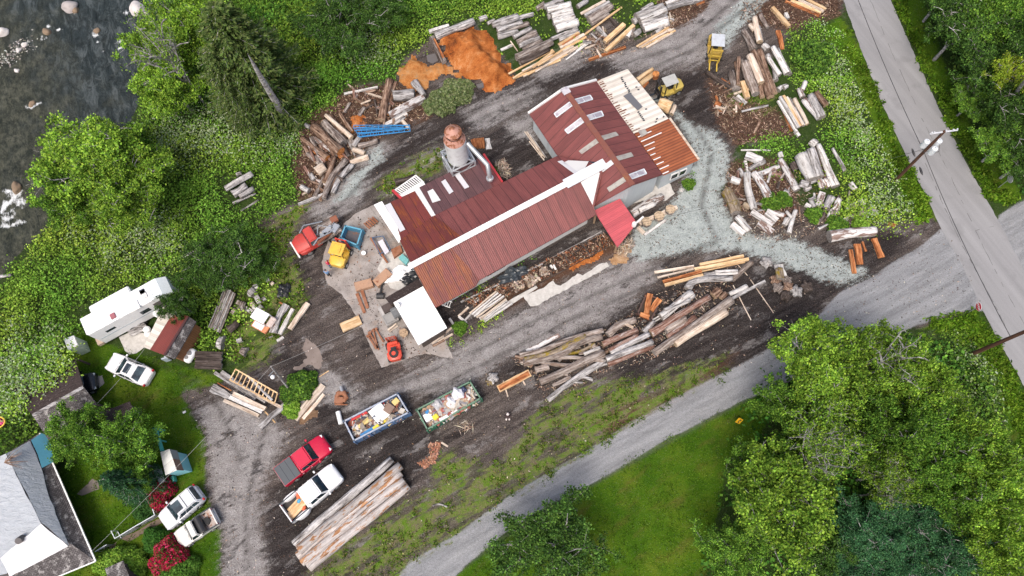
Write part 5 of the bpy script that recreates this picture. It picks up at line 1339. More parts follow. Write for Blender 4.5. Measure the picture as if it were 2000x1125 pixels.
def sedan(nose, tail, label, col, suv=False, cat='car', mname='car_paint'):
    root = thing('parked_car' if not suv else 'parked_suv', label, cat); L = place(root, nose, tail); W = 1.86 if not suv else 1.9
    m = paint(mname, col, .22, .0, dirt=.06, spec=.7); k = .12 if suv else 0
    loft(body_st(L, W, [(a, b, z+k*1.6, d+k*.5) for a, b, z, d in SED]), m, 'body', root)
    if suv:
        cabin(root, m, W, L*.22, L*.07, -L*.40, -L*.475, 1.14, 1.68, .76, sides=((.10, .36), (.38, .66), (.68, .9)))
        bars('roof_rail', RIM, root, [((-L*.34, s*.66, 1.72), (L*.05, s*.66, 1.72), .05) for s in (-1, 1)])
        MB().box((L*.0, 0, 1.69), (.75, .95, .03)).build('sunroof', WIN, root); MB().box((-L*.17, 0, 1.685), (.06, 1.3, .03)).build('roof_seam', GLASSD, root)
    else:
        cabin(root, m, W, L*.20, L*.04, -L*.19, -L*.36, .97, 1.42, .72, sides=((.10, .46), (.50, .88)))
        MB().box((-L*.04, 0, 1.43), (.55, .9, .02)).build('sunroof', WIN, root)
    seams(root, L, W, 1.0+k, (L*.14, -L*.07, -L*.27), m)
    mirrors(root, L*.16, W, 1.05+k, m); lamps(root, L, W, .70+k, .86+k); wheels(root, L, W, L*.31, -L*.29, .34+.03*suv)
    MB().box((L*.33, 0, .9+k*1.6), (.02, 1.2, .02)).build('hood_line', GLASSD, root); return root, L, W
a_ = sedan((212, 703), (292, 739), 'white sedan with sunroof parked on the grass below the red shed', (.80, .80, .80), mname='white_paint')
a_ = sedan((318, 1022), (391, 960), 'silver-white estate car with roof rails beside the red rhododendron', (.66, .68, .71), suv=True, mname='silver_paint')
a_ = sedan((186, 743), (120, 762), 'black car nosing out from under the overgrown garage', (.012, .013, .016), mname='black_paint')
PKU = [(.5, .72, .78, .40), (.488, .86, .92, .34), (.455, .96, 1.02, .30), (.38, .99, 1.10, .28), (.26, 1, 1.16, .28), (.1, 1, 1.18, .28), (-.14, 1, 1.18, .28), (-.15, .98, 1.16, .3)]
def pickup(nose, tail, label, col, mname, cab=(.245, .14, -.10, -.135), bed0=-.15, small=False, dual=False, zr=1.86, cover=None, W=2.0):
    root = thing('pickup_truck', label, 'pickup truck'); L = place(root, nose, tail); m = paint(mname, col, .25, 0, dirt=.1, spec=.6); k = -.22 if small else 0
    prof = [(x if x > -.1 else bed0+(.005 if x == -.14 else 0.0), w_, z+k, zb) for x, w_, z, zb in PKU]
    loft(body_st(L, W, prof), m, 'body', root)
    cabin(root, m, W, L*cab[0], L*cab[1], L*cab[2], L*cab[3], 1.15+k, zr+k, .78, sides=((.1, .50), (.54, .9)) if not small else ((.12, .8),))
    x0, x1 = bed0*L-.03, -L/2; zt = 1.2+k; t = .09; hw = W/2*.985; mb = MB()
    for s in (-1, 1): mb.box(((x0+x1)/2, s*(hw-t/2), (zt+.5)/2), (x0-x1, t, zt-.5))
    mb.box((x1+t/2, 0, (zt+.5)/2), (t, 2*hw-2*t-.004, zt-.5)); mb.box((x0-t/2, 0, (zt+.5)/2), (t, 2*hw-2*t-.004, zt-.5)); mb.build('bed', m, root)
    MB().box(((x0+x1)/2, 0, .62), (x0-x1-2*t-.01, 2*hw-2*t-.01, .08)).build('bed_floor', paint('bed_liner', (.035, .03, .03), .7) if not small else paint('bed_rust', (.42, .36, .33), .7, rust=.4), root)
    if cover: 
        MB().box(((x0+x1)/2+.0, 0, zt+.03), (x0-x1-.06, 2*hw-.08, .05)).build('tonneau_cover', paint('tonneau', (.075, .085, .095), .45, dirt=.05), root, bevel=.015)
        for i in (1, 2): MB().box((x0+(x1-x0)*i/3, 0, zt+.058), (.03, 2*hw-.2, .012)).build('cover_seam', GLASSD, root)
    else:
        bars('bed_rail', GLASSD, root, [((x0, s*(hw-t/2), zt+.02), (x1, s*(hw-t/2), zt+.02), .1, .04) for s in (-1, 1)])
    if dual:
        for s in (-1, 1):
            xw = -L*.30; st = [(xw+dx, [(.02, .55), (w_, .6), (w_*1.0, .85), (w_*.6, 1.12), (0, 1.14)]) for dx, w_ in ((-.72, .03), (-.5, .2), (-.2, .27), (.2, .27), (.5, .2), (.72, .03))]
            o = loft(st, m, 'wheel_flare', root); o.location = (0, s*(hw-.02), 0)
    MB().box((-L/2-.08, 0, .5), (.16, W*.85, .14)).build('bumper', RIM, root, bevel=.03); MB().box((L/2-.02, 0, .55), (.14, W*.8, .2)).build('bumper', RIM if small else GLASSD, root, bevel=.03)
    seams(root, L, W, 1.12+k, (L*(cab[0]-.05), L*(cab[2]+cab[1])/2, L*cab[2]) if not small else (L*.14, L*cab[2]), m); MB().box((L*.40, 0, 1.10+k), (.5, .03, .09)).build('hood_ridge', m, root)
    mirrors(root, L*(cab[0]-.02), W+.08, 1.3+k, m if not small else GLASSD); lamps(root, L, W, .92+k, .98+k); wheels(root, L, W, L*.33, -L*.30, .40 if not small else .34, dual=dual); return root, L, W, zt
pickup((639, 863), (548, 933), 'bright red crew cab pickup with grey bed cover', (.55, .012, .05), 'red_paint', cover=True)
wt = pickup((660, 920), (560, 1004), 'white dual-wheel pickup with planks and orange tools in its bed', (.80, .80, .81), 'white_truck_paint', dual=True, cab=(.235, .13, -.10, -.13), W=2.05)
op = pickup((345, 1057), (419, 1008), 'old small white pickup with a black bed tank and loose wheel', (.74, .72, .68), 'old_white_paint', cab=(.19, .10, -.04, -.06), bed0=-.08, small=True, zr=1.68, W=1.75)
def on(root, name, mb, m, loc, rz=0, label='', cat='', group=None, **k):
    """top-level object standing in/on another, in that one's frame"""
    o = mb.build(name, m, None, **k); M = Matrix.Translation(root.location) @ Matrix.Rotation(root.rotation_euler.z, 4, 'Z'); o.matrix_world = M @ Matrix.Translation(loc) @ Matrix.Rotation(rz, 4, 'Z'); tag(o, label, cat, group); return o
r_, L_ = wt[0], wt[1]; MM = lambda: MB()
for i in range(4): on(r_, 'plank', MB().box((0, 0, 0), (2.0-.12*i, .26, .05)), MAT['wood_fresh'], (-L_*.335+.05*i, -.45+.24*i, .72+.055*(i % 2)), .12, ['right', 'second', 'third', 'left'][i]+' yellow plank in the bed of the white dual-wheel pickup', 'plank', 'planks in the white pickup')
on(r_, 'orange_chainsaw', MB().box((0, 0, .12), (.42, .25, .26)).box((.35, 0, .08), (.5, .07, .12)), paint('saw_orange', (.72, .13, .04), .4), (-L_*.21, .55, .66), 1.2, 'orange chainsaw by the cab in the white pickup bed', 'chainsaw', bevel=.03)
on(r_, 'fuel_can', MB().box((0, 0, .18), (.36, .24, .36)).box((0, 0, .4), (.1, .1, .08)), MAT['saw_orange'], (-L_*.24, -.62, .66), .5, 'orange fuel can in the white pickup bed', 'can', bevel=.03)
on(r_, 'blue_bag', MB().box((0, 0, .1), (.4, .3, .2)), paint('bag_blue', (.08, .35, .55), .6), (-L_*.24, .2, .66), .4, 'light blue bag behind the cab of the white pickup', 'bag', bevel=.06)
r_, L_ = op[0], op[1]
on(r_, 'bed_tank', MB().tube([(0, -.72, .3), (0, .72, .3)], .34, 18), paint('tank_black', (.03, .03, .032), .35), (-L_*.14, 0, .66), 0, 'black drum-shaped tank behind the cab of the old small pickup', 'tank')
on(r_, 'spare_wheel', MB().tube([(0, 0, 0), (0, 0, .2)], .34, 20), TYRE, (-L_*.28, 0, .66), 0, 'loose rusty spare wheel in the old small pickup bed', 'wheel')
# ---- crane truck with scrap ----
ct = thing('flatbed_truck', 'old red cab truck loaded with grey pipes and scrap', 'truck'); L = place(ct, (577, 486), (661, 436)); W = 2.1; rp = paint('old_red_paint', (.50, .055, .045), .5, dirt=.35, rust=.08)
st = [(L/2, [(.62, .6), (.66, .8), (.66, 1.05), (.5, 1.15), (0, 1.18)]), (L/2-.35, [(.75, .5), (.8, .8), (.78, 1.15), (.6, 1.28), (0, 1.33)]), (L/2-1.35, [(.85, .5), (.92, .8), (.9, 1.25), (.72, 1.42), (0, 1.48)])]
loft(st, rp, 'hood', ct)
for s in (-1, 1): o = loft([(L/2-.2, [(.02, .6), (.10, .7), (.06, .95), (0, 1.0)]), (L/2-.6, [(.02, .6), (.28, .7), (.22, 1.08), (0, 1.12)]), (L/2-1.1, [(.02, .6), (.28, .7), (.24, 1.08), (0, 1.12)]), (L/2-1.6, [(.02, .6), (.16, .65), (.12, .8), (0, .85)])], rp, 'fender', ct); o.location = (0, s*.82, 0)
cabin(ct, rp, 2.0, L/2-1.3, L/2-1.5, L/2-2.35, L/2-2.5, 1.15, 1.95, .80, sides=((.15, .85),)); MB().box((L/2-1.9, 0, .8), (1.25, 1.85, .75)).build('cab_base', rp, ct, bevel=.06)
MB().box((-L*.2, 0, .95), (L*.56, 2.1, .14)).build('flatbed', MAT['wood_greybrown'], ct); bars('chassis_rail', GLASSD, ct, [((-L/2, s*.4, .75), (L/2-.5, s*.4, .75), .14, .2) for s in (-1, 1)]); MB().box((L/2+.08, 0, .62), (.16, 2.0, .22)).build('bumper', TRIMW, ct, bevel=.03)
wheels(ct, L, 2.15, L/2-.95, -L*.24, .44)
gp = MAT['galvanised']; lg = 'scrap on the red truck'
for i, (pts, rd_, m, lb) in enumerate([([(-.2, -.9, .1), (1.5, -1.1, .9), (2.2, -.5, 1.1)], .07, gp, 'bent grey pipe arching over the red truck cab'), ([(-1.4, .3, .1), (-.3, .8, .5), (1.0, .9, .9), (1.7, 1.3, .9)], .07, gp, 'curved grey pipe crossing the red truck bed'),
    ([(-1.6, -.5, .1), (-.6, .4, .5), (.3, -.6, .4), (.9, .2, .3)], .06, gp, 'twisted grey pipe on the red truck bed'), ([(-.3, .7, .15), (1.2, 1.3, .9)], .16, paint('rust_plain', (.25, .09, .05), .7, rust=.4), 'rusty brown cylinder pointing at the red cab')]):
    on(ct, 'scrap_pipe', MB().tube(pts, rd_, 10), m, (-L*.2, 0, 1.03), 0, lb, 'pipe', lg, smooth=False)
for i, (x, y, sx, sy, m, lb) in enumerate([(-.9, .55, .9, .6, gp, 'square grey sheet at the back of the red truck'), (-.2, .3, 1.1, .5, gp, 'long grey sheet in the middle of the red truck bed'), (-1.3, -.35, .7, .6, MAT['rust_plain'], 'brown box at the rear right of the red truck'), (.3, .55, .8, .35, paint('zinc2', (.35, .38, .40), .4, .3), 'narrow dark grey duct behind the red cab')]):
    on(ct, 'scrap_sheet', MB().box((0, 0, .2), (sx, sy, .35)), m, (-L*.2+x, y, 1.03), .5-i*.3, lb, 'sheet metal', lg, bevel=.02)
# ---- forklifts ----
def forklift(nose, tail, label, col, mname, roofc=(.42, .42, .40), closed=False, W=1.35, forks=1.1, mastc=None, tyre_top=False, cat='forklift', L0=None):
    """nose = mast foot, tail = rear of counterweight"""
    root = thing('forklift', label, cat); L = place(root, nose, tail, .8); m = paint(mname, col, .4, 0, dirt=.35, rust=.06); dk = paint('machine_black', (.025, .025, .027), .5); mm = paint(mname+'_mast', mastc, .5, dirt=.3) if mastc else dk
    loft([(-L/2, [(W*.30, .45), (W*.34, .6), (W*.34, 1.0), (W*.22, 1.08), (0, 1.1)]), (-L/2+.25, [(W*.44, .3), (W*.49, .5), (W*.48, 1.08), (W*.36, 1.18), (0, 1.2)]), (-L*.12, [(W*.46, .3), (W*.5, .5), (W*.49, 1.1), (W*.38, 1.2), (0, 1.22)])], m, 'counterweight', root)
    MB().box((L*.12, 0, .5), (L*.5, W*.92, .4)).build('body', m, root, bevel=.05); MB().box((L*.31, 0, .85), (.25, W*.7, .5)).build('dashboard', m, root, bevel=.04)
    if not tyre_top:
        MB().box((0, 0, .95), (.5, .5, .16)).box((-.24, 0, 1.2), (.1, .48, .5)).build('seat', dk, root, bevel=.03)
        zr = 2.15; x0, x1 = -L*.16, L*.28
        for x in (x0, x1):
            for s in (-1, 1): MB().bar((x, s*W*.4, .7), (x, s*W*.38, zr), .08).build('post', dk if not closed else m, root)
        MB().box(((x0+x1)/2, 0, zr+.04), (x1-x0+.25, W*.86, .07)).build('canopy', paint(mname+'_roof', roofc, .5, dirt=.3), root, bevel=.02)
        if closed:
            MB().box(((x0+x1)/2, 0, zr+.12), (x1-x0-.2, W*.5, .1)).build('roof_hatch', m, root)
    else:
        MB().tube([(-L*.22, 0, 1.22), (-L*.22, 0, 1.38)], .42, 20).build('tyre', TYRE, root); MB().tube([(-L*.22, 0, 1.3), (-L*.22, 0, 1.40)], .2, 14).build('hub', m, root); MB().box((0, 0, .95), (.5, .5, .16)).build('seat', dk, root)
    xm = L/2-.05
    for s in (-1, 1): MB().bar((xm, s*W*.3, .12), (xm, s*W*.3, 2.2 if not tyre_top else 1.9), .12, .16).build('mast', mm, root)
    bars('crossbar', mm, root, [((xm+.02, -W*.36, z_), (xm+.02, W*.36, z_), .08, .12) for z_ in (.5, 1.2, 2.1 if not tyre_top else 1.8)])
    if forks:
        for s in (-1, 1): MB().box((xm+.1+forks/2, s*W*.24, .12), (forks, .13, .05)).box((xm+.12, s*W*.24, .4), (.05, .13, .6)).build('fork', GLASSD if not mastc else mm, root)
    wheels(root, L, W+.1, L*.3, -L*.3, .33, .24); return root, L
forklift((1284, 180), (1331, 163), 'yellow open forklift facing the white lean-to roof', (.50, .38, .09), 'fork_yellow', forks=1.2)
forklift((1396, 115), (1398, 70), 'tall-masted yellow loader with pale roof on the gravel track', (.50, .34, .07), 'loader_yellow', roofc=(.50, .53, .57), W=1.6, forks=1.0, mastc=(.55, .38, .06), cat='loader')
forklift((672, 478), (656, 520), 'yellow forklift with red mast beside the blue bin', (.74, .46, .06), 'lift_yellow', roofc=(.72, .45, .07), closed=True, W=1.6, forks=0, mastc=(.6, .05, .03))
forklift((766, 664), (773, 704), 'red forklift with a black tyre on its back at the pad edge', (.66, .07, .035), 'lift_red', W=1.35, forks=.4, mastc=(.36, .06, .03), tyre_top=True)
# ---- open containers ----
def container(cs, h, name, label, col, mname, incol, rimc=None, t=.1, ribs=8, cat='container'):
    root = thing(name, label, cat); P4 = [G(x, y, h) for x, y in cs]; c = sum(P4, Vector())/4; root.location = (c.x, c.y, 0); m = paint(mname, col, .5, dirt=.3, rust=.12); mi_ = paint(mname+'_in', incol, .7, rust=.25)
    Q = [p-Vector((c.x, c.y, 0)) for p in P4]; q0 = [Vector((p.x, p.y, 0)) for p in Q]
    MB().prism([Vector((p.x, p.y, .2)) for p in Q], .14).build('floor', mi_, root)
    for i in range(4):
        a, b = q0[i], q0[(i+1) % 4]; d = (b-a).normalized(); nn = Vector((-d.y, d.x, 0)); nn = nn if nn.dot(-(a+b)/2) > 0 else -nn
        mb = MB(); mb.bar(a+nn*t/2+Vector((0, 0, h/2))+d*.003, b+nn*t/2+Vector((0, 0, h/2))-d*.003, t, h); mb.build('side_wall', m, root)
        Ld = (b-a).length; k = max(2, int(ribs*Ld/6))
        for j in range(k+1):
            p = a.lerp(b, j/k)-nn*.04; MB().bar(p+Vector((0, 0, .1)), p+Vector((0, 0, h-.08)), .08).build('rib', m, root)
        MB().bar(a+nn*t/2+Vector((0, 0, h)), b+nn*t/2+Vector((0, 0, h)), t+.03, .08).build('rim', paint(mname+'_rim', rimc or col, .5, dirt=.3, rust=.2), root)
    return root, P4
db, dbp = container([(671, 822), (776, 768), (799, 806), (691, 862)], 1.5, 'dumpster', 'long blue dumpster full of coloured scrap and a white tarp', (.10, .19, .36), 'dump_blue', (.05, .045, .05), (.36, .40, .48))
dg, dgp = container([(813, 800), (918, 744), (940, 778), (834, 840)], 1.6, 'dumpster', 'long green dumpster heaped with mixed rubbish', (.035, .17, .10), 'dump_green', (.05, .06, .05), (.12, .22, .15))
bb, bbp = container([(664, 465), (674, 440), (708, 448), (698, 480)], 1.1, 'bin', 'empty open blue steel bin beside the yellow forklift', (.07, .27, .42), 'bin_blue', (.10, .09, .10), (.12, .36, .50))
def junk(P4, n, sd, cols, z0, z1, label):
    g = random.Random(sd); mats = [paint(f'junk{sd}_{i}', c, .8, dirt=.3) for i, c in enumerate(cols)]; mb = MB(); u_ = (P4[1]-P4[0]); v_ = (P4[3]-P4[0])
    for _ in range(n):
        u, v = g.uniform(.06, .94), g.uniform(.09, .91); c = P4[0]+u_*u+v_*v; c.z = z0+(z1-z0)*(math.sin(u*3.14)*.5+math.sin(v*3.14)*.5)*g.uniform(.6, 1)
        k = g.random(); sz = (g.uniform(.25, .8), g.uniform(.12, .45), g.uniform(.04, .2)) if k < .55 else ((g.uniform(.8, 1.6), g.uniform(.05, .16), .06) if k < .8 else (g.uniform(.3, .7), g.uniform(.3, .6), g.uniform(.15, .35)))
        M = Euler((g.uniform(-.4, .4), g.uniform(-.4, .4), g.uniform(0, 3.14))).to_matrix(); sz = tuple(sz); d_ = min(u, 1-u)*u_.length; e_ = min(v, 1-v)*v_.length
        if sz[0] > 2*min(d_, e_)+.35: sz = (min(sz[0], 2*min(d_, e_)+.35), sz[1], sz[2])
        mb.box(c, sz, rot=M, mi=g.randrange(len(mats)))
    o = mb.build('rubbish_heap', mats); o.data.validate(); return tag(o, label, 'rubbish', kind='stuff')
junk(dbp, 260, 3, [(.28, .24, .2), (.45, .40, .34), (.18, .10, .07), (.5, .38, .16), (.10, .12, .16), (.3, .1, .06), (.55, .52, .48), (.08, .07, .07)], .5, 1.5, 'scrap metal and wood filling the blue dumpster')
junk(dgp, 420, 4, [(.5, .48, .44), (.62, .60, .57), (.40, .27, .18), (.34, .10, .08), (.16, .12, .14), (.45, .33, .24), (.55, .5, .42), (.3, .28, .3)], .7, 1.75, 'mixed rubbish heaped in the green dumpster')
def inbin(P4, u, v, z, mb, m, rz, label, cat, bevel=.0, name='board'):
    c = P4[0]+(P4[1]-P4[0])*u+(P4[3]-P4[0])*v; d = (P4[1]-P4[0]); o = mb.build(name, m, bevel=bevel); o.location = (c.x, c.y, z); o.rotation_euler = (0, .05, math.atan2(d.y, d.x)+rz); return tag(o, label, cat, kind='thing')
BX = lambda a, b, c: MB().box((0, 0, 0), (a, b, c))
inbin(dbp, .58, .42, 1.5, BX(1.35, 1.5, .1), MAT['trim_white'], .25, 'crumpled white rust-stained tarp on the blue dumpster load', 'tarp', .04, 'tarp')
inbin(dbp, .32, .86, 1.25, BX(2.0, .28, .1), paint('j_blue', (.04, .22, .48), .5), .1, 'bright blue board at the near side of the blue dumpster', 'board'); inbin(dbp, .5, .84, 1.3, BX(1.4, .25, .1), paint('j_yel', (.75, .62, .05), .5), .12, 'bright yellow board at the near side of the blue dumpster', 'board')
inbin(dbp, .30, .48, 1.3, BX(1.4, .3, .12), paint('j_pyel', (.68, .52, .20), .6), .1, 'pale yellow board in the middle of the blue dumpster', 'board'); inbin(dbp, .42, .10, 1.2, BX(3.2, .2, .12), paint('j_red', (.55, .03, .03), .5), .0, 'long red beam along the far side of the blue dumpster', 'beam')
inbin(dbp, .76, .45, 1.55, BX(.8, .75, .3), paint('j_brown', (.25, .17, .13), .8), .5, 'brown box near the right end of the blue dumpster', 'box', .04, 'box'); inbin(dbp, .91, .3, 1.5, BX(.6, .5, .2), MAT['j_pyel'], .3, 'yellow block at the right end of the blue dumpster', 'block', .03, 'block')
inbin(dgp, .14, .32, 1.5, BX(.35, .3, .25), MAT['j_blue'], .3, 'small blue box in the green dumpster', 'box', .03, 'box'); inbin(dgp, .22, .68, 1.6, BX(.5, .45, .3), MAT['j_yel'], .2, 'yellow and black tool case in the green dumpster', 'case', .05, 'tool_case')
inbin(dgp, .15, .52, 1.55, BX(1.1, .7, .08), MAT['trim_white'], .0, 'white panel at the left end of the green dumpster', 'panel', 0, 'panel'); inbin(dgp, .42, .88, 1.6, BX(1.8, .25, .08), MAT['trim_white'], .0, 'narrow white board at the near side of the green dumpster', 'board'); inbin(dgp, .62, .62, 1.75, BX(1.3, .22, .1), MAT['wood_pale'], .6, 'tan board leaning in the right of the green dumpster', 'board')
def bag(P4, u, v, z, r, m, label):
    bm = bmesh.new(); bmesh.ops.create_icosphere(bm, subdivisions=3, radius=r)
    for q in bm.verts: q.co *= 1+.16*math.sin(q.co.x*14/r*.3+u*40)+.12*math.sin(q.co.y*17/r*.3+q.co.x*9); q.co.z *= .55
    me = bpy.data.meshes.new('rubbish_bag'); bm.to_mesh(me); bm.free(); me.materials.append(m); o = link('rubbish_bag', me); c = P4[0]+(P4[1]-P4[0])*u+(P4[3]-P4[0])*v; o.location = (c.x, c.y, z); tag(o, label, 'rubbish bag')
bag(dgp, .72, .25, 1.7, .55, paint('bag_white', (.66, .66, .7), .35), 'large white rubbish bag at the right of the green dumpster'); bag(dgp, .55, .42, 1.7, .45, MAT['bag_white'], 'white rubbish bag in the middle of the green dumpster'); bag(dgp, .35, .25, 1.65, .5, paint('bag_grey', (.42, .41, .42), .5), 'grey rubbish bag left of centre in the green dumpster'); bag(dgp, .84, .22, 1.75, .3, paint('bag_navy', (.03, .04, .09), .35), 'small dark blue rubbish bag in the green dumpster')
# wagon of orange offcuts
wg, wgp = container([(1244, 612), (1262, 573), (1292, 585), (1272, 626)], .6, 'crate', 'low dark crate of orange offcuts in the long log row', (.09, .05, .04), 'crate_dark', (.06, .04, .03), ribs=3, cat='crate')
wood('orange', 'slab', [(1262, 612), (1270, 574)], 11, .62, 'long orange slab standing across the low crate'); wood('orange', 'slab', [(1272, 606), (1288, 584)], 11, .5, 'short orange slab at the right side of the low crate'); wood('orange', 'slab', [(1250, 614), (1268, 620)], 9, .5, 'orange slab at the lower end of the low crate')
# rusty metal on the pad
RST = paint('rust_plate', (.30, .13, .07), .75, rust=.5, dirt=.3); RSTP = paint('rust_pale', (.42, .25, .16), .75, rust=.35, dirt=.4)
def plate(cs, h, th, m, label, name='metal_plate', cat='metal plate'):
    mb = MB(); mb.prism([G(x, y, h) for x, y in cs], th); return tag(mb.build(name, m, bevel=.015), label, cat)
plate([(691, 552), (724, 543), (729, 558), (695, 568)], .6, .55, RSTP, 'left rusty steel box on the concrete pad', 'steel_box', 'steel box'); plate([(727, 548), (754, 523), (766, 535), (738, 560)], .6, .55, RSTP, 'right rusty steel box on the concrete pad', 'steel_box', 'steel box')
plate([(763, 487), (782, 478), (786, 491), (769, 503)], .5, .45, RST, 'orange-brown steel box against the mill wall', 'steel_box', 'steel box'); plate([(778, 503), (786, 495), (798, 507), (793, 517)], .55, .5, paint('teal_box', (.16, .42, .42), .5), 'teal seat-shaped box against the mill wall', 'box', 'box')
for i, (a, b, w_) in enumerate([((706, 565), (718, 602), 6), ((697, 573), (712, 611), 5)]):
    A, B = G(*a, .2), G(*b, .2); mb = MB(); mb.bar(A, B, .3, .05); mb.bar(A+Vector((.0, 0, -.12)), B+Vector((0, 0, -.12)), .06, .22); mb.bar(A+Vector((0, 0, -.2)), B+Vector((0, 0, -.2)), .3, .05); tag(mb.build('steel_girder', RST), ('right', 'left')[i]+' rusty girder below the steel boxes', 'girder', kind='thing')
A, B = G(726, 492, .7), G(757, 512, .5); A = G(724, 465, .7)
tag(MB().tube([A, G(757, 513, .5)], .11, 10).build('pipe', RST), 'rusty pipe leaning over the wire-framed cart', 'pipe')
for i in range(5): tag(MB().bar(G(711+i*4, 436-i*3, .15+.03*i), G(722+i*4, 446-i*3, .15+.03*i), .16, .12).build('rusty_bar', RST), ORD[i]+' rusty bar from the left in the bundle above the concrete pad', 'bar', 'rusty bars in a bundle')
ax = thing('axle', 'black truck axle with one wheel hub on the pad', 'axle', G(744, 562)); o = ax.location
MB().tube([G(746, 552, .3)-o, G(742, 580, .3)-o], .09, 10).build('shaft', MAT['machine_black'], ax); MB().tube([G(743, 578, .3)-o-Vector((.35, 0, 0)), G(743, 578, .3)-o+Vector((.35, 0, 0))], [.3, .3], 16).build('hub', MAT['machine_black'], ax); MB().tube([G(746, 553, .3)-o-Vector((.2, 0, 0)), G(746, 553, .3)-o+Vector((.2, 0, 0))], .2, 12).build('flange', MAT['machine_black'], ax)
fr = thing('hand_cart', 'wire-framed cart carrying a white bench top near the mill', 'cart', G(742, 482)); o = fr.location
C4 = [G(x, y, .75)-o for x, y in [(727, 464), (748, 461), (762, 486), (742, 496)]]
bars('rail', paint('navy', (.08, .13, .22), .5), fr, [(C4[i], C4[(i+1) % 4], .07) for i in range(4)]); legs('leg', MAT['navy'], fr, C4, .07)
MB().prism([G(x, y, .8)-o for x, y in [(738, 472), (747, 467), (760, 491), (752, 497)]], .08).build('bench_top', paint('lilac_white', (.62, .60, .66), .5), fr)
for i, (a, b) in enumerate([((729, 645), (738, 680)), ((722, 650), (740, 683)), ((719, 656), (735, 682)), ((734, 643), (749, 668))]): tag(MB().bar(G(*a, .25), G(*b, .25), .14, .12).bar(G(a[0]-3, a[1]+2, .25), G(a[0]+3, a[1]-2, .25), .2, .2).build('loader_boom', RST), ['third', 'second', 'leftmost', 'rightmost'][i]+' rusty loader arm left of the red forklift', 'loader boom', 'rusty arms on the pad', 'thing')
for (x, y, r1, z_, lb, m) in [(788, 650, .42, .75, 'tan round drum with lid by the white shed', MAT['end_tan']), (710, 494, .22, .5, 'small white and green bottle tank on the pad', RVW), (545, 752, .0, 0, '', None)]:
    if m: tag(MB().tube([G(x, y, 0), G(x, y, z_)], r1, 16).build('drum', m), lb, 'drum')
plate([(776, 670-28+6), (800, 640+6), (801, 648+2), (797, 654)], .9, .06, TRIMW, 'small white tray by the shed wall', 'tray', 'tray') if 0 else None
for i, (x, y, w_, d2, h_, m, lb) in enumerate([(760, 606, 1.0, .8, .9, paint('dark_box', (.08, .06, .055), .8), 'dark open-topped box beside the white shed'), (765, 625, 1.3, 1.1, .7, paint('grey_box', (.30, .29, .28), .7), 'grey machine box below the dark box'), (776, 616, .7, 1.0, 1.1, paint('slate_box', (.16, .17, .18), .6), 'slate-grey cabinet against the white shed'), (751, 616, .5, 1.6, .5, paint('pale_box', (.45, .43, .42), .8), 'pale concrete block at the left of the machine boxes')]):
    o = MB().box((0, 0, h_/2), (w_, d2, h_)).box((0, 0, h_+.03), (w_*.8, d2*.8, .06)).build('machine_box', m, bevel=.03); o.location = G(x, y); o.rotation_euler = (0, 0, R(30)); tag(o, lb, 'box')
for a, b in [((757, 645), (774, 632)), ((760, 648), (777, 636))]: wood('pale', 'board', [a, b], 3, .1, 'left' + ' pale offcut by the machine boxes' if a[0] == 757 else 'right pale offcut by the machine boxes')
# plastic bags at the mill end and in the trench
def crumple(x, y, rx, ry, h, m, label, cat='tarp', name='tarp', z=0.0, rz=0.0):
    bm = bmesh.new(); bmesh.ops.create_icosphere(bm, subdivisions=4, radius=1); s = random.random()*20
    for q in bm.verts:
        c = q.co; k = 1+.16*math.sin(c.x*7+s)+.12*math.sin(c.y*9+c.x*5+s)+.07*math.sin(c.x*21+c.y*17); q.co = Vector((c.x*k*rx, c.y*k*ry, max(c.z*h*k, -.02)))
    me = bpy.data.meshes.new(name); bm.to_mesh(me); bm.free(); me.materials.append(m); o = link(name, me); o.location = G(x, y, z+.03); o.rotation_euler = (0, 0, rz); return tag(o, label, cat)
crumple(785, 535, 1.7, .8, .5, paint('sheet_white', (.75, .76, .78), .4, dirt=.1), 'crumpled white plastic sheet at the mill end', rz=.4); crumple(800, 541, 1.1, .7, .5, paint('sheet_black', (.02, .022, .026), .3), 'crumpled black plastic sheet at the mill end', rz=.5)
crumple(1002, 538, 1.3, .8, .6, paint('sheet_slate', (.035, .045, .055), .35), 'heap of black plastic between mill wall and trench', rz=.5)
crumple(555, 568, .75, .7, .5, MAT['sheet_black'], 'black wrapped machine part by the brambles', 'machine part', 'machine_part')
# old cab
oc = thing('tractor_cab', 'derelict white cab with a torn orange base among the brambles', 'cab', G(515, 632)); oc.rotation_euler = (0, 0, R(-28))
MB().box((0, .35, 1.55), (1.5, 1.1, .12)).build('roof', MAT['rv_white'], oc, bevel=.03); legs('post', MAT['rv_white'], oc, [(-.7, -.15, 1.5), (.7, -.15, 1.5), (-.7, .85, 1.5), (.7, .85, 1.5)], .1); MB().box((.1, -.4, .35), (1.7, .8, .3)).build('base', paint('orange_rust', (.62, .25, .12), .6, rust=.3), oc, bevel=.04); MB().box((-.05, -.45, .55), (1.1, .55, .12)).build('seat', MAT['rv_white'], oc, bevel=.03); MB().box((1.0, .4, .6), (.6, 1.0, .9)).build('engine_hood', paint('cab_pink', (.62, .52, .48), .6, rust=.4), oc, bevel=.08)
pt = thing('propane_tank', 'white capsule propane tank beside the black beams', 'tank', G(376, 697)); pt.rotation_euler = (0, 0, R(62)); MB().tube([(-.72, 0, .45), (-.66, 0, .45), (-.5, 0, .45), (.5, 0, .45), (.66, 0, .45), (.72, 0, .45)], [.1, .3, .42, .42, .3, .1], 18).build('tank', RVW, pt, smooth=True); MB().tube([(.15, 0, .8), (.15, 0, .95)], .2, 14).build('valve_cover', RIM, pt); MB().tube([(-.3, 0, .8), (-.3, 0, .9)], .18, 14).build('lid', RIM, pt)
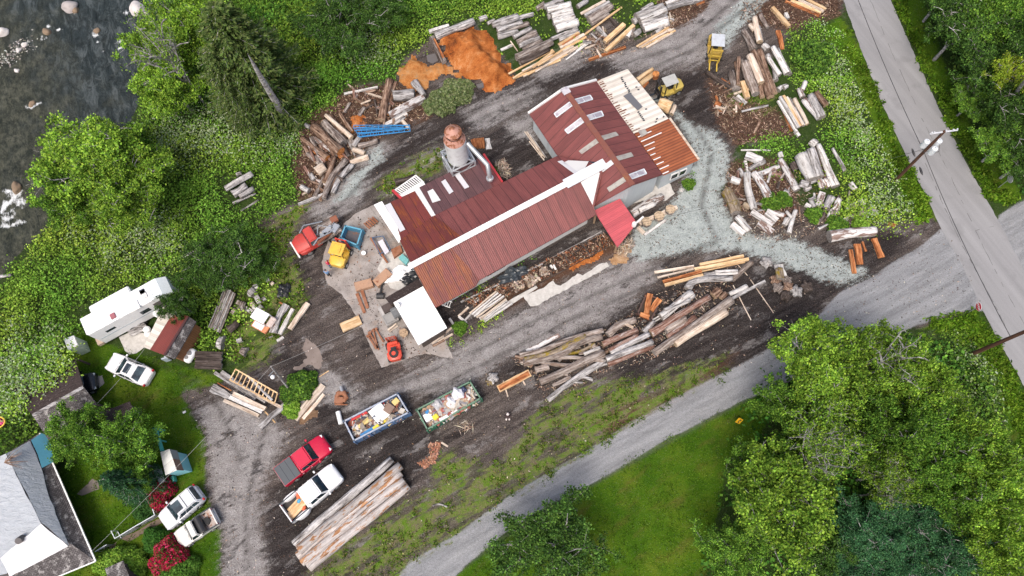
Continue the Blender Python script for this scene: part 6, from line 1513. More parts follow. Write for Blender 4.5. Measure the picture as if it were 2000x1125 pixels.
tag(MB().tube([G(660, 804, .25), G(666, 828, .25)], .22, 16).build('gas_cylinder', RVW), 'white cylinder leaning at the left end of the blue dumpster', 'cylinder')
pm = thing('pump', 'rusty pump with a grey spout standing on the dirt', 'pump', G(668, 778)); MB().tube([(-.45, 0, .4), (-.2, .42, .4), (.25, .42, .4), (.5, 0, .4), (.25, -.4, .4)], [.2, .26, .26, .22, .18], 12).build('housing', RST, pm); MB().tube([(.1, .5, .45), (-.1, 1.0, .45)], [.18, .16], 12).build('spout', gp, pm); MB().box((-.15, -.25, .3), (.8, .6, .5)).build('motor', RST, pm, bevel=.03); bars('frame', RST, pm, [((-.6, -.6, .1), (.6, -.6, .1), .1), ((-.6, .5, .1), (.6, .5, .1), .1)])
# blue racking
rk = thing('racking', 'stack of bright blue pallet racking frames on the cull heap', 'racking', G(747, 262)); bl = paint('rack_blue', (.04, .25, .55), .45, dirt=.25)
for k in range(5):
    a0, a1 = G(690+k*3, 251+k*4.6+random.uniform(-2, 2), .5+.07*k)-rk.location, G(790+random.uniform(-8, 12), 251+k*1.5+random.uniform(-2, 2), .5+.07*k)-rk.location; d = (a1-a0).normalized(); nn = Vector((-d.y, d.x, 0))*.36; mb = MB()
    mb.bar(a0, a1, .055); mb.bar(a0+nn, a1+nn, .055)
    for j in range(10): t = j/9; mb.bar(a0.lerp(a1, t), a0.lerp(a1, t)+nn, .05)
    mb.build('frame', bl, rk)
# ladder frame
lf = thing('timber_frame', 'yellow timber wall frame leaning on the weathered stack', 'timber frame', G(498, 755)); o = lf.location; r0, r1 = G(460, 721, 1.3)-o, G(542, 768, 1.3)-o; s0, s1 = G(449, 742, .75)-o, G(536, 788, .75)-o; yw = MAT['wood_fresh']
bars('rail', yw, lf, [(r0, r1, .12), (s0, s1, .12)]); bars('stud', yw, lf, [(r0.lerp(r1, i/11)-Vector((0, 0, .03)), s0.lerp(s1, i/11)-Vector((0, 0, .03)), .09) for i in range(12)])
ld = thing('ladder', 'short white ladder by the mill eave', 'ladder', G(873, 597)); a, b = G(862, 595, .8)-ld.location, G(879, 601, .8)-ld.location; nn = Vector((.18, .55, 0)); bars('rail', TRIMW, ld, [(a, b, .07), (a+nn, b+nn, .07)]); bars('rung', TRIMW, ld, [(a.lerp(b, (i+.5)/4), a.lerp(b, (i+.5)/4)+nn, .05) for i in range(4)])
# teddy
td = thing('soft_toy', 'small dark brown soft toy with white face sitting on the dirt', 'soft toy', G(992, 814)); 
def ball(name, c, r, m, parent, sz=(1, 1, 1)):
    bm = bmesh.new(); bmesh.ops.create_icosphere(bm, subdivisions=2, radius=1); me = bpy.data.meshes.new(name); bm.to_mesh(me); bm.free(); me.materials.append(m); me.polygons.foreach_set('use_smooth', [True]*len(me.polygons)); o = link(name, me, parent); o.location = c; o.scale = (r*sz[0], r*sz[1], r*sz[2]); return o
fb, fw = paint('fur_brown', (.05, .03, .03), .9), paint('fur_white', (.7, .62, .6), .9); ball('body', (0, 0, .2), .2, fb, td); ball('head', (0, .18, .42), .15, fw, td)
for s in (-1, 1): ball('arm', (s*.2, .02, .2), .1, fb, td, (1.2, .8, .8)); ball('leg', (s*.13, -.24, .1), .09, fw, td, (.9, 1.3, .9)); ball('ear', (s*.1, .24, .53), .05, fb, td)
# ---- people (skinned figures) ----
def person(feet, face, label, shirt, pants, hair, arms=.5):
    p = G(*feet); J = {'pelvis': (0, 0, .95), 'chest': (.02, 0, 1.28), 'neck': (.03, 0, 1.47), 'head0': (.05, 0, 1.56), 'head': (.05, 0, 1.68)}
    vs = [J['pelvis'], J['chest'], J['neck'], J['head0'], J['head']]; rd_ = [.15, .17, .06, .085, .095]; es = [(0, 1), (1, 2), (2, 3), (3, 4)]
    def chain(root, pts, rr):
        k = root
        for q, r1 in zip(pts, rr): vs.append(q); rd_.append(r1); es.append((k, len(vs)-1)); k = len(vs)-1
        return k
    for s in (-1, 1):
        chain(0, [(0, s*.11, .86), (.04, s*.12, .48), (-.01, s*.13, .09), (.14, s*.14, .05)], [.1, .065, .05, .045])
        w_ = chain(1, [(.0, s*.2, 1.4), (-.02 if s > 0 else .08, s*.27, 1.14), (.22 if s > 0 else .26*arms*2, s*.24, .98 if s > 0 else 1.05), ], [.065, .048, .036])
        h = Vector(vs[w_])
        palm = chain(w_, [tuple(h+Vector((.07, 0, -.04)))], [.032])
        for f_ in range(4): chain(palm, [tuple(h+Vector((.12, s*(f_-1.5)*.02, -.06))), tuple(h+Vector((.145-.006*abs(f_-1), s*(f_-1.5)*.021, -.09)))], [.0095, .008])
        chain(w_, [tuple(h+Vector((.05, -s*.045, -.03))), tuple(h+Vector((.09, -s*.055, -.05)))], [.011, .009])
    me = bpy.data.meshes.new('person'); me.from_pydata(vs, es, []); o = link('person', me); o.location = (p.x, p.y, 0); o.rotation_euler = (0, 0, face)
    sk = o.modifiers.new('skin', 'SKIN'); dt = me.skin_vertices[0].data
    for i, r1 in enumerate(rd_): dt[i].radius = (r1, r1*(1.15 if i in (0, 1) else 1)); dt[i].use_root = (i == 0)
    o.modifiers.new('sub', 'SUBSURF').levels = 1; o.modifiers['sub'].render_levels = 1
    dg_ = bpy.context.evaluated_depsgraph_get(); m2 = bpy.data.meshes.new_from_object(o.evaluated_get(dg_)); o.modifiers.clear(); o.data = m2
    skin = paint('skin', (.48, .28, .2), .6, dirt=0); boots = paint('boots', (.05, .04, .035), .8); ms = [skin, shirt, pants, boots]
    m2.materials.clear(); [m2.materials.append(q) for q in ms]
    for f_ in m2.polygons:
        c = f_.center; r1 = math.hypot(c.x, c.y)
        f_.material_index = 3 if c.z < .12 else 2 if (c.z < .98 and abs(c.y) < .2) else 0 if (c.z > 1.46 or (c.x > .16 and c.z < 1.16)) else 1; f_.use_smooth = True
    ball('hair', (.02, 0, 1.72), .115, hair, o, (1.05, .92, .95)); ball('nose', (.15, 0, 1.66), .02, skin, o)
    for s in (-1, 1): ball('ear', (.05, s*.10, 1.66), .022, skin, o, (.8, .5, 1.2)); ball('eye', (.135, s*.035, 1.69), .011, MAT['machine_black'], o)
    MB().box((.143, 0, 1.625), (.012, .045, .008)).build('mouth', paint('lips', (.3, .1, .09), .6), o)
    return tag(o, label, 'person')
person((645, 521), R(20), 'person in pink top and blue jeans standing by the yellow forklift', paint('cloth_pink', (.62, .05, .12), .9), paint('denim', (.12, .22, .38), .9), paint('hair_grey', (.3, .28, .26), .9)); person((644, 540), R(80), 'person in light blue jacket and black trousers facing the first', paint('cloth_blue', (.18, .30, .50), .9), paint('cloth_black', (.012, .012, .016), .9), paint('hair_dark', (.10, .09, .10), .9))
# ---- poles and wires ----
PWOOD = NT('pole_wood'); v = PWOOD.coord(); PWOOD = PWOOD.out(PWOOD.ramp(PWOOD.noise(PWOOD.map(v, (6, 6, .4)), 1.5, 5), [(.3, (.045, .022, .016)), (.7, (.14, .07, .045))]), .85)
ins = paint('insulator', (.62, .64, .68), .25, dirt=.1); trf = paint('transformer_grey', (.66, .70, .74), .35, dirt=.15); WIRE = paint('wire_black', (.03, .03, .032), .6)
H1 = 9.2; U1 = thing('utility_pole', 'brown utility pole with three transformers and a crossarm at the roadside', 'utility pole', G(1748, 353)); MB().tube([(0, 0, 0), (0, 0, H1)], [.17, .12], 14).build('pole', PWOOD, U1, smooth=True)
ca = Vector((1, .15, 0)).normalized(); c0 = Vector((0, 0, H1-.15)); MB().bar(c0-ca*1.25, c0+ca*1.25, .1, .12).build('crossarm', ins, U1)
for t in (-1.15, -.95, .1, .75, 1.1): MB().tube([c0+ca*t+Vector((0, 0, .05)), c0+ca*t+Vector((0, 0, .25)), c0+ca*t+Vector((0, 0, .3))], [.04, .07, .03], 10).build('insulator', ins, U1)
for dx, dy, z_ in [(-.5, .12, 7.3), (.5, .1, 7.45), (.18, -.48, 7.1)]:
    o = MB().tube([(dx, dy, z_-.85), (dx, dy, z_), (dx, dy, z_+.05)], [.27, .27, .2], 18).build('transformer', trf, U1); MB().tube([(dx, dy, z_), (dx, dy, z_+.22)], .05, 8).build('bushing', ins, o)
MB().tube([(.6, -.1, 7.2), (.8, -.5, 6.6), (.3, -.6, 6.2), (0, -.1, 6.0)], .02, 6).build('cable', WIRE, U1)
U2 = thing('utility_pole', 'dark utility pole leaning out of frame at the right edge', 'utility pole', G(1895, 693)); MB().tube([(0, 0, 0), (0, 0, 10.5)], [.19, .13], 14).build('pole', PWOOD, U2, smooth=True); MB().bar((-1.2, -.1, 10.2), (1.2, .1, 10.2), .1, .12).build('crossarm', ins, U2)
U3 = thing('light_pole', 'thin grey pole with a round white lamp in the yard', 'light pole', G(567, 763)); tv = G(529, 716, 5.6)-U3.location; MB().tube([(0, 0, 0), tv], [.10, .08], 10).build('pole', MAT['wood_silver'], U3); o = MB().bar(tv*.85, tv*.85+Vector((-.3, -.55, .25)), .06).build('arm', gp, U3); ll = tv*.85+Vector((-.0, -.6, .2)); MB().tube([ll-Vector((0, 0, .12)), ll, ll+Vector((0, 0, .08))], [.2, .18, .1], 14).build('lamp', RVW, U3)
def wire(p, q, sag, name, label, r=.018, n=14, cat='cable', m=None):
    pts = [p.lerp(q, i/n)-Vector((0, 0, sag*4*(i/n)*(1-i/n))) for i in range(n+1)]; tag(MB().tube(pts, r, 5).build(name, m or WIRE), label, cat)
pl1 = U1.location; pl2 = U2.location
wire(G(1665, -30, 5.8), pl1+Vector((-.18, 0, 5.9)), .3, 'cable', 'black cable running up the road from the transformer pole', .03); wire(pl1+Vector((-.18, 0, 5.9)), pl2+Vector((-.2, 0, 6.2)), .4, 'cable', 'black cable between the two roadside poles', .03)
for x, y, z_ in [(1783, 296, 5.75), (1798, 332, 5.7)]: a = G(x-2, y-6, z_); b = G(x+4, y+10, z_); tag(MB().tube([a, a.lerp(b, .3), a.lerp(b, .7), b], [.03, .1, .1, .03], 8).build('splice_case', WIRE), ('upper' if y < 300 else 'lower')+' black splice case on the roadside cable', 'splice case')
WP = paint('wire_pale', (.35, .35, .34), .5)
wire(pl1+Vector((-.1, 0, 6.3)), G(1241, 437, 2.9), .8, 'cable', 'thin service cable from the transformer pole to the red canopy', .014); wire(U3.location+tv, G(800, 590, 2.6), .4, 'cable', 'thin pale cable from the light pole to the white shed', .012, m=WP); wire(U3.location+tv, G(176, 1080, 2.9), .5, 'cable', 'thin pale cable from the light pole to the lower-left house', .012, m=WP); wire(G(283, 680, 2.4), G(190, 788, 2.9), .2, 'cable', 'thin pale cable from the red shed to the garage', .012, m=WP)
# ---- signs ----
sgn_red = paint('sign_red', (.62, .01, .03), .35, dirt=.0); sgn_y = paint('sign_yellow', (.85, .48, .02), .4, dirt=.05); alu = paint('sign_back', (.45, .47, .48), .4, .5, dirt=.1)
def octsign(name, loc, rz, h, r, label, text=None):
    root = thing(name, label, 'sign', loc, rz)   # face looks along local +x
    MB().tube([(-.06, 0, 0), (-.06, 0, h+r*.6)], .035, 8).build('post', alu, root)
    def octo(rr, x, th, m, nm): 
        mb = MB(); k = [2*math.pi*(i+.5)/8 for i in range(8)]; vs = [(x, math.cos(a)*rr, h+math.sin(a)*rr) for a in k]+[(x-th, math.cos(a)*rr, h+math.sin(a)*rr) for a in k]
        mb.add(vs, [tuple(range(8)), tuple(reversed(range(8, 16)))]+[(i, i+8, (i+1) % 8+8, (i+1) % 8) for i in range(8)]); return mb.build(nm, m, root)
    octo(r, 0, .02, paint('sign_white', (.82, .82, .82), .4, dirt=0), 'plate'); octo(r*.93, .006, .004, sgn_red, 'face')
    octo(r*.99, -.022, .003, alu, 'back')
    cu = bpy.data.curves.new('lettering', 'FONT'); cu.body = 'STOP'; cu.size = r*.80; cu.align_x = 'CENTER'; cu.align_y = 'CENTER'; cu.extrude = .004; cu.offset = .012
    o = bpy.data.objects.new('lettering', cu); COL.objects.link(o); dgx = bpy.context.evaluated_depsgraph_get(); me = bpy.data.meshes.new_from_object(o.evaluated_get(dgx)); bpy.data.objects.remove(o); o = link('lettering', me, root); me.materials.clear(); me.materials.append(MAT['sign_white']); o.location = (.014, 0, h); o.rotation_euler = (R(90), 0, R(90)); return root
octsign('stop_sign', G(1888, 611), R(183), 1.9, .43, 'red STOP sign at the gravel entrance beside the road'); octsign('stop_sign', G(1950, 367), R(5), 1.9, .42, 'grey back of a stop sign at the drive across the road')
ys = thing('arrow_sign', 'yellow-orange diamond sign with a black arrow in the grass', 'sign', G(1437, 826), R(-75)); MB().tube([(0, 0, 0), (0, 0, 1.1)], .03, 8).build('post', alu, ys)
yt = Matrix.Rotation(R(-38), 3, 'Y'); mb = MB(); mb.box((0, 0, 1.15), (.025, .55, .55), rot=yt @ Matrix.Rotation(R(45), 3, 'X')); mb.build('plate', sgn_y, ys)
nn_ = yt @ Vector((1, 0, 0)); cc_ = Vector((0, 0, 1.15))+nn_*.02; yy = Vector((0, 1, 0)); zz_ = yt @ Vector((0, 0, 1)); mb = MB(); mb.bar(cc_-zz_*.2-yy*.1, cc_+zz_*.05-yy*.05, .07, .01); mb.bar(cc_+zz_*.05-yy*.05, cc_+zz_*.05+yy*.15, .07, .01); mb.bar(cc_+zz_*.14+yy*.06, cc_+zz_*.05+yy*.2, .06, .01); mb.build('arrow', MAT['machine_black'], ys)
# ---- garden fence ----
fn = thing('garden_fence', 'low wire garden fence with a gate beside the lawn', 'fence', (0, 0, 0)); fpts = [(186, 1077), (208, 1064), (224, 1052), (262, 1029), (302, 1006), (298, 994)]
W3 = [G(x, y, 1.1) for x, y in fpts]; legs('post', gp, fn, W3, .06); bars('top_rail', TRIMB, fn, [(W3[0], W3[1], .06), (W3[2], W3[3], .06), (W3[3], W3[4], .06), (W3[4], W3[5], .06)])
for a, b in [(0, 1), (2, 3), (3, 4), (4, 5)]:
    mb = MB(); a, b = W3[a], W3[b]; k = int((b-a).length/.16)
    for i in range(k): mb.bar(a.lerp(b, i/k)-Vector((0, 0, 1.05)), a.lerp(b, min(1, (i+6)/k)), .02, .02)
    for i in range(k): mb.bar(a.lerp(b, i/k), a.lerp(b, min(1, (i+6)/k))-Vector((0, 0, 1.05)), .02, .02)
    mb.build('wire_mesh', gp, fn)
gt = thing('gate', 'open wire gate at the bend of the garden fence', 'gate', (0, 0, 0)); a, b = G(224, 1051, 1.1), G(217, 1037, 1.1); MB().bar(a, b, .06).bar(a-Vector((0, 0, 1)), b-Vector((0, 0, 1)), .06).bar(b, b-Vector((0, 0, 1)), .06).bar(a, b-Vector((0, 0, 1)), .04).build('frame', TRIMB, gt)
tag(crumple(-5, 825, .6, .42, .3, paint('toy_pink', (.75, .05, .25), .4), 'pink plastic tub with a yellow rim at the left edge', 'tub', 'tub'), None); mb = MB(); c_ = G(-5, 825, .3); mb.tube([c_+Vector((math.cos(a)*.68, math.sin(a)*.5, 0)) for a in [2*math.pi*i/20 for i in range(21)]], .07, 6, caps=False); tag(mb.build('ring', paint('toy_yellow', (.8, .55, .08), .5)), 'yellow ring around the pink tub at the left edge', 'ring')
crumple(225, 721, .0, .0, .0, TRIMW, '', '') if 0 else None
tag(MB().box(G(325, 702, .5), (.5, .12, 1.0), .3).box(G(328, 700, .5), (.4, .12, .8), -.5).build('folding_chair', paint('chair_blue', (.45, .52, .60), .5)), 'folded pale blue chair leaning at the corner of the red shed', 'chair')
# ================= VEGETATION =================
MAPLE = [(.08, .17, .022), (.12, .235, .03), (.17, .305, .04), (.045, .11, .018)]; ALDER = [(.14, .26, .03), (.205, .345, .038), (.275, .43, .055), (.08, .16, .02)]
DGREEN = [(.04, .09, .018), (.06, .125, .024), (.085, .165, .03), (.022, .052, .013)]; CONI = [(.065, .105, .026), (.095, .14, .036), (.04, .072, .02), (.13, .17, .055)]
SPRUCE = [(.035, .11, .045), (.055, .155, .062), (.022, .07, .032), (.085, .20, .08)]; BRAM = [(.14, .265, .03), (.20, .345, .042), (.26, .42, .065), (.09, .18, .022)]; BRAMD = [(.055, .135, .02), (.085, .195, .028), (.125, .255, .035), (.035, .09, .015)]
PALEB = [(.27, .37, .17), (.34, .43, .24), (.21, .32, .08), (.40, .47, .31)]; YEL = [(.22, .30, .03), (.28, .34, .04), (.15, .24, .02)]
RHOD = [(.45, .016, .06), (.58, .06, .13), (.32, .012, .04), (.10, .07, .02), (.06, .10, .02)]; OLIVE = [(.12, .16, .06), (.17, .21, .09), (.08, .12, .04), (.22, .25, .13)]
BARKP = MAT['wood_silver']; BARKD = MAT['wood_greybrown']
def tree_mesh(kind, sd, nl, leaf, cols, R0=5.0, H=9.0, n_limb=11, thick=1.0, twig=.0):
    """unit trees: radius R0, height H. returns (trunk mesh, crown mesh)"""
    g = np.random.default_rng(sd); rr_ = random.Random(sd); mb = MB(); tips = []; wts = []
    mb.tube([(0, 0, 0), (rr_.uniform(-.2, .2), rr_.uniform(-.2, .2), H*.35), (rr_.uniform(-.3, .3), rr_.uniform(-.3, .3), H*.8)], [.28, .2, .06], 8)
    if kind == 'broad':
        for i in range(n_limb):
            az = i*2.399+rr_.uniform(-.4, .4); ln = R0*rr_.uniform(.62, 1.08)*(1 if i % 3 else .55); z0 = H*rr_.uniform(.25, .55); z1 = H*rr_.uniform(.62, .98)*(1-.28*(ln/R0)**2)+.3
            b = Vector((math.cos(az)*ln, math.sin(az)*ln, z1)); a = Vector((0, 0, z0)); m = a.lerp(b, .5)+Vector((0, 0, .5)); mb.tube([a, m, b], [.12*thick, .075*thick, .03*thick], 6)
            nb = 12 if ln > R0*.6 else 7
            for j in range(nb):
                t = rr_.uniform(.3, 1.05); p = a.lerp(b, t)+Vector((0, 0, .5*math.sin(3.14*min(t, 1)))); q = p+Vector((rr_.gauss(0, 1), rr_.gauss(0, 1), rr_.uniform(-.2, .8)))*R0*.19*(1.25-t*.4); mb.tube([p, p.lerp(q, .5)+Vector((0, 0, .1)), q], [.05*thick, .035*thick, .015*thick], 4, caps=False); tips.append(q); wts.append(1)
                for k in range(2):
                    q2 = q+Vector((rr_.gauss(0, 1), rr_.gauss(0, 1), rr_.uniform(-.3, .6)))*R0*.12; mb.tube([q, q2], [.02*thick, .008*thick], 3, caps=False); tips.append(q2); wts.append(1)
                    if rr_.random() < twig: q3 = q2+Vector((rr_.gauss(0, 1), rr_.gauss(0, 1), 1.2))*R0*.08; mb.tube([q2, q3], [.02, .009], 3, caps=False)
        T = np.array([tuple(t) for t in tips]); ci = g.integers(0, len(T), nl); sp = R0*.056; C = T[ci]+g.normal(size=(nl, 3))*sp*np.array([1, 1, .6])
        cl = g.normal(size=len(T))*.2;
        col = 1.1*pal(nl, cols, .14, g)*(1.04+cl[ci])[:, None]
        P_, F_, c_ = leaves(C, g.uniform(.6, 1.35, nl)*leaf, np.clip(col, .003, .9), up=.75, aspect=.75, g=g)
    else:   # conifer: whorled drooping sprays
        C = []; D = []; cc = []
        lv = int(H/.42)
        for i in range(lv):
            z = H*(.12+.88*i/lv); rad = R0*(1-(z/H))**.55*rr_.uniform(.8, 1.1)+.15; nb = rr_.randint(7, 9)
            for j in range(nb):
                az = j*6.283/nb+i*1.1+rr_.uniform(-.25, .25); d = Vector((math.cos(az), math.sin(az), 0)); e = d*rad*rr_.uniform(.75, 1.1)+Vector((0, 0, z-rad*.22)); mb.tube([(0, 0, z), e], [.04, .01], 3, caps=False)
                k = int(nl/(lv*nb)*(.4+1.2*rad/R0)); t = g.uniform(.15, 1.02, k); side = g.normal(size=k)*.16*rad*(1.1-t*.7); s_ = Vector((-d.y, d.x, 0))
                P = np.array(tuple(Vector((0, 0, z))))[None]*(1-t)[:, None]+np.array(tuple(e))[None]*t[:, None]+np.array(tuple(s_))[None]*side[:, None]; P[:, 2] += g.normal(size=k)*.06-np.abs(side)*.3
                C.append(P); D.append(np.array(tuple(d))[None]*.8+np.array(tuple(s_))[None]*np.sign(side)[:, None]*.6); cc.append(np.full(k, 1+rr_.gauss(0, .12))*(.93+.12*t))
        C = np.concatenate(C); D = np.concatenate(D); cc = np.concatenate(cc); col = pal(len(C), cols, .12, g)*cc[:, None]
        P_, F_, c_ = leaves(C, g.uniform(.7, 1.3, len(C))*leaf, np.clip(col, .003, .9), up=1.2, aspect=.38, g=g, dirs=D)
    tm_ = mb.build('trunk', BARKP); tmesh = tm_.data; bpy.data.objects.remove(tm_)
    return tmesh, npmesh('crown', P_, F_, LEAF, 'mesh', c_)
TV = {'alder': [tree_mesh('broad', 11+i, 25000, .235, ALDER, twig=.5) for i in range(3)], 'maple': [tree_mesh('broad', 21+i, 25000, .235, MAPLE, n_limb=12, twig=.15) for i in range(3)], 'dark': [tree_mesh('broad', 31+i, 24000, .235, DGREEN, n_limb=12, twig=.15) for i in range(2)],
      'conifer': [tree_mesh('conifer', 41, 26000, .33, CONI, 4.2, 15)], 'spruce': [tree_mesh('conifer', 45, 20000, .26, SPRUCE, 4.2, 9)], 'blue': [tree_mesh('broad', 48+i, 26000, .19, SPRUCE, n_limb=13) for i in range(2)], 'yellow': [tree_mesh('broad', 51, 13000, .24, YEL, n_limb=9, twig=.5)], 'bare': [tree_mesh('broad', 57, 1500, .2, ALDER, n_limb=8, twig=.8, thick=1.5)], 'twiggy': [tree_mesh('broad', 55, 12000, .23, ALDER, n_limb=12, twig=1.0, thick=1.4)]}
def tree(sp, px, py, rpx, h, label, group=None, cat='tree', name=None, tilt=None, R0=None):
    v_ = TV[sp]; i = random.randrange(len(v_)); t_, c_ = v_[i]; hc = h*.68; H0 = {'conifer': 15.0}.get(sp, 9.0); r0 = 4.2 if sp in ('conifer', 'spruce') else 5.0
    p = G(px, py, hc); rm = rpx/SC(px, py, hc); root = thing(name or dict(conifer='conifer_tree', spruce='spruce_tree').get(sp, 'broadleaf_tree'), label, cat, (p.x, p.y, 0), random.random()*6.28, group)
    root.scale = (rm/r0, rm/r0, h/H0)
    if p.x < -30 and sdist([px], [py], RIVER)[0] > -60: root.location.z = -.6
    link('trunk', t_, root); link('crown', c_, root)
    if tilt: root.rotation_euler = tilt
    return root
gf = 'trees of the lower-right wood'
for a in [('alder', 1590, 710, 88, 10, 'bright green tree at the upper left corner of the lower-right wood'), ('alder', 1695, 715, 84, 11, 'bright tree second along the top edge of the lower-right wood'), ('alder', 1785, 745, 72, 11, 'bright tree with pale branches left of the shrubs at the wood top'), ('maple', 1550, 800, 62, 8, 'mid green tree on the left flank under the upper bright trees'),
          ('twiggy', 1620, 850, 88, 12, 'sparse tree full of pale bare branches in the wood middle'), ('maple', 1730, 840, 66, 11, 'leafy tree right of the bare-branched one'), ('maple', 1815, 865, 72, 12, 'round green tree in the right centre of the wood'), ('alder', 1905, 880, 74, 11, 'yellow-green tree on the right flank near the road'), ('maple', 1480, 915, 55, 8, 'dark green tree at the left edge by the lawn'),
          ('alder', 1525, 1000, 112, 11, 'very bright maple-like tree in front at the wood lower left'), ('twiggy', 1745, 925, 62, 10, 'thin tree with dead twigs above the bluish clumps'), ('maple', 1850, 965, 66, 10, 'green tree above the right bluish clump'), ('alder', 1955, 975, 70, 11, 'yellow-green tree at the right frame edge'), ('maple', 1430, 1075, 62, 7, 'dark shrubby tree at the bottom edge left of the bluish trees'),
          ('alder', 1965, 1070, 66, 10, 'bright tree at the lower right corner'), ('dark', 1600, 1100, 60, 6, 'dark tree at the bottom between the bright maple and bluish trees'), ('twiggy', 1860, 800, 50, 9, 'sparse bare-branched tree near the shrubs'), ('maple', 1535, 895, 50, 7, 'green tree above the very bright front tree')]: tree(*a, gf)
for a in [('bare', 1600, 890, 62, 13, 'dead tree of bare pale twigs above the front bright tree'), ('bare', 1735, 960, 40, 9, 'small dead tree over the dark gap in the wood'), ('bare', 1745, 700, 60, 13, 'bare-branched tree rising from the top edge of the wood')]: tree(*a, 'dead trees of the lower-right wood')
for a in [('blue', 1700, 1035, 74, 7, 'left bluish-green tree of the lower-right wood'), ('blue', 1785, 1020, 68, 7, 'upper middle bluish-green tree of the lower-right wood'), ('blue', 1770, 1105, 72, 7, 'lower middle bluish-green tree at the frame edge'), ('blue', 1862, 1075, 74, 7, 'right bluish-green tree of the lower-right wood'), ('blue', 1660, 1120, 62, 6, 'lowest left bluish-green tree, half out of frame')]: tree(*a, 'bluish-green trees')
tree('dark', 1080, 1068, 98, 7.5, 'dark green round tree at the bottom middle of the frame'); 
gr_ = 'trees beyond the road'
for a in [('dark', 1880, 50, 60, 8, 'dark tree beyond the road, nearest the top left of that wood'), ('maple', 1950, 30, 66, 9, 'mid green tree beyond the road at the top edge'), ('dark', 2005, 90, 60, 10, 'dark tree at the top right corner'), ('dark', 1935, 125, 66, 8, 'dark tree beyond the road above the pale trunk'), ('yellow', 1985, 135, 46, 11, 'yellow-green tree beyond the road'), ('dark', 1985, 215, 62, 8, 'dark tree with a pale leaning trunk beyond the road'), ('maple', 1965, 275, 50, 6, 'green tree above the sign back'), ('dark', 2015, 300, 50, 7, 'dark tree at the right edge above the side drive'), ('maple', 1905, 190, 42, 5, 'low tree at the wood edge above the pole'), ('dark', 1850, -20, 50, 7, 'dark tree cut by the top edge beyond the road')]: tree(*a, gr_)
gl = 'trees of the river bank'
tree('alder', 165, 310, 95, 10, 'bright alder leaning over the river', gl); tree('alder', 235, 370, 80, 9, 'green alder behind the leaning one', gl); tree('maple', 130, 370, 55, 8, 'lower alder at the water edge', gl); tree('maple', 245, 290, 55, 7, 'small dark green tree on the bank between two clumps', gl)
tree('alder', 320, 75, 70, 10, 'bright tree with dead branches at the river top', gl); tree('alder', 320, 150, 60, 9, 'bright tree below the dead branches at the river', gl); tree('alder', 375, 30, 60, 10, 'leafy tree at the top beside the dark conifer', gl)
tree('bare', 312, 85, 52, 15, 'half-dead tree with bare white branches over the river', gl)
tree('conifer', 455, 78, 108, 15, 'large dark drooping conifer on the bank', gl); tree('conifer', 440, 150, 56, 12, 'low drooping conifer beside the bare leaning trunk', gl)
tag(MB().tube([G(557, 229, 0), G(541, 203, 4), G(512, 155, 9), G(495, 125, 12), G(484, 105, 14)], [.42, .36, .26, .15, .02], 10).build('dead_trunk', BARKP), 'thick bare grey trunk rising beside the dark conifers', 'tree trunk')
tree('dark', 650, 40, 60, 6, 'dark leafy tree at the top edge left of the sawdust', gl); tree('dark', 735, 25, 48, 5, 'second dark leafy tree at the top edge', gl)
gh = 'garden trees'
tree('maple', 150, 848, 58, 7, 'left round broadleaf tree of the garden pair', gh); tree('maple', 238, 865, 62, 7.5, 'right round broadleaf tree of the garden pair', gh); tree('maple', 262, 905, 45, 6, 'small lobe tree beside the playhouse', gh); tree('spruce', 232, 940, 56, 8, 'blue-grey conifer under the garden pair', gh)
tree('dark', 450, 505, 62, 5, 'dense green shrub tree above the grey planks', gl); tree('dark', 395, 520, 50, 4.5, 'dense green shrub tree above the trailer nose', gl); tree('dark', 490, 515, 40, 3.5, 'small green shrub near the red truck', gl); tree('dark', 345, 590, 32, 5.5, 'green tree overhanging the trailer nose and red shed', gl)
tag(MB().tube([G(1966, 205, 1), G(1985, 180, 6), G(2008, 150, 11)], [.22, .18, .12], 8).build('dead_trunk', BARKP), 'pale slanting bare trunk in the dark wood beyond the road', 'tree trunk')
# rounded shrubs
def shrub(px, py, rpx, h, cols, label, n=2600, leaf=.22, name='shrub', cat='shrub', group=None, aspect=.8, sq=1.0):
    rm = rpx/SC(px, py, h*.5); p = G(px, py, h*.4); g = np.random.default_rng(int(px*7+py)); th = g.uniform(0, 6.283, n); u = g.uniform(0, 1, n)**.5; lob = 1+.12*np.sin(th*3+px)+.08*np.sin(th*7+py)
    x = np.cos(th)*u*rm*lob; y = np.sin(th)*u*rm*lob*sq; z = h*np.sqrt(np.clip(1-u**2, 0, 1))*g.uniform(.75, 1.05, n)+.08; z += .12*np.sin(x*4+px)*np.sin(y*4)
    P_, F_, c_ = leaves(np.stack([x, y, z], 1), g.uniform(.7, 1.3, n)*leaf, pal(n, cols, .2, g), up=.9, aspect=aspect, g=g)
    root = thing(name, label, cat, (p.x, p.y, 0), 0, group); npmesh('foliage', P_, F_, LEAF, root, c_); mb = MB()
    for i in range(6): a = i*1.05; mb.tube([(0, 0, 0), (math.cos(a)*rm*.3, math.sin(a)*rm*.3, h*.35), (math.cos(a)*rm*.7, math.sin(a)*rm*.7, h*.6)], [.05, .035, .015], 5)
    mb.build('stem', BARKD, root); return root
shrub(307, 962, 33, 1.8, RHOD, 'red rhododendron beside the metal shelter', 4200, .2); shrub(295, 935, 18, 1.5, RHOD, 'red rhododendron spur above the metal shelter', 1600, .2); shrub(329, 1090, 40, 1.9, RHOD, 'large red rhododendron below the old small pickup', 5600, .2)
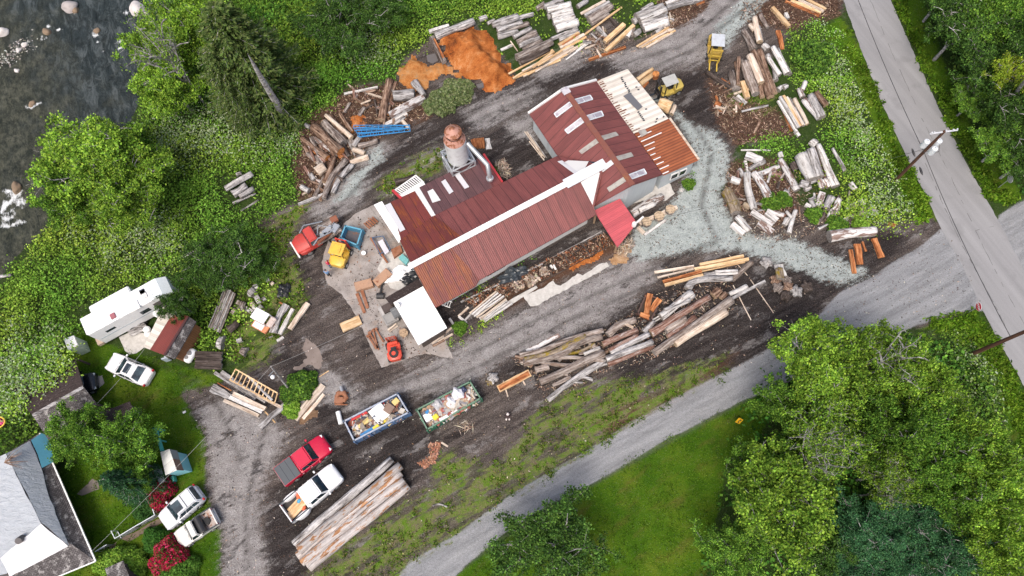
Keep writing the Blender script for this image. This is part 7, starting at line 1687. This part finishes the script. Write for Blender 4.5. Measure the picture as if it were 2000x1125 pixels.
shrub(283, 985, 30, 1.4, [(.05, .13, .03), (.07, .17, .04), (.035, .09, .02)], 'smooth green conifer bush left of the estate car', 4200, .18); shrub(302, 1053, 25, 1.3, [(.04, .12, .02), (.06, .16, .025)], 'dark green round bush left of the old pickup', 2800, .18); shrub(345, 1122, 42, 1.6, [(.06, .14, .02), (.09, .19, .03)], 'green bush at the bottom edge below the rhododendron', 4500, .2)
shrub(232, 1095, 30, 1.6, BRAM, 'yellow-green bush beside the bottom shingled roof', 2600, .24); shrub(262, 1100, 26, 1.4, BRAM, 'light green bush right of the bottom shingled roof', 2200, .24); shrub(205, 1100, 24, 1.2, BRAM, 'small light bush at the house corner', 1600, .22)
shrub(590, 750, 29, 1.1, MAPLE+DGREEN, 'leafy green bush under the light pole', 2300, .26); shrub(566, 768, 20, .8, MAPLE+DGREEN, 'lower part bush beside the light pole foot', 1500, .28); shrub(570, 800, 18, .5, BRAM, 'low green weeds between the leaning slabs', 900, .22)
shrub(888, 182, 30, 1.1, OLIVE, 'pile of cut grey-green branches beside the sawdust', 2600, .26, 'branch_pile', 'branch pile'); shrub(858, 200, 28, 1.0, OLIVE, 'left half of the cut grey-green branches', 2200, .26, 'branch_pile', 'branch pile'); shrub(905, 170, 18, .8, OLIVE, 'small upper end of the cut branches', 1000, .24, 'branch_pile', 'branch pile')
shrub(1590, 110, 38, 1.6, DGREEN+MAPLE, 'dark green bush among the pale flowering brambles', 3000, .26); shrub(1505, 395, 18, 1.0, MAPLE, 'small bright bush in the scattered heap', 1100, .24); shrub(1530, 390, 16, .8, MAPLE, 'small bush right of the first in the scattered heap', 900, .24); shrub(1590, 420, 16, .8, MAPLE, 'small bush between the white wedge and firewood', 800, .22); shrub(1635, 440, 20, .9, MAPLE, 'bush just above the large white-barked log', 1100, .24); shrub(1680, 440, 16, .8, BRAM, 'bush above the right end of the white-barked log', 800, .22)
shrub(898, 640, 14, .6, MAPLE, 'bright weed clump at the left end of the lumber heap', 900, .18); shrub(965, 338, 12, .5, DGREEN, 'small grass tuft inside the mill corner', 500, .2); shrub(1345, 360, 12, .5, MAPLE, 'weeds below the barn window wall', 700, .16)
# ---- brambles & ground cover ----
def cover(name, label, poly, dens, cols, hmax=1.3, leaf=.26, excl=(), z0=0.0, per=26, rad=.55, pale=None, palecols=PALEB, hmin=.15, up=.9, aspect=.75, cscale=.8, colvar=.28, dead=0.0):
    W = [G(x, y, z0) for x, y in poly]; x0, x1 = min(p.x for p in W), max(p.x for p in W); y0, y1 = min(p.y for p in W), max(p.y for p in W); g = np.random.default_rng(len(name)*31+int(poly[0][0]))
    n = int((x1-x0)*(y1-y0)*dens); X = g.uniform(x0, x1, n); Y = g.uniform(y0, y1, n); px, py = PX(X, Y, z0); d = sdist(px, py, poly)/20.0; ed = (vnoise(X, Y, .9, 3)-.5)*2.2; k = d+ed*.6 > 0
    for e in excl: k &= sdist(px, py, e)/20.0 < -.15+ed*.25
    X, Y, px, py, d = X[k], Y[k], px[k], py[k], d[k]; gap = vnoise(X, Y, .45, 5)*.6+vnoise(X, Y, 1.3, 6)*.4; k = gap > dead; X, Y, px, py, d = X[k], Y[k], px[k], py[k], d[k]
    hh = (vnoise(X, Y, .35, 1)*.55+vnoise(X, Y, .95, 2)*.45); H_ = np.clip(hmin+(hh-.2)*1.6*hmax*np.clip(d/1.5+.25, 0, 1), .08, 9); nc = len(X); ci = np.repeat(np.arange(nc), per); N = len(ci)
    o_ = g.normal(size=(N, 3))*np.array([rad, rad, .28*rad]); C = np.stack([X[ci], Y[ci], H_[ci]+z0], 1)+o_; C[:, 2] -= np.abs(o_[:, 0]**2+o_[:, 1]**2)*.35; zb = z0+.03
    rdv = sdist(px, py, RIVER)/19.0 if poly[0][0] < 400 else np.full(nc, -9.); tt = np.clip((rdv+.6)/3.6, 0, 1); gz = -2.3*tt*tt*(3-2*tt); C[:, 2] += gz[ci]; C[:, 2] = np.maximum(C[:, 2], zb+gz[ci])
    c1 = vnoise(X, Y, .22, 7); c2 = vnoise(X, Y, .8, 8); tone = 1+(c1*.5+c2*.5-.5)*2.4*colvar+g.normal(size=nc)*.13; col = 1.12*pal(N, cols, .16, g)*tone[ci][:, None]; col[:, 0] *= (1+(c1[ci]-.5)*.5)
    if pale is not None:
        pm = np.zeros(nc)
        for q in pale: pm = np.maximum(pm, np.clip(.5+sdist(px, py, q)/60.0, 0, 1))
        pc = (g.random(N) < pm[ci]*np.clip(1.9*(vnoise(C[:, 0], C[:, 1], .9, 9)*.6+vnoise(C[:, 0], C[:, 1], 2.4, 10)*.4)-.35, 0, .85))
        col[pc] = pal(pc.sum(), palecols, .12, g)
    P_, F_, c_ = leaves(C, g.uniform(.65, 1.35, N)*leaf, np.clip(col, .003, .9), up=up, aspect=aspect, g=g); o = npmesh(name, P_, F_, LEAF, None, c_); tag(o, label, cat='ground cover' if 0 else None, kind='stuff'); return N
TR = [[(150, 600), (345, 535), (350, 625), (385, 635), (345, 710), (280, 690), (190, 680)], [(118, 655), (152, 650), (158, 690), (128, 694)]]
LOGX = [[(432, 365), (480, 335), (505, 350), (508, 415), (470, 418), (450, 400)], [(355, 500), (405, 470), (412, 480), (362, 512)], [(405, 635), (440, 552), (470, 570), (440, 650)], [(478, 570), (545, 560), (600, 580), (600, 660), (520, 670), (470, 620)]]
n1 = cover('brambles', 'dense bramble thicket covering the whole river bank', [(290, 132), (320, 70), (350, -70), (1045, -70), (1045, 15), (960, 33), (925, 28), (880, 42), (835, 58), (838, 80), (790, 100), (762, 150), (720, 160), (668, 172), (640, 215), (600, 235), (585, 262), (600, 300), (575, 330), (582, 395), (520, 420), (500, 440), (530, 470), (540, 520), (500, 560), (462, 560), (440, 600), (420, 660), (395, 690), (345, 640), (345, 545), (300, 530), (150, 610), (150, 640), (118, 655), (125, 700), (110, 760), (60, 800), (-60, 830), (-60, 620), (-4, 575), (24, 525), (64, 484), (110, 440), (106, 402), (122, 352), (202, 282), (264, 247), (288, 192)],
     2.9, BRAM, 1.2, .20, TR+LOGX, per=34, pale=[[(290, 260), (420, 200), (560, 240), (585, 300), (420, 300), (300, 330)], [(150, 450), (330, 420), (360, 500), (230, 520)], [(-40, 660), (120, 650), (150, 720), (60, 800), (-40, 820)], [(650, 60), (740, 60), (760, 120), (700, 140)], [(555, 215), (590, 260), (560, 300), (520, 260)]])
cover('dark_undergrowth', 'darker leafy undergrowth under the top trees', [(470, 40), (560, -60), (1040, -60), (1000, 0), (900, 15), (800, 50), (740, 60), (640, 100), (560, 110)], 1.2, BRAMD, 1.9, .3, per=24)
pr = [[(1600, 55), (1655, 110), (1700, 220), (1745, 330), (1790, 420), (1700, 430), (1680, 330), (1640, 230), (1610, 140)]]
cover('flowering_brambles', 'pale flowering bramble thicket between the logs and the road', [(1545, 62), (1615, 42), (1636, 78), (1670, 175), (1710, 264), (1758, 366), (1782, 425), (1745, 440), (1690, 452), (1640, 430), (1600, 412), (1640, 395), (1660, 372), (1640, 330), (1600, 280), (1575, 300), (1530, 320), (1500, 320), (1440, 298), (1470, 282), (1560, 262), (1610, 240), (1618, 205), (1560, 165), (1550, 110)], 3.2, BRAM, 1.0, .19, [[(1425, 296), (1510, 288), (1525, 400), (1420, 400)], [(1515, 180), (1562, 180), (1580, 262), (1550, 268)], [(1560, 270), (1600, 268), (1640, 368), (1590, 372)]], per=32, pale=pr)
cover('thin_brambles', 'thin brambles growing through the bleached logs', [(1420, 300), (1560, 290), (1680, 330), (1720, 430), (1640, 450), (1560, 400), (1540, 350), (1440, 330)], .55, BRAM, .7, .22, per=22, rad=.4, dead=.42)
cover('thin_brambles', 'green weeds between the top log stacks', [(950, 10), (1060, -20), (1250, -40), (1300, 0), (1290, 30), (1240, 60), (1180, 60), (1135, 70), (1130, 100), (1085, 90), (1060, 75), (1020, 70), (1010, 130), (985, 110), (950, 60)], .95, BRAM, .5, .24, [[(960, 30), (1050, 28), (1060, 130), (1005, 130), (975, 100)], [(1062, 0), (1130, 0), (1135, 80), (1080, 80)], [(1140, 0), (1200, 0), (1195, 50), (1150, 50)], [(1235, 15), (1310, 10), (1310, 62), (1250, 62)]], per=22, rad=.4, dead=.25)
cover('thin_weeds', 'weeds around the firewood and old cab', [(380, 690), (400, 640), (430, 660), (470, 560), (540, 540), (600, 590), (560, 600), (520, 590), (500, 640), (460, 660), (450, 720), (430, 700)], 1.3, BRAM, .6, .24, per=20, rad=.4, dead=.3)
cover('undergrowth', 'dark undergrowth beneath the lower-right wood', [(1480, 760), (1560, 690), (1700, 665), (1800, 660), (1860, 640), (1900, 700), (1960, 800), (2020, 900), (2060, 1190), (1330, 1190), (1400, 1010), (1440, 900)], .85, BRAMD, 1.5, .34, per=22)
cover('flowering_shrubs', 'pale-leaved shrubs at the corner of the lower-right wood', [(1835, 655), (1870, 645), (1900, 670), (1935, 735), (1968, 805), (1965, 835), (1900, 800), (1835, 710)], 3.2, MAPLE+DGREEN, 1.7, .2, per=34, pale=[[(1880, 680), (1960, 740), (1970, 810), (1900, 780)]])
cover('undergrowth', 'dark roadside undergrowth beyond the road', [(1805, -60), (2070, -60), (2070, 380), (2015, 365), (1985, 335), (1948, 290), (1905, 220), (1868, 140), (1822, 50)], 1.6, DGREEN+BRAMD[:1], 1.6, .32, per=22)
cover('roof_brambles', 'brambles growing over the garage roof', [(-40, 700), (60, 660), (130, 660), (140, 700), (128, 735), (100, 765), (72, 800), (40, 812), (-40, 812)], 3.0, BRAM, .7, .2, z0=2.75, per=34, pale=[[(-40, 700), (110, 660), (120, 720), (60, 790), (-40, 800)]])
cover('garden_weeds', 'green weeds between the garage and the tarped house', [(-40, 815), (40, 812), (80, 830), (60, 862), (10, 900), (-40, 920)], 2.2, DGREEN+MAPLE, 1.2, .26, per=22)
cover('mill_weeds', 'strip of weeds along the mill wall', [(880, 575), (930, 553), (1060, 488), (1110, 462), (1112, 470), (1060, 498), (960, 548), (900, 585)], 2.6, MAPLE, .3, .15, per=16, rad=.25, dead=.35)
cover('yard_weeds', 'strip of bright weeds along the yard track', [(832, 690), (900, 652), (985, 603), (985, 612), (905, 664), (835, 697)], 3.2, ALDER, .25, .14, per=18, rad=.22, dead=.3)
cover('yard_weeds', 'weeds at the barn corner', [(1300, 392), (1335, 388), (1356, 370), (1358, 335), (1345, 335), (1335, 370), (1300, 380)], 3.5, MAPLE, .3, .15, per=18, rad=.22, dead=.2)
# grass tufts
def grass(name, label, polys, dens, cols, h=.3, wd=.07, dead=.0, clump=7):
    Cs = []
    for poly in polys:
        W = [G(x, y, 0) for x, y in poly]; x0, x1 = min(p.x for p in W), max(p.x for p in W); y0, y1 = min(p.y for p in W), max(p.y for p in W); n = int((x1-x0)*(y1-y0)*dens); X = rng.uniform(x0, x1, n); Y = rng.uniform(y0, y1, n); px, py = PX(X, Y, 0)
        k = (sdist(px, py, poly)/20+(vnoise(X, Y, 1.2, 4)-.5)*1.2 > 0) & (vnoise(X, Y, .7, 11)*.5+vnoise(X, Y, 2.3, 12)*.5 > dead)
        for ex in ((ROADL+ROADR),): k &= sdist(px, py, ex) < 1.5
        X, Y = X[k], Y[k]; ci = np.repeat(np.arange(len(X)), clump); C = np.stack([X[ci], Y[ci], np.full(len(ci), h*.35)], 1)+rng.normal(size=(len(ci), 3))*np.array([.13, .13, .03]); Cs.append(C)
    C = np.concatenate(Cs); N = len(C); C[:, 2] = np.maximum(C[:, 2], .05); d = rng.normal(size=(N, 3)); d[:, 2] = 1.1
    tone = 1+(vnoise(C[:, 0], C[:, 1], .5, 13)-.5)*.8
    P_, F_, c_ = leaves(C, rng.uniform(.6, 1.3, N)*h, np.clip(pal(N, cols, .2)*tone[:, None], .003, .9), up=.2, aspect=wd/h*2, dirs=d); P_[:, 2] = np.maximum(P_[:, 2], .004); tag(npmesh(name, P_, F_, LEAF, colors=c_), label, kind='stuff')
GC = [(.075, .155, .01), (.11, .21, .015), (.15, .24, .025), (.05, .11, .01)]; GD = GC+[(.22, .20, .08), (.16, .15, .05)]
VER = [[(1655, 60), (1690, 130), (1735, 240), (1790, 350), (1825, 430), (1790, 440), (1740, 320), (1700, 200), (1650, 90)], [(1745, -60), (1800, 90), (1860, 210), (1935, 340), (1990, 385), (1960, 405), (1922, 385), (1845, 230), (1790, 110), (1745, 10)], [(1790, 645), (1870, 610), (1910, 600), (1960, 690), (2020, 800), (2040, 900), (2000, 900), (1960, 790), (1900, 680), (1840, 650)]]
grass('verge_grass', 'long grass on the road verges', VER, 16, GC, .4, .08)
grass('rough_grass', 'patchy grass between the yard and the gravel lane', ROUGH[:1], 10, GD, .2, .06, .52, 6); grass('rough_grass', 'patchy weeds left of the concrete pad', ROUGH[1:], 8, GD, .3, .08, .5, 6)
grass('lane_edge_grass', 'grass tufts along the gravel lane edge', [[(1000, 968), (1118, 902), (1236, 826), (1338, 770), (1440, 722), (1440, 712), (1338, 752), (1236, 806), (1118, 884), (1000, 948)]], 12, GC, .16, .05, .5, 9)
grass('lawn_grass', 'mown lawn grass', [LAWN[0], LAWN[1]], 9, [tuple(q*.8 for q in c_) for c_ in GC], .11, .04, .35, 6)
# ================= SAWDUST, CHIPS, DEBRIS =================
def sawdust(name, poly, hmax, label, soft=2.4, seed=0, cols=None):
    W = [G(x, y, 0) for x, y in poly]; x0, x1 = min(p.x for p in W)-1, max(p.x for p in W)+1; y0, y1 = min(p.y for p in W)-1, max(p.y for p in W)+1; xs = np.arange(x0, x1, .16); ys = np.arange(y0, y1, .16); X, Y = np.meshgrid(xs, ys); px, py = PX(X, Y, 0)
    d = sdist(px, py, poly)/19.0+(vnoise(X, Y, 1.1, seed)-.5)*1.1+(vnoise(X, Y, 3.1, seed+1)-.5)*.4; t = np.clip(d/soft, 0, 1); Z = hmax*(t*t*(3-2*t))*(.6+.55*vnoise(X, Y, .45, seed+2))+.12*(vnoise(X, Y, 1.5, seed+3)-.5)*t+.10*(vnoise(X, Y, 3.5, seed+4)-.5)*t+.012
    keep = d > -.02; ii = np.arange(X.size).reshape(X.shape); k = keep[:-1, :-1] & keep[1:, :-1] & keep[:-1, 1:] & keep[1:, 1:]; Fq = np.stack([ii[:-1, :-1], ii[:-1, 1:], ii[1:, 1:], ii[1:, :-1]], -1)[k]
    n = NT(name+'_surface'); P = n.geo(); f = n.math('ADD', n.math('MULTIPLY', n.noise(P, .7, 6, .7), .65), n.math('MULTIPLY', n.noise(P, 11, 3, .7), .35))
    c = n.ramp(f, cols or [(.36, (.10, .035, .016)), (.44, (.33, .095, .024)), (.53, (.50, .17, .045)), (.62, (.57, .28, .12)), (.70, (.62, .42, .26))]); n.bump(f, 1.0, .35); m = n.out(c, .95, 0, .15)
    o = npmesh(name, np.stack([X, Y, np.maximum(Z, .012)], -1).reshape(-1, 3), Fq, m, smooth=True); tag(o, label, 'sawdust'); o['kind'] = 'stuff'; return o
sawdust('sawdust_heap', [(868, 92), (852, 76), (925, 50), (948, 66), (962, 92), (985, 112), (1000, 135), (1008, 152), (992, 168), (975, 182), (955, 178), (938, 166), (905, 150), (880, 140), (870, 118)], 2.0, 'large bright orange sawdust heap', 2.6, 3)
sawdust('sawdust_heap', [(782, 118), (810, 112), (838, 122), (868, 122), (895, 150), (872, 152), (850, 160), (835, 180), (800, 182), (784, 170), (776, 140)], .55, 'low tan and orange sawdust spread left of the big heap', 1.2, 9, [(.33, (.16, .06, .03)), (.44, (.42, .15, .04)), (.54, (.55, .26, .09)), (.62, (.36, .27, .18)), (.72, (.50, .40, .30))])
sawdust('sawdust_spill', [(1112, 535), (1118, 512), (1150, 495), (1180, 478), (1186, 490), (1172, 508), (1140, 525), (1122, 532)], .18, 'thin orange sawdust spill in the debris trench', .8, 14)
sawdust('sawdust_spill', [(680, 232), (702, 228), (716, 240), (712, 254), (690, 256)], .3, 'orange chips spilled above the blue racking', .7, 17); sawdust('sawdust_spill', [(1180, 505), (1215, 486), (1232, 490), (1228, 508), (1200, 520)], .25, 'tan chips below the red canopy', .7, 21, [(.33, (.2, .10, .05)), (.5, (.42, .25, .13)), (.66, (.6, .45, .3))])
sawdust('sawdust_spill', [(578, 805), (620, 790), (612, 815), (590, 828)], .08, 'brown chips around the leaning white slabs', .5, 23, [(.33, (.10, .06, .04)), (.5, (.2, .12, .07)), (.66, (.3, .2, .13))])
tag(MB().prism([G(x, y, .06) for x, y in [(833, 108), (850, 104), (856, 118), (846, 124), (835, 120)]], .05).build('hollow_slab', MAT['sooty_dark']), 'flat black slab marking a hollow under the retaining timber', 'hollow', kind='structure')  # thin slab on flat ground for the hollow; its darkness is only colour
tag(MB().prism([G(x, y, .3) for x, y in [(930, 165), (944, 161), (945, 170), (934, 172)]], .28).build('hollow_slab', MAT['sooty_dark']), 'black slab marking a hollow at the foot of the sawdust heap', 'hollow', kind='structure')  # solid dark slab, nothing dug out; the hollow is colour only
def chips(name, label, polys, n, cols, ln=(.08, .4), asp=.2, zmax=.12, conc=0.0, flat=2.5, excl=()):
    C = []
    areas = [abs(sum(p[i][0]*p[(i+1) % len(p)][1]-p[(i+1) % len(p)][0]*p[i][1] for i in range(len(p)))) for p in polys]; tot = sum(areas)
    for poly, ar in zip(polys, areas):
        k = int(n*ar/tot)*3+30; xs = [p[0] for p in poly]; ys = [p[1] for p in poly]; px = rng.uniform(min(xs), max(xs), k*3); py = rng.uniform(min(ys), max(ys), k*3); ok = sdist(px, py, poly) > 0
        for e in excl: ok &= sdist(px, py, e) < 0
        px, py = px[ok], py[ok]; nn = vnoise(px, py, .055, 31)*.5+vnoise(px, py, .18, 32)*.5; ok = nn > conc; px, py = px[ok][:k//3], py[ok][:k//3]
        C += [tuple(G(a, b, 0)) for a, b in zip(px, py)]
    C = np.array(C); N = len(C); C[:, 2] = rng.uniform(.03, zmax, N); P_, F_, c_ = leaves(C, rng.uniform(ln[0], ln[1], N)*rng.uniform(.5, 1, N), pal(N, cols, .2), up=flat, aspect=asp); P_[:, 2] = np.maximum(P_[:, 2], .014); tag(npmesh(name, P_, F_, CHIPM, colors=c_), label, kind='stuff')
BRN = [(.10, .055, .038), (.17, .10, .07), (.27, .18, .13), (.05, .03, .022), (.06, .035, .025), (.40, .30, .22)]; PAL_ = [(.5, .42, .34), (.62, .55, .46), (.4, .3, .22), (.3, .2, .14)]; BLK = [(.03, .025, .022), (.06, .045, .04), (.1, .07, .055)]
BLD = [[(750, 400), (945, 300), (1030, 215), (1160, 150), (1225, 130), (1370, 310), (1240, 440), (1205, 480), (850, 610), (815, 680), (750, 590)]]
chips('bark_litter', 'bark and splinters over the brown log heaps', BROWNS, 12000, BRN, (.1, .6), .2, .25, .25)
chips('bark_litter', 'bark crumbs around the yard log rows', [[(1000, 700), (1180, 640), (1290, 570), (1440, 540), (1440, 600), (1280, 700), (1180, 730), (1070, 790)], [(1420, 330), (1560, 330), (1640, 430), (1560, 470), (1440, 470)], [(1130, 100), (1300, 50), (1310, 70), (1230, 105), (1140, 125)]], 4500, BRN+PAL_, (.08, .5), .2, .15, .35)
chips('yard_litter', 'wood chips and dark crumbs strewn over the yard', [YARD], 7000, BRN+PAL_[:2]+BLK+BLK+BLK, (.06, .26), .45, .05, .45, excl=BLD)
chips('yard_litter', 'dark crumbs on the teal gravel', TEAL, 1500, BLK+BRN[:2], (.06, .3), .4, .05, .5, excl=BLD)
chips('trench_litter', 'broken wood and bark in the debris trench', [[(900, 585), (1000, 540), (1180, 455), (1200, 480), (1060, 545), (940, 605)]], 2600, BRN+[(.3, .1, .04)], (.1, .6), .25, .2, .3)
chips('stick_pile', 'tangle of pale sticks at the mill corner', [[(968, 322), (985, 312), (998, 335), (992, 352), (975, 345)]], 260, PAL_, (.5, 1.3), .07, .6, 0, .8)
chips('stick_pile', 'tangle of pale sticks below the red canopy', [[(1205, 480), (1232, 465), (1240, 480), (1220, 505), (1205, 500)]], 260, PAL_, (.4, 1.2), .08, .5, 0, .8); chips('stick_pile', 'scatter of pale sticks below the green dumpster', [[(895, 826), (925, 822), (926, 838), (898, 846)]], 26, PAL_, (.6, 1.4), .08, .15, 0, 1.5)
chips('stick_pile', 'splinters around the bleached stack beside the track', [[(1300, 30), (1325, 35), (1310, 60), (1290, 70)], [(1150, 70), (1185, 60), (1190, 100), (1160, 110)], [(1400, 190), (1432, 195), (1430, 225), (1395, 225)]], 520, PAL_+BRN, (.3, 1.2), .1, .4, 0, 1.2)
chips('bark_trail', 'trail of reddish bark pieces below the dumpsters', [[(835, 868), (862, 862), (850, 905), (830, 915), (815, 905), (842, 890)]], 320, [(.3, .13, .08), (.42, .24, .16), (.2, .1, .07)], (.12, .55), .4, .12, .3)
chips('scrap_scatter', 'small rusty scraps and grease spots on the concrete pad', [[(640, 470), (690, 425), (740, 410), (790, 470), (830, 600), (860, 690), (760, 705), (700, 620)]], 420, BLK+[(.2, .09, .05)], (.06, .3), .7, .06, .35, excl=BLD)
chips('trench_stones', 'broken pale stones in the debris trench', [[(1022, 545), (1045, 532), (1055, 548), (1035, 562)], [(1052, 528), (1068, 522), (1074, 536), (1058, 542)], [(1000, 555), (1016, 548), (1024, 562), (1008, 572)]], 220, [(.42, .34, .27), (.52, .44, .36), (.3, .22, .17)], (.25, .6), .7, .35, 0, 1.5)
# small leftovers
g_ = random.Random(3); mb = MB(); b0_ = GP(8, 905, plHE, .12)
for i in range(16):
    a = g_.uniform(-.3, 1.3); L_ = g_.uniform(.6, 2.0); e = b0_+Vector((math.cos(a)*L_, math.sin(a)*L_, g_.uniform(.05, .4)-.12*L_)); mb.tube([b0_, b0_.lerp(e, .5)+Vector((0, 0, .12)), e], [.035, .025, .01], 4)
tag(mb.build('fallen_branch', MAT['wood_brown']), 'brown dead branch lying on the grey tarp of the house roof', 'branch')
stump(1331, 371, 4, 'small white round stone in the weeds below the barn window', 'white')
tag(MB().box(G(360, 805, .05), (.3, .2, .03), .5).build('scrap_paper', TRIMW), 'small white scrap of paper on the left gravel drive', 'paper')
wood('silver', 'log', [(845, 988), (858, 985), (874, 990)], 3, 0, 'short curved pale stick in the rough grass strip')
wood('pale', 'slab', [(862, 864), (875, 872)], 4, 0, 'pinkish curled bark piece right of the bark trail')
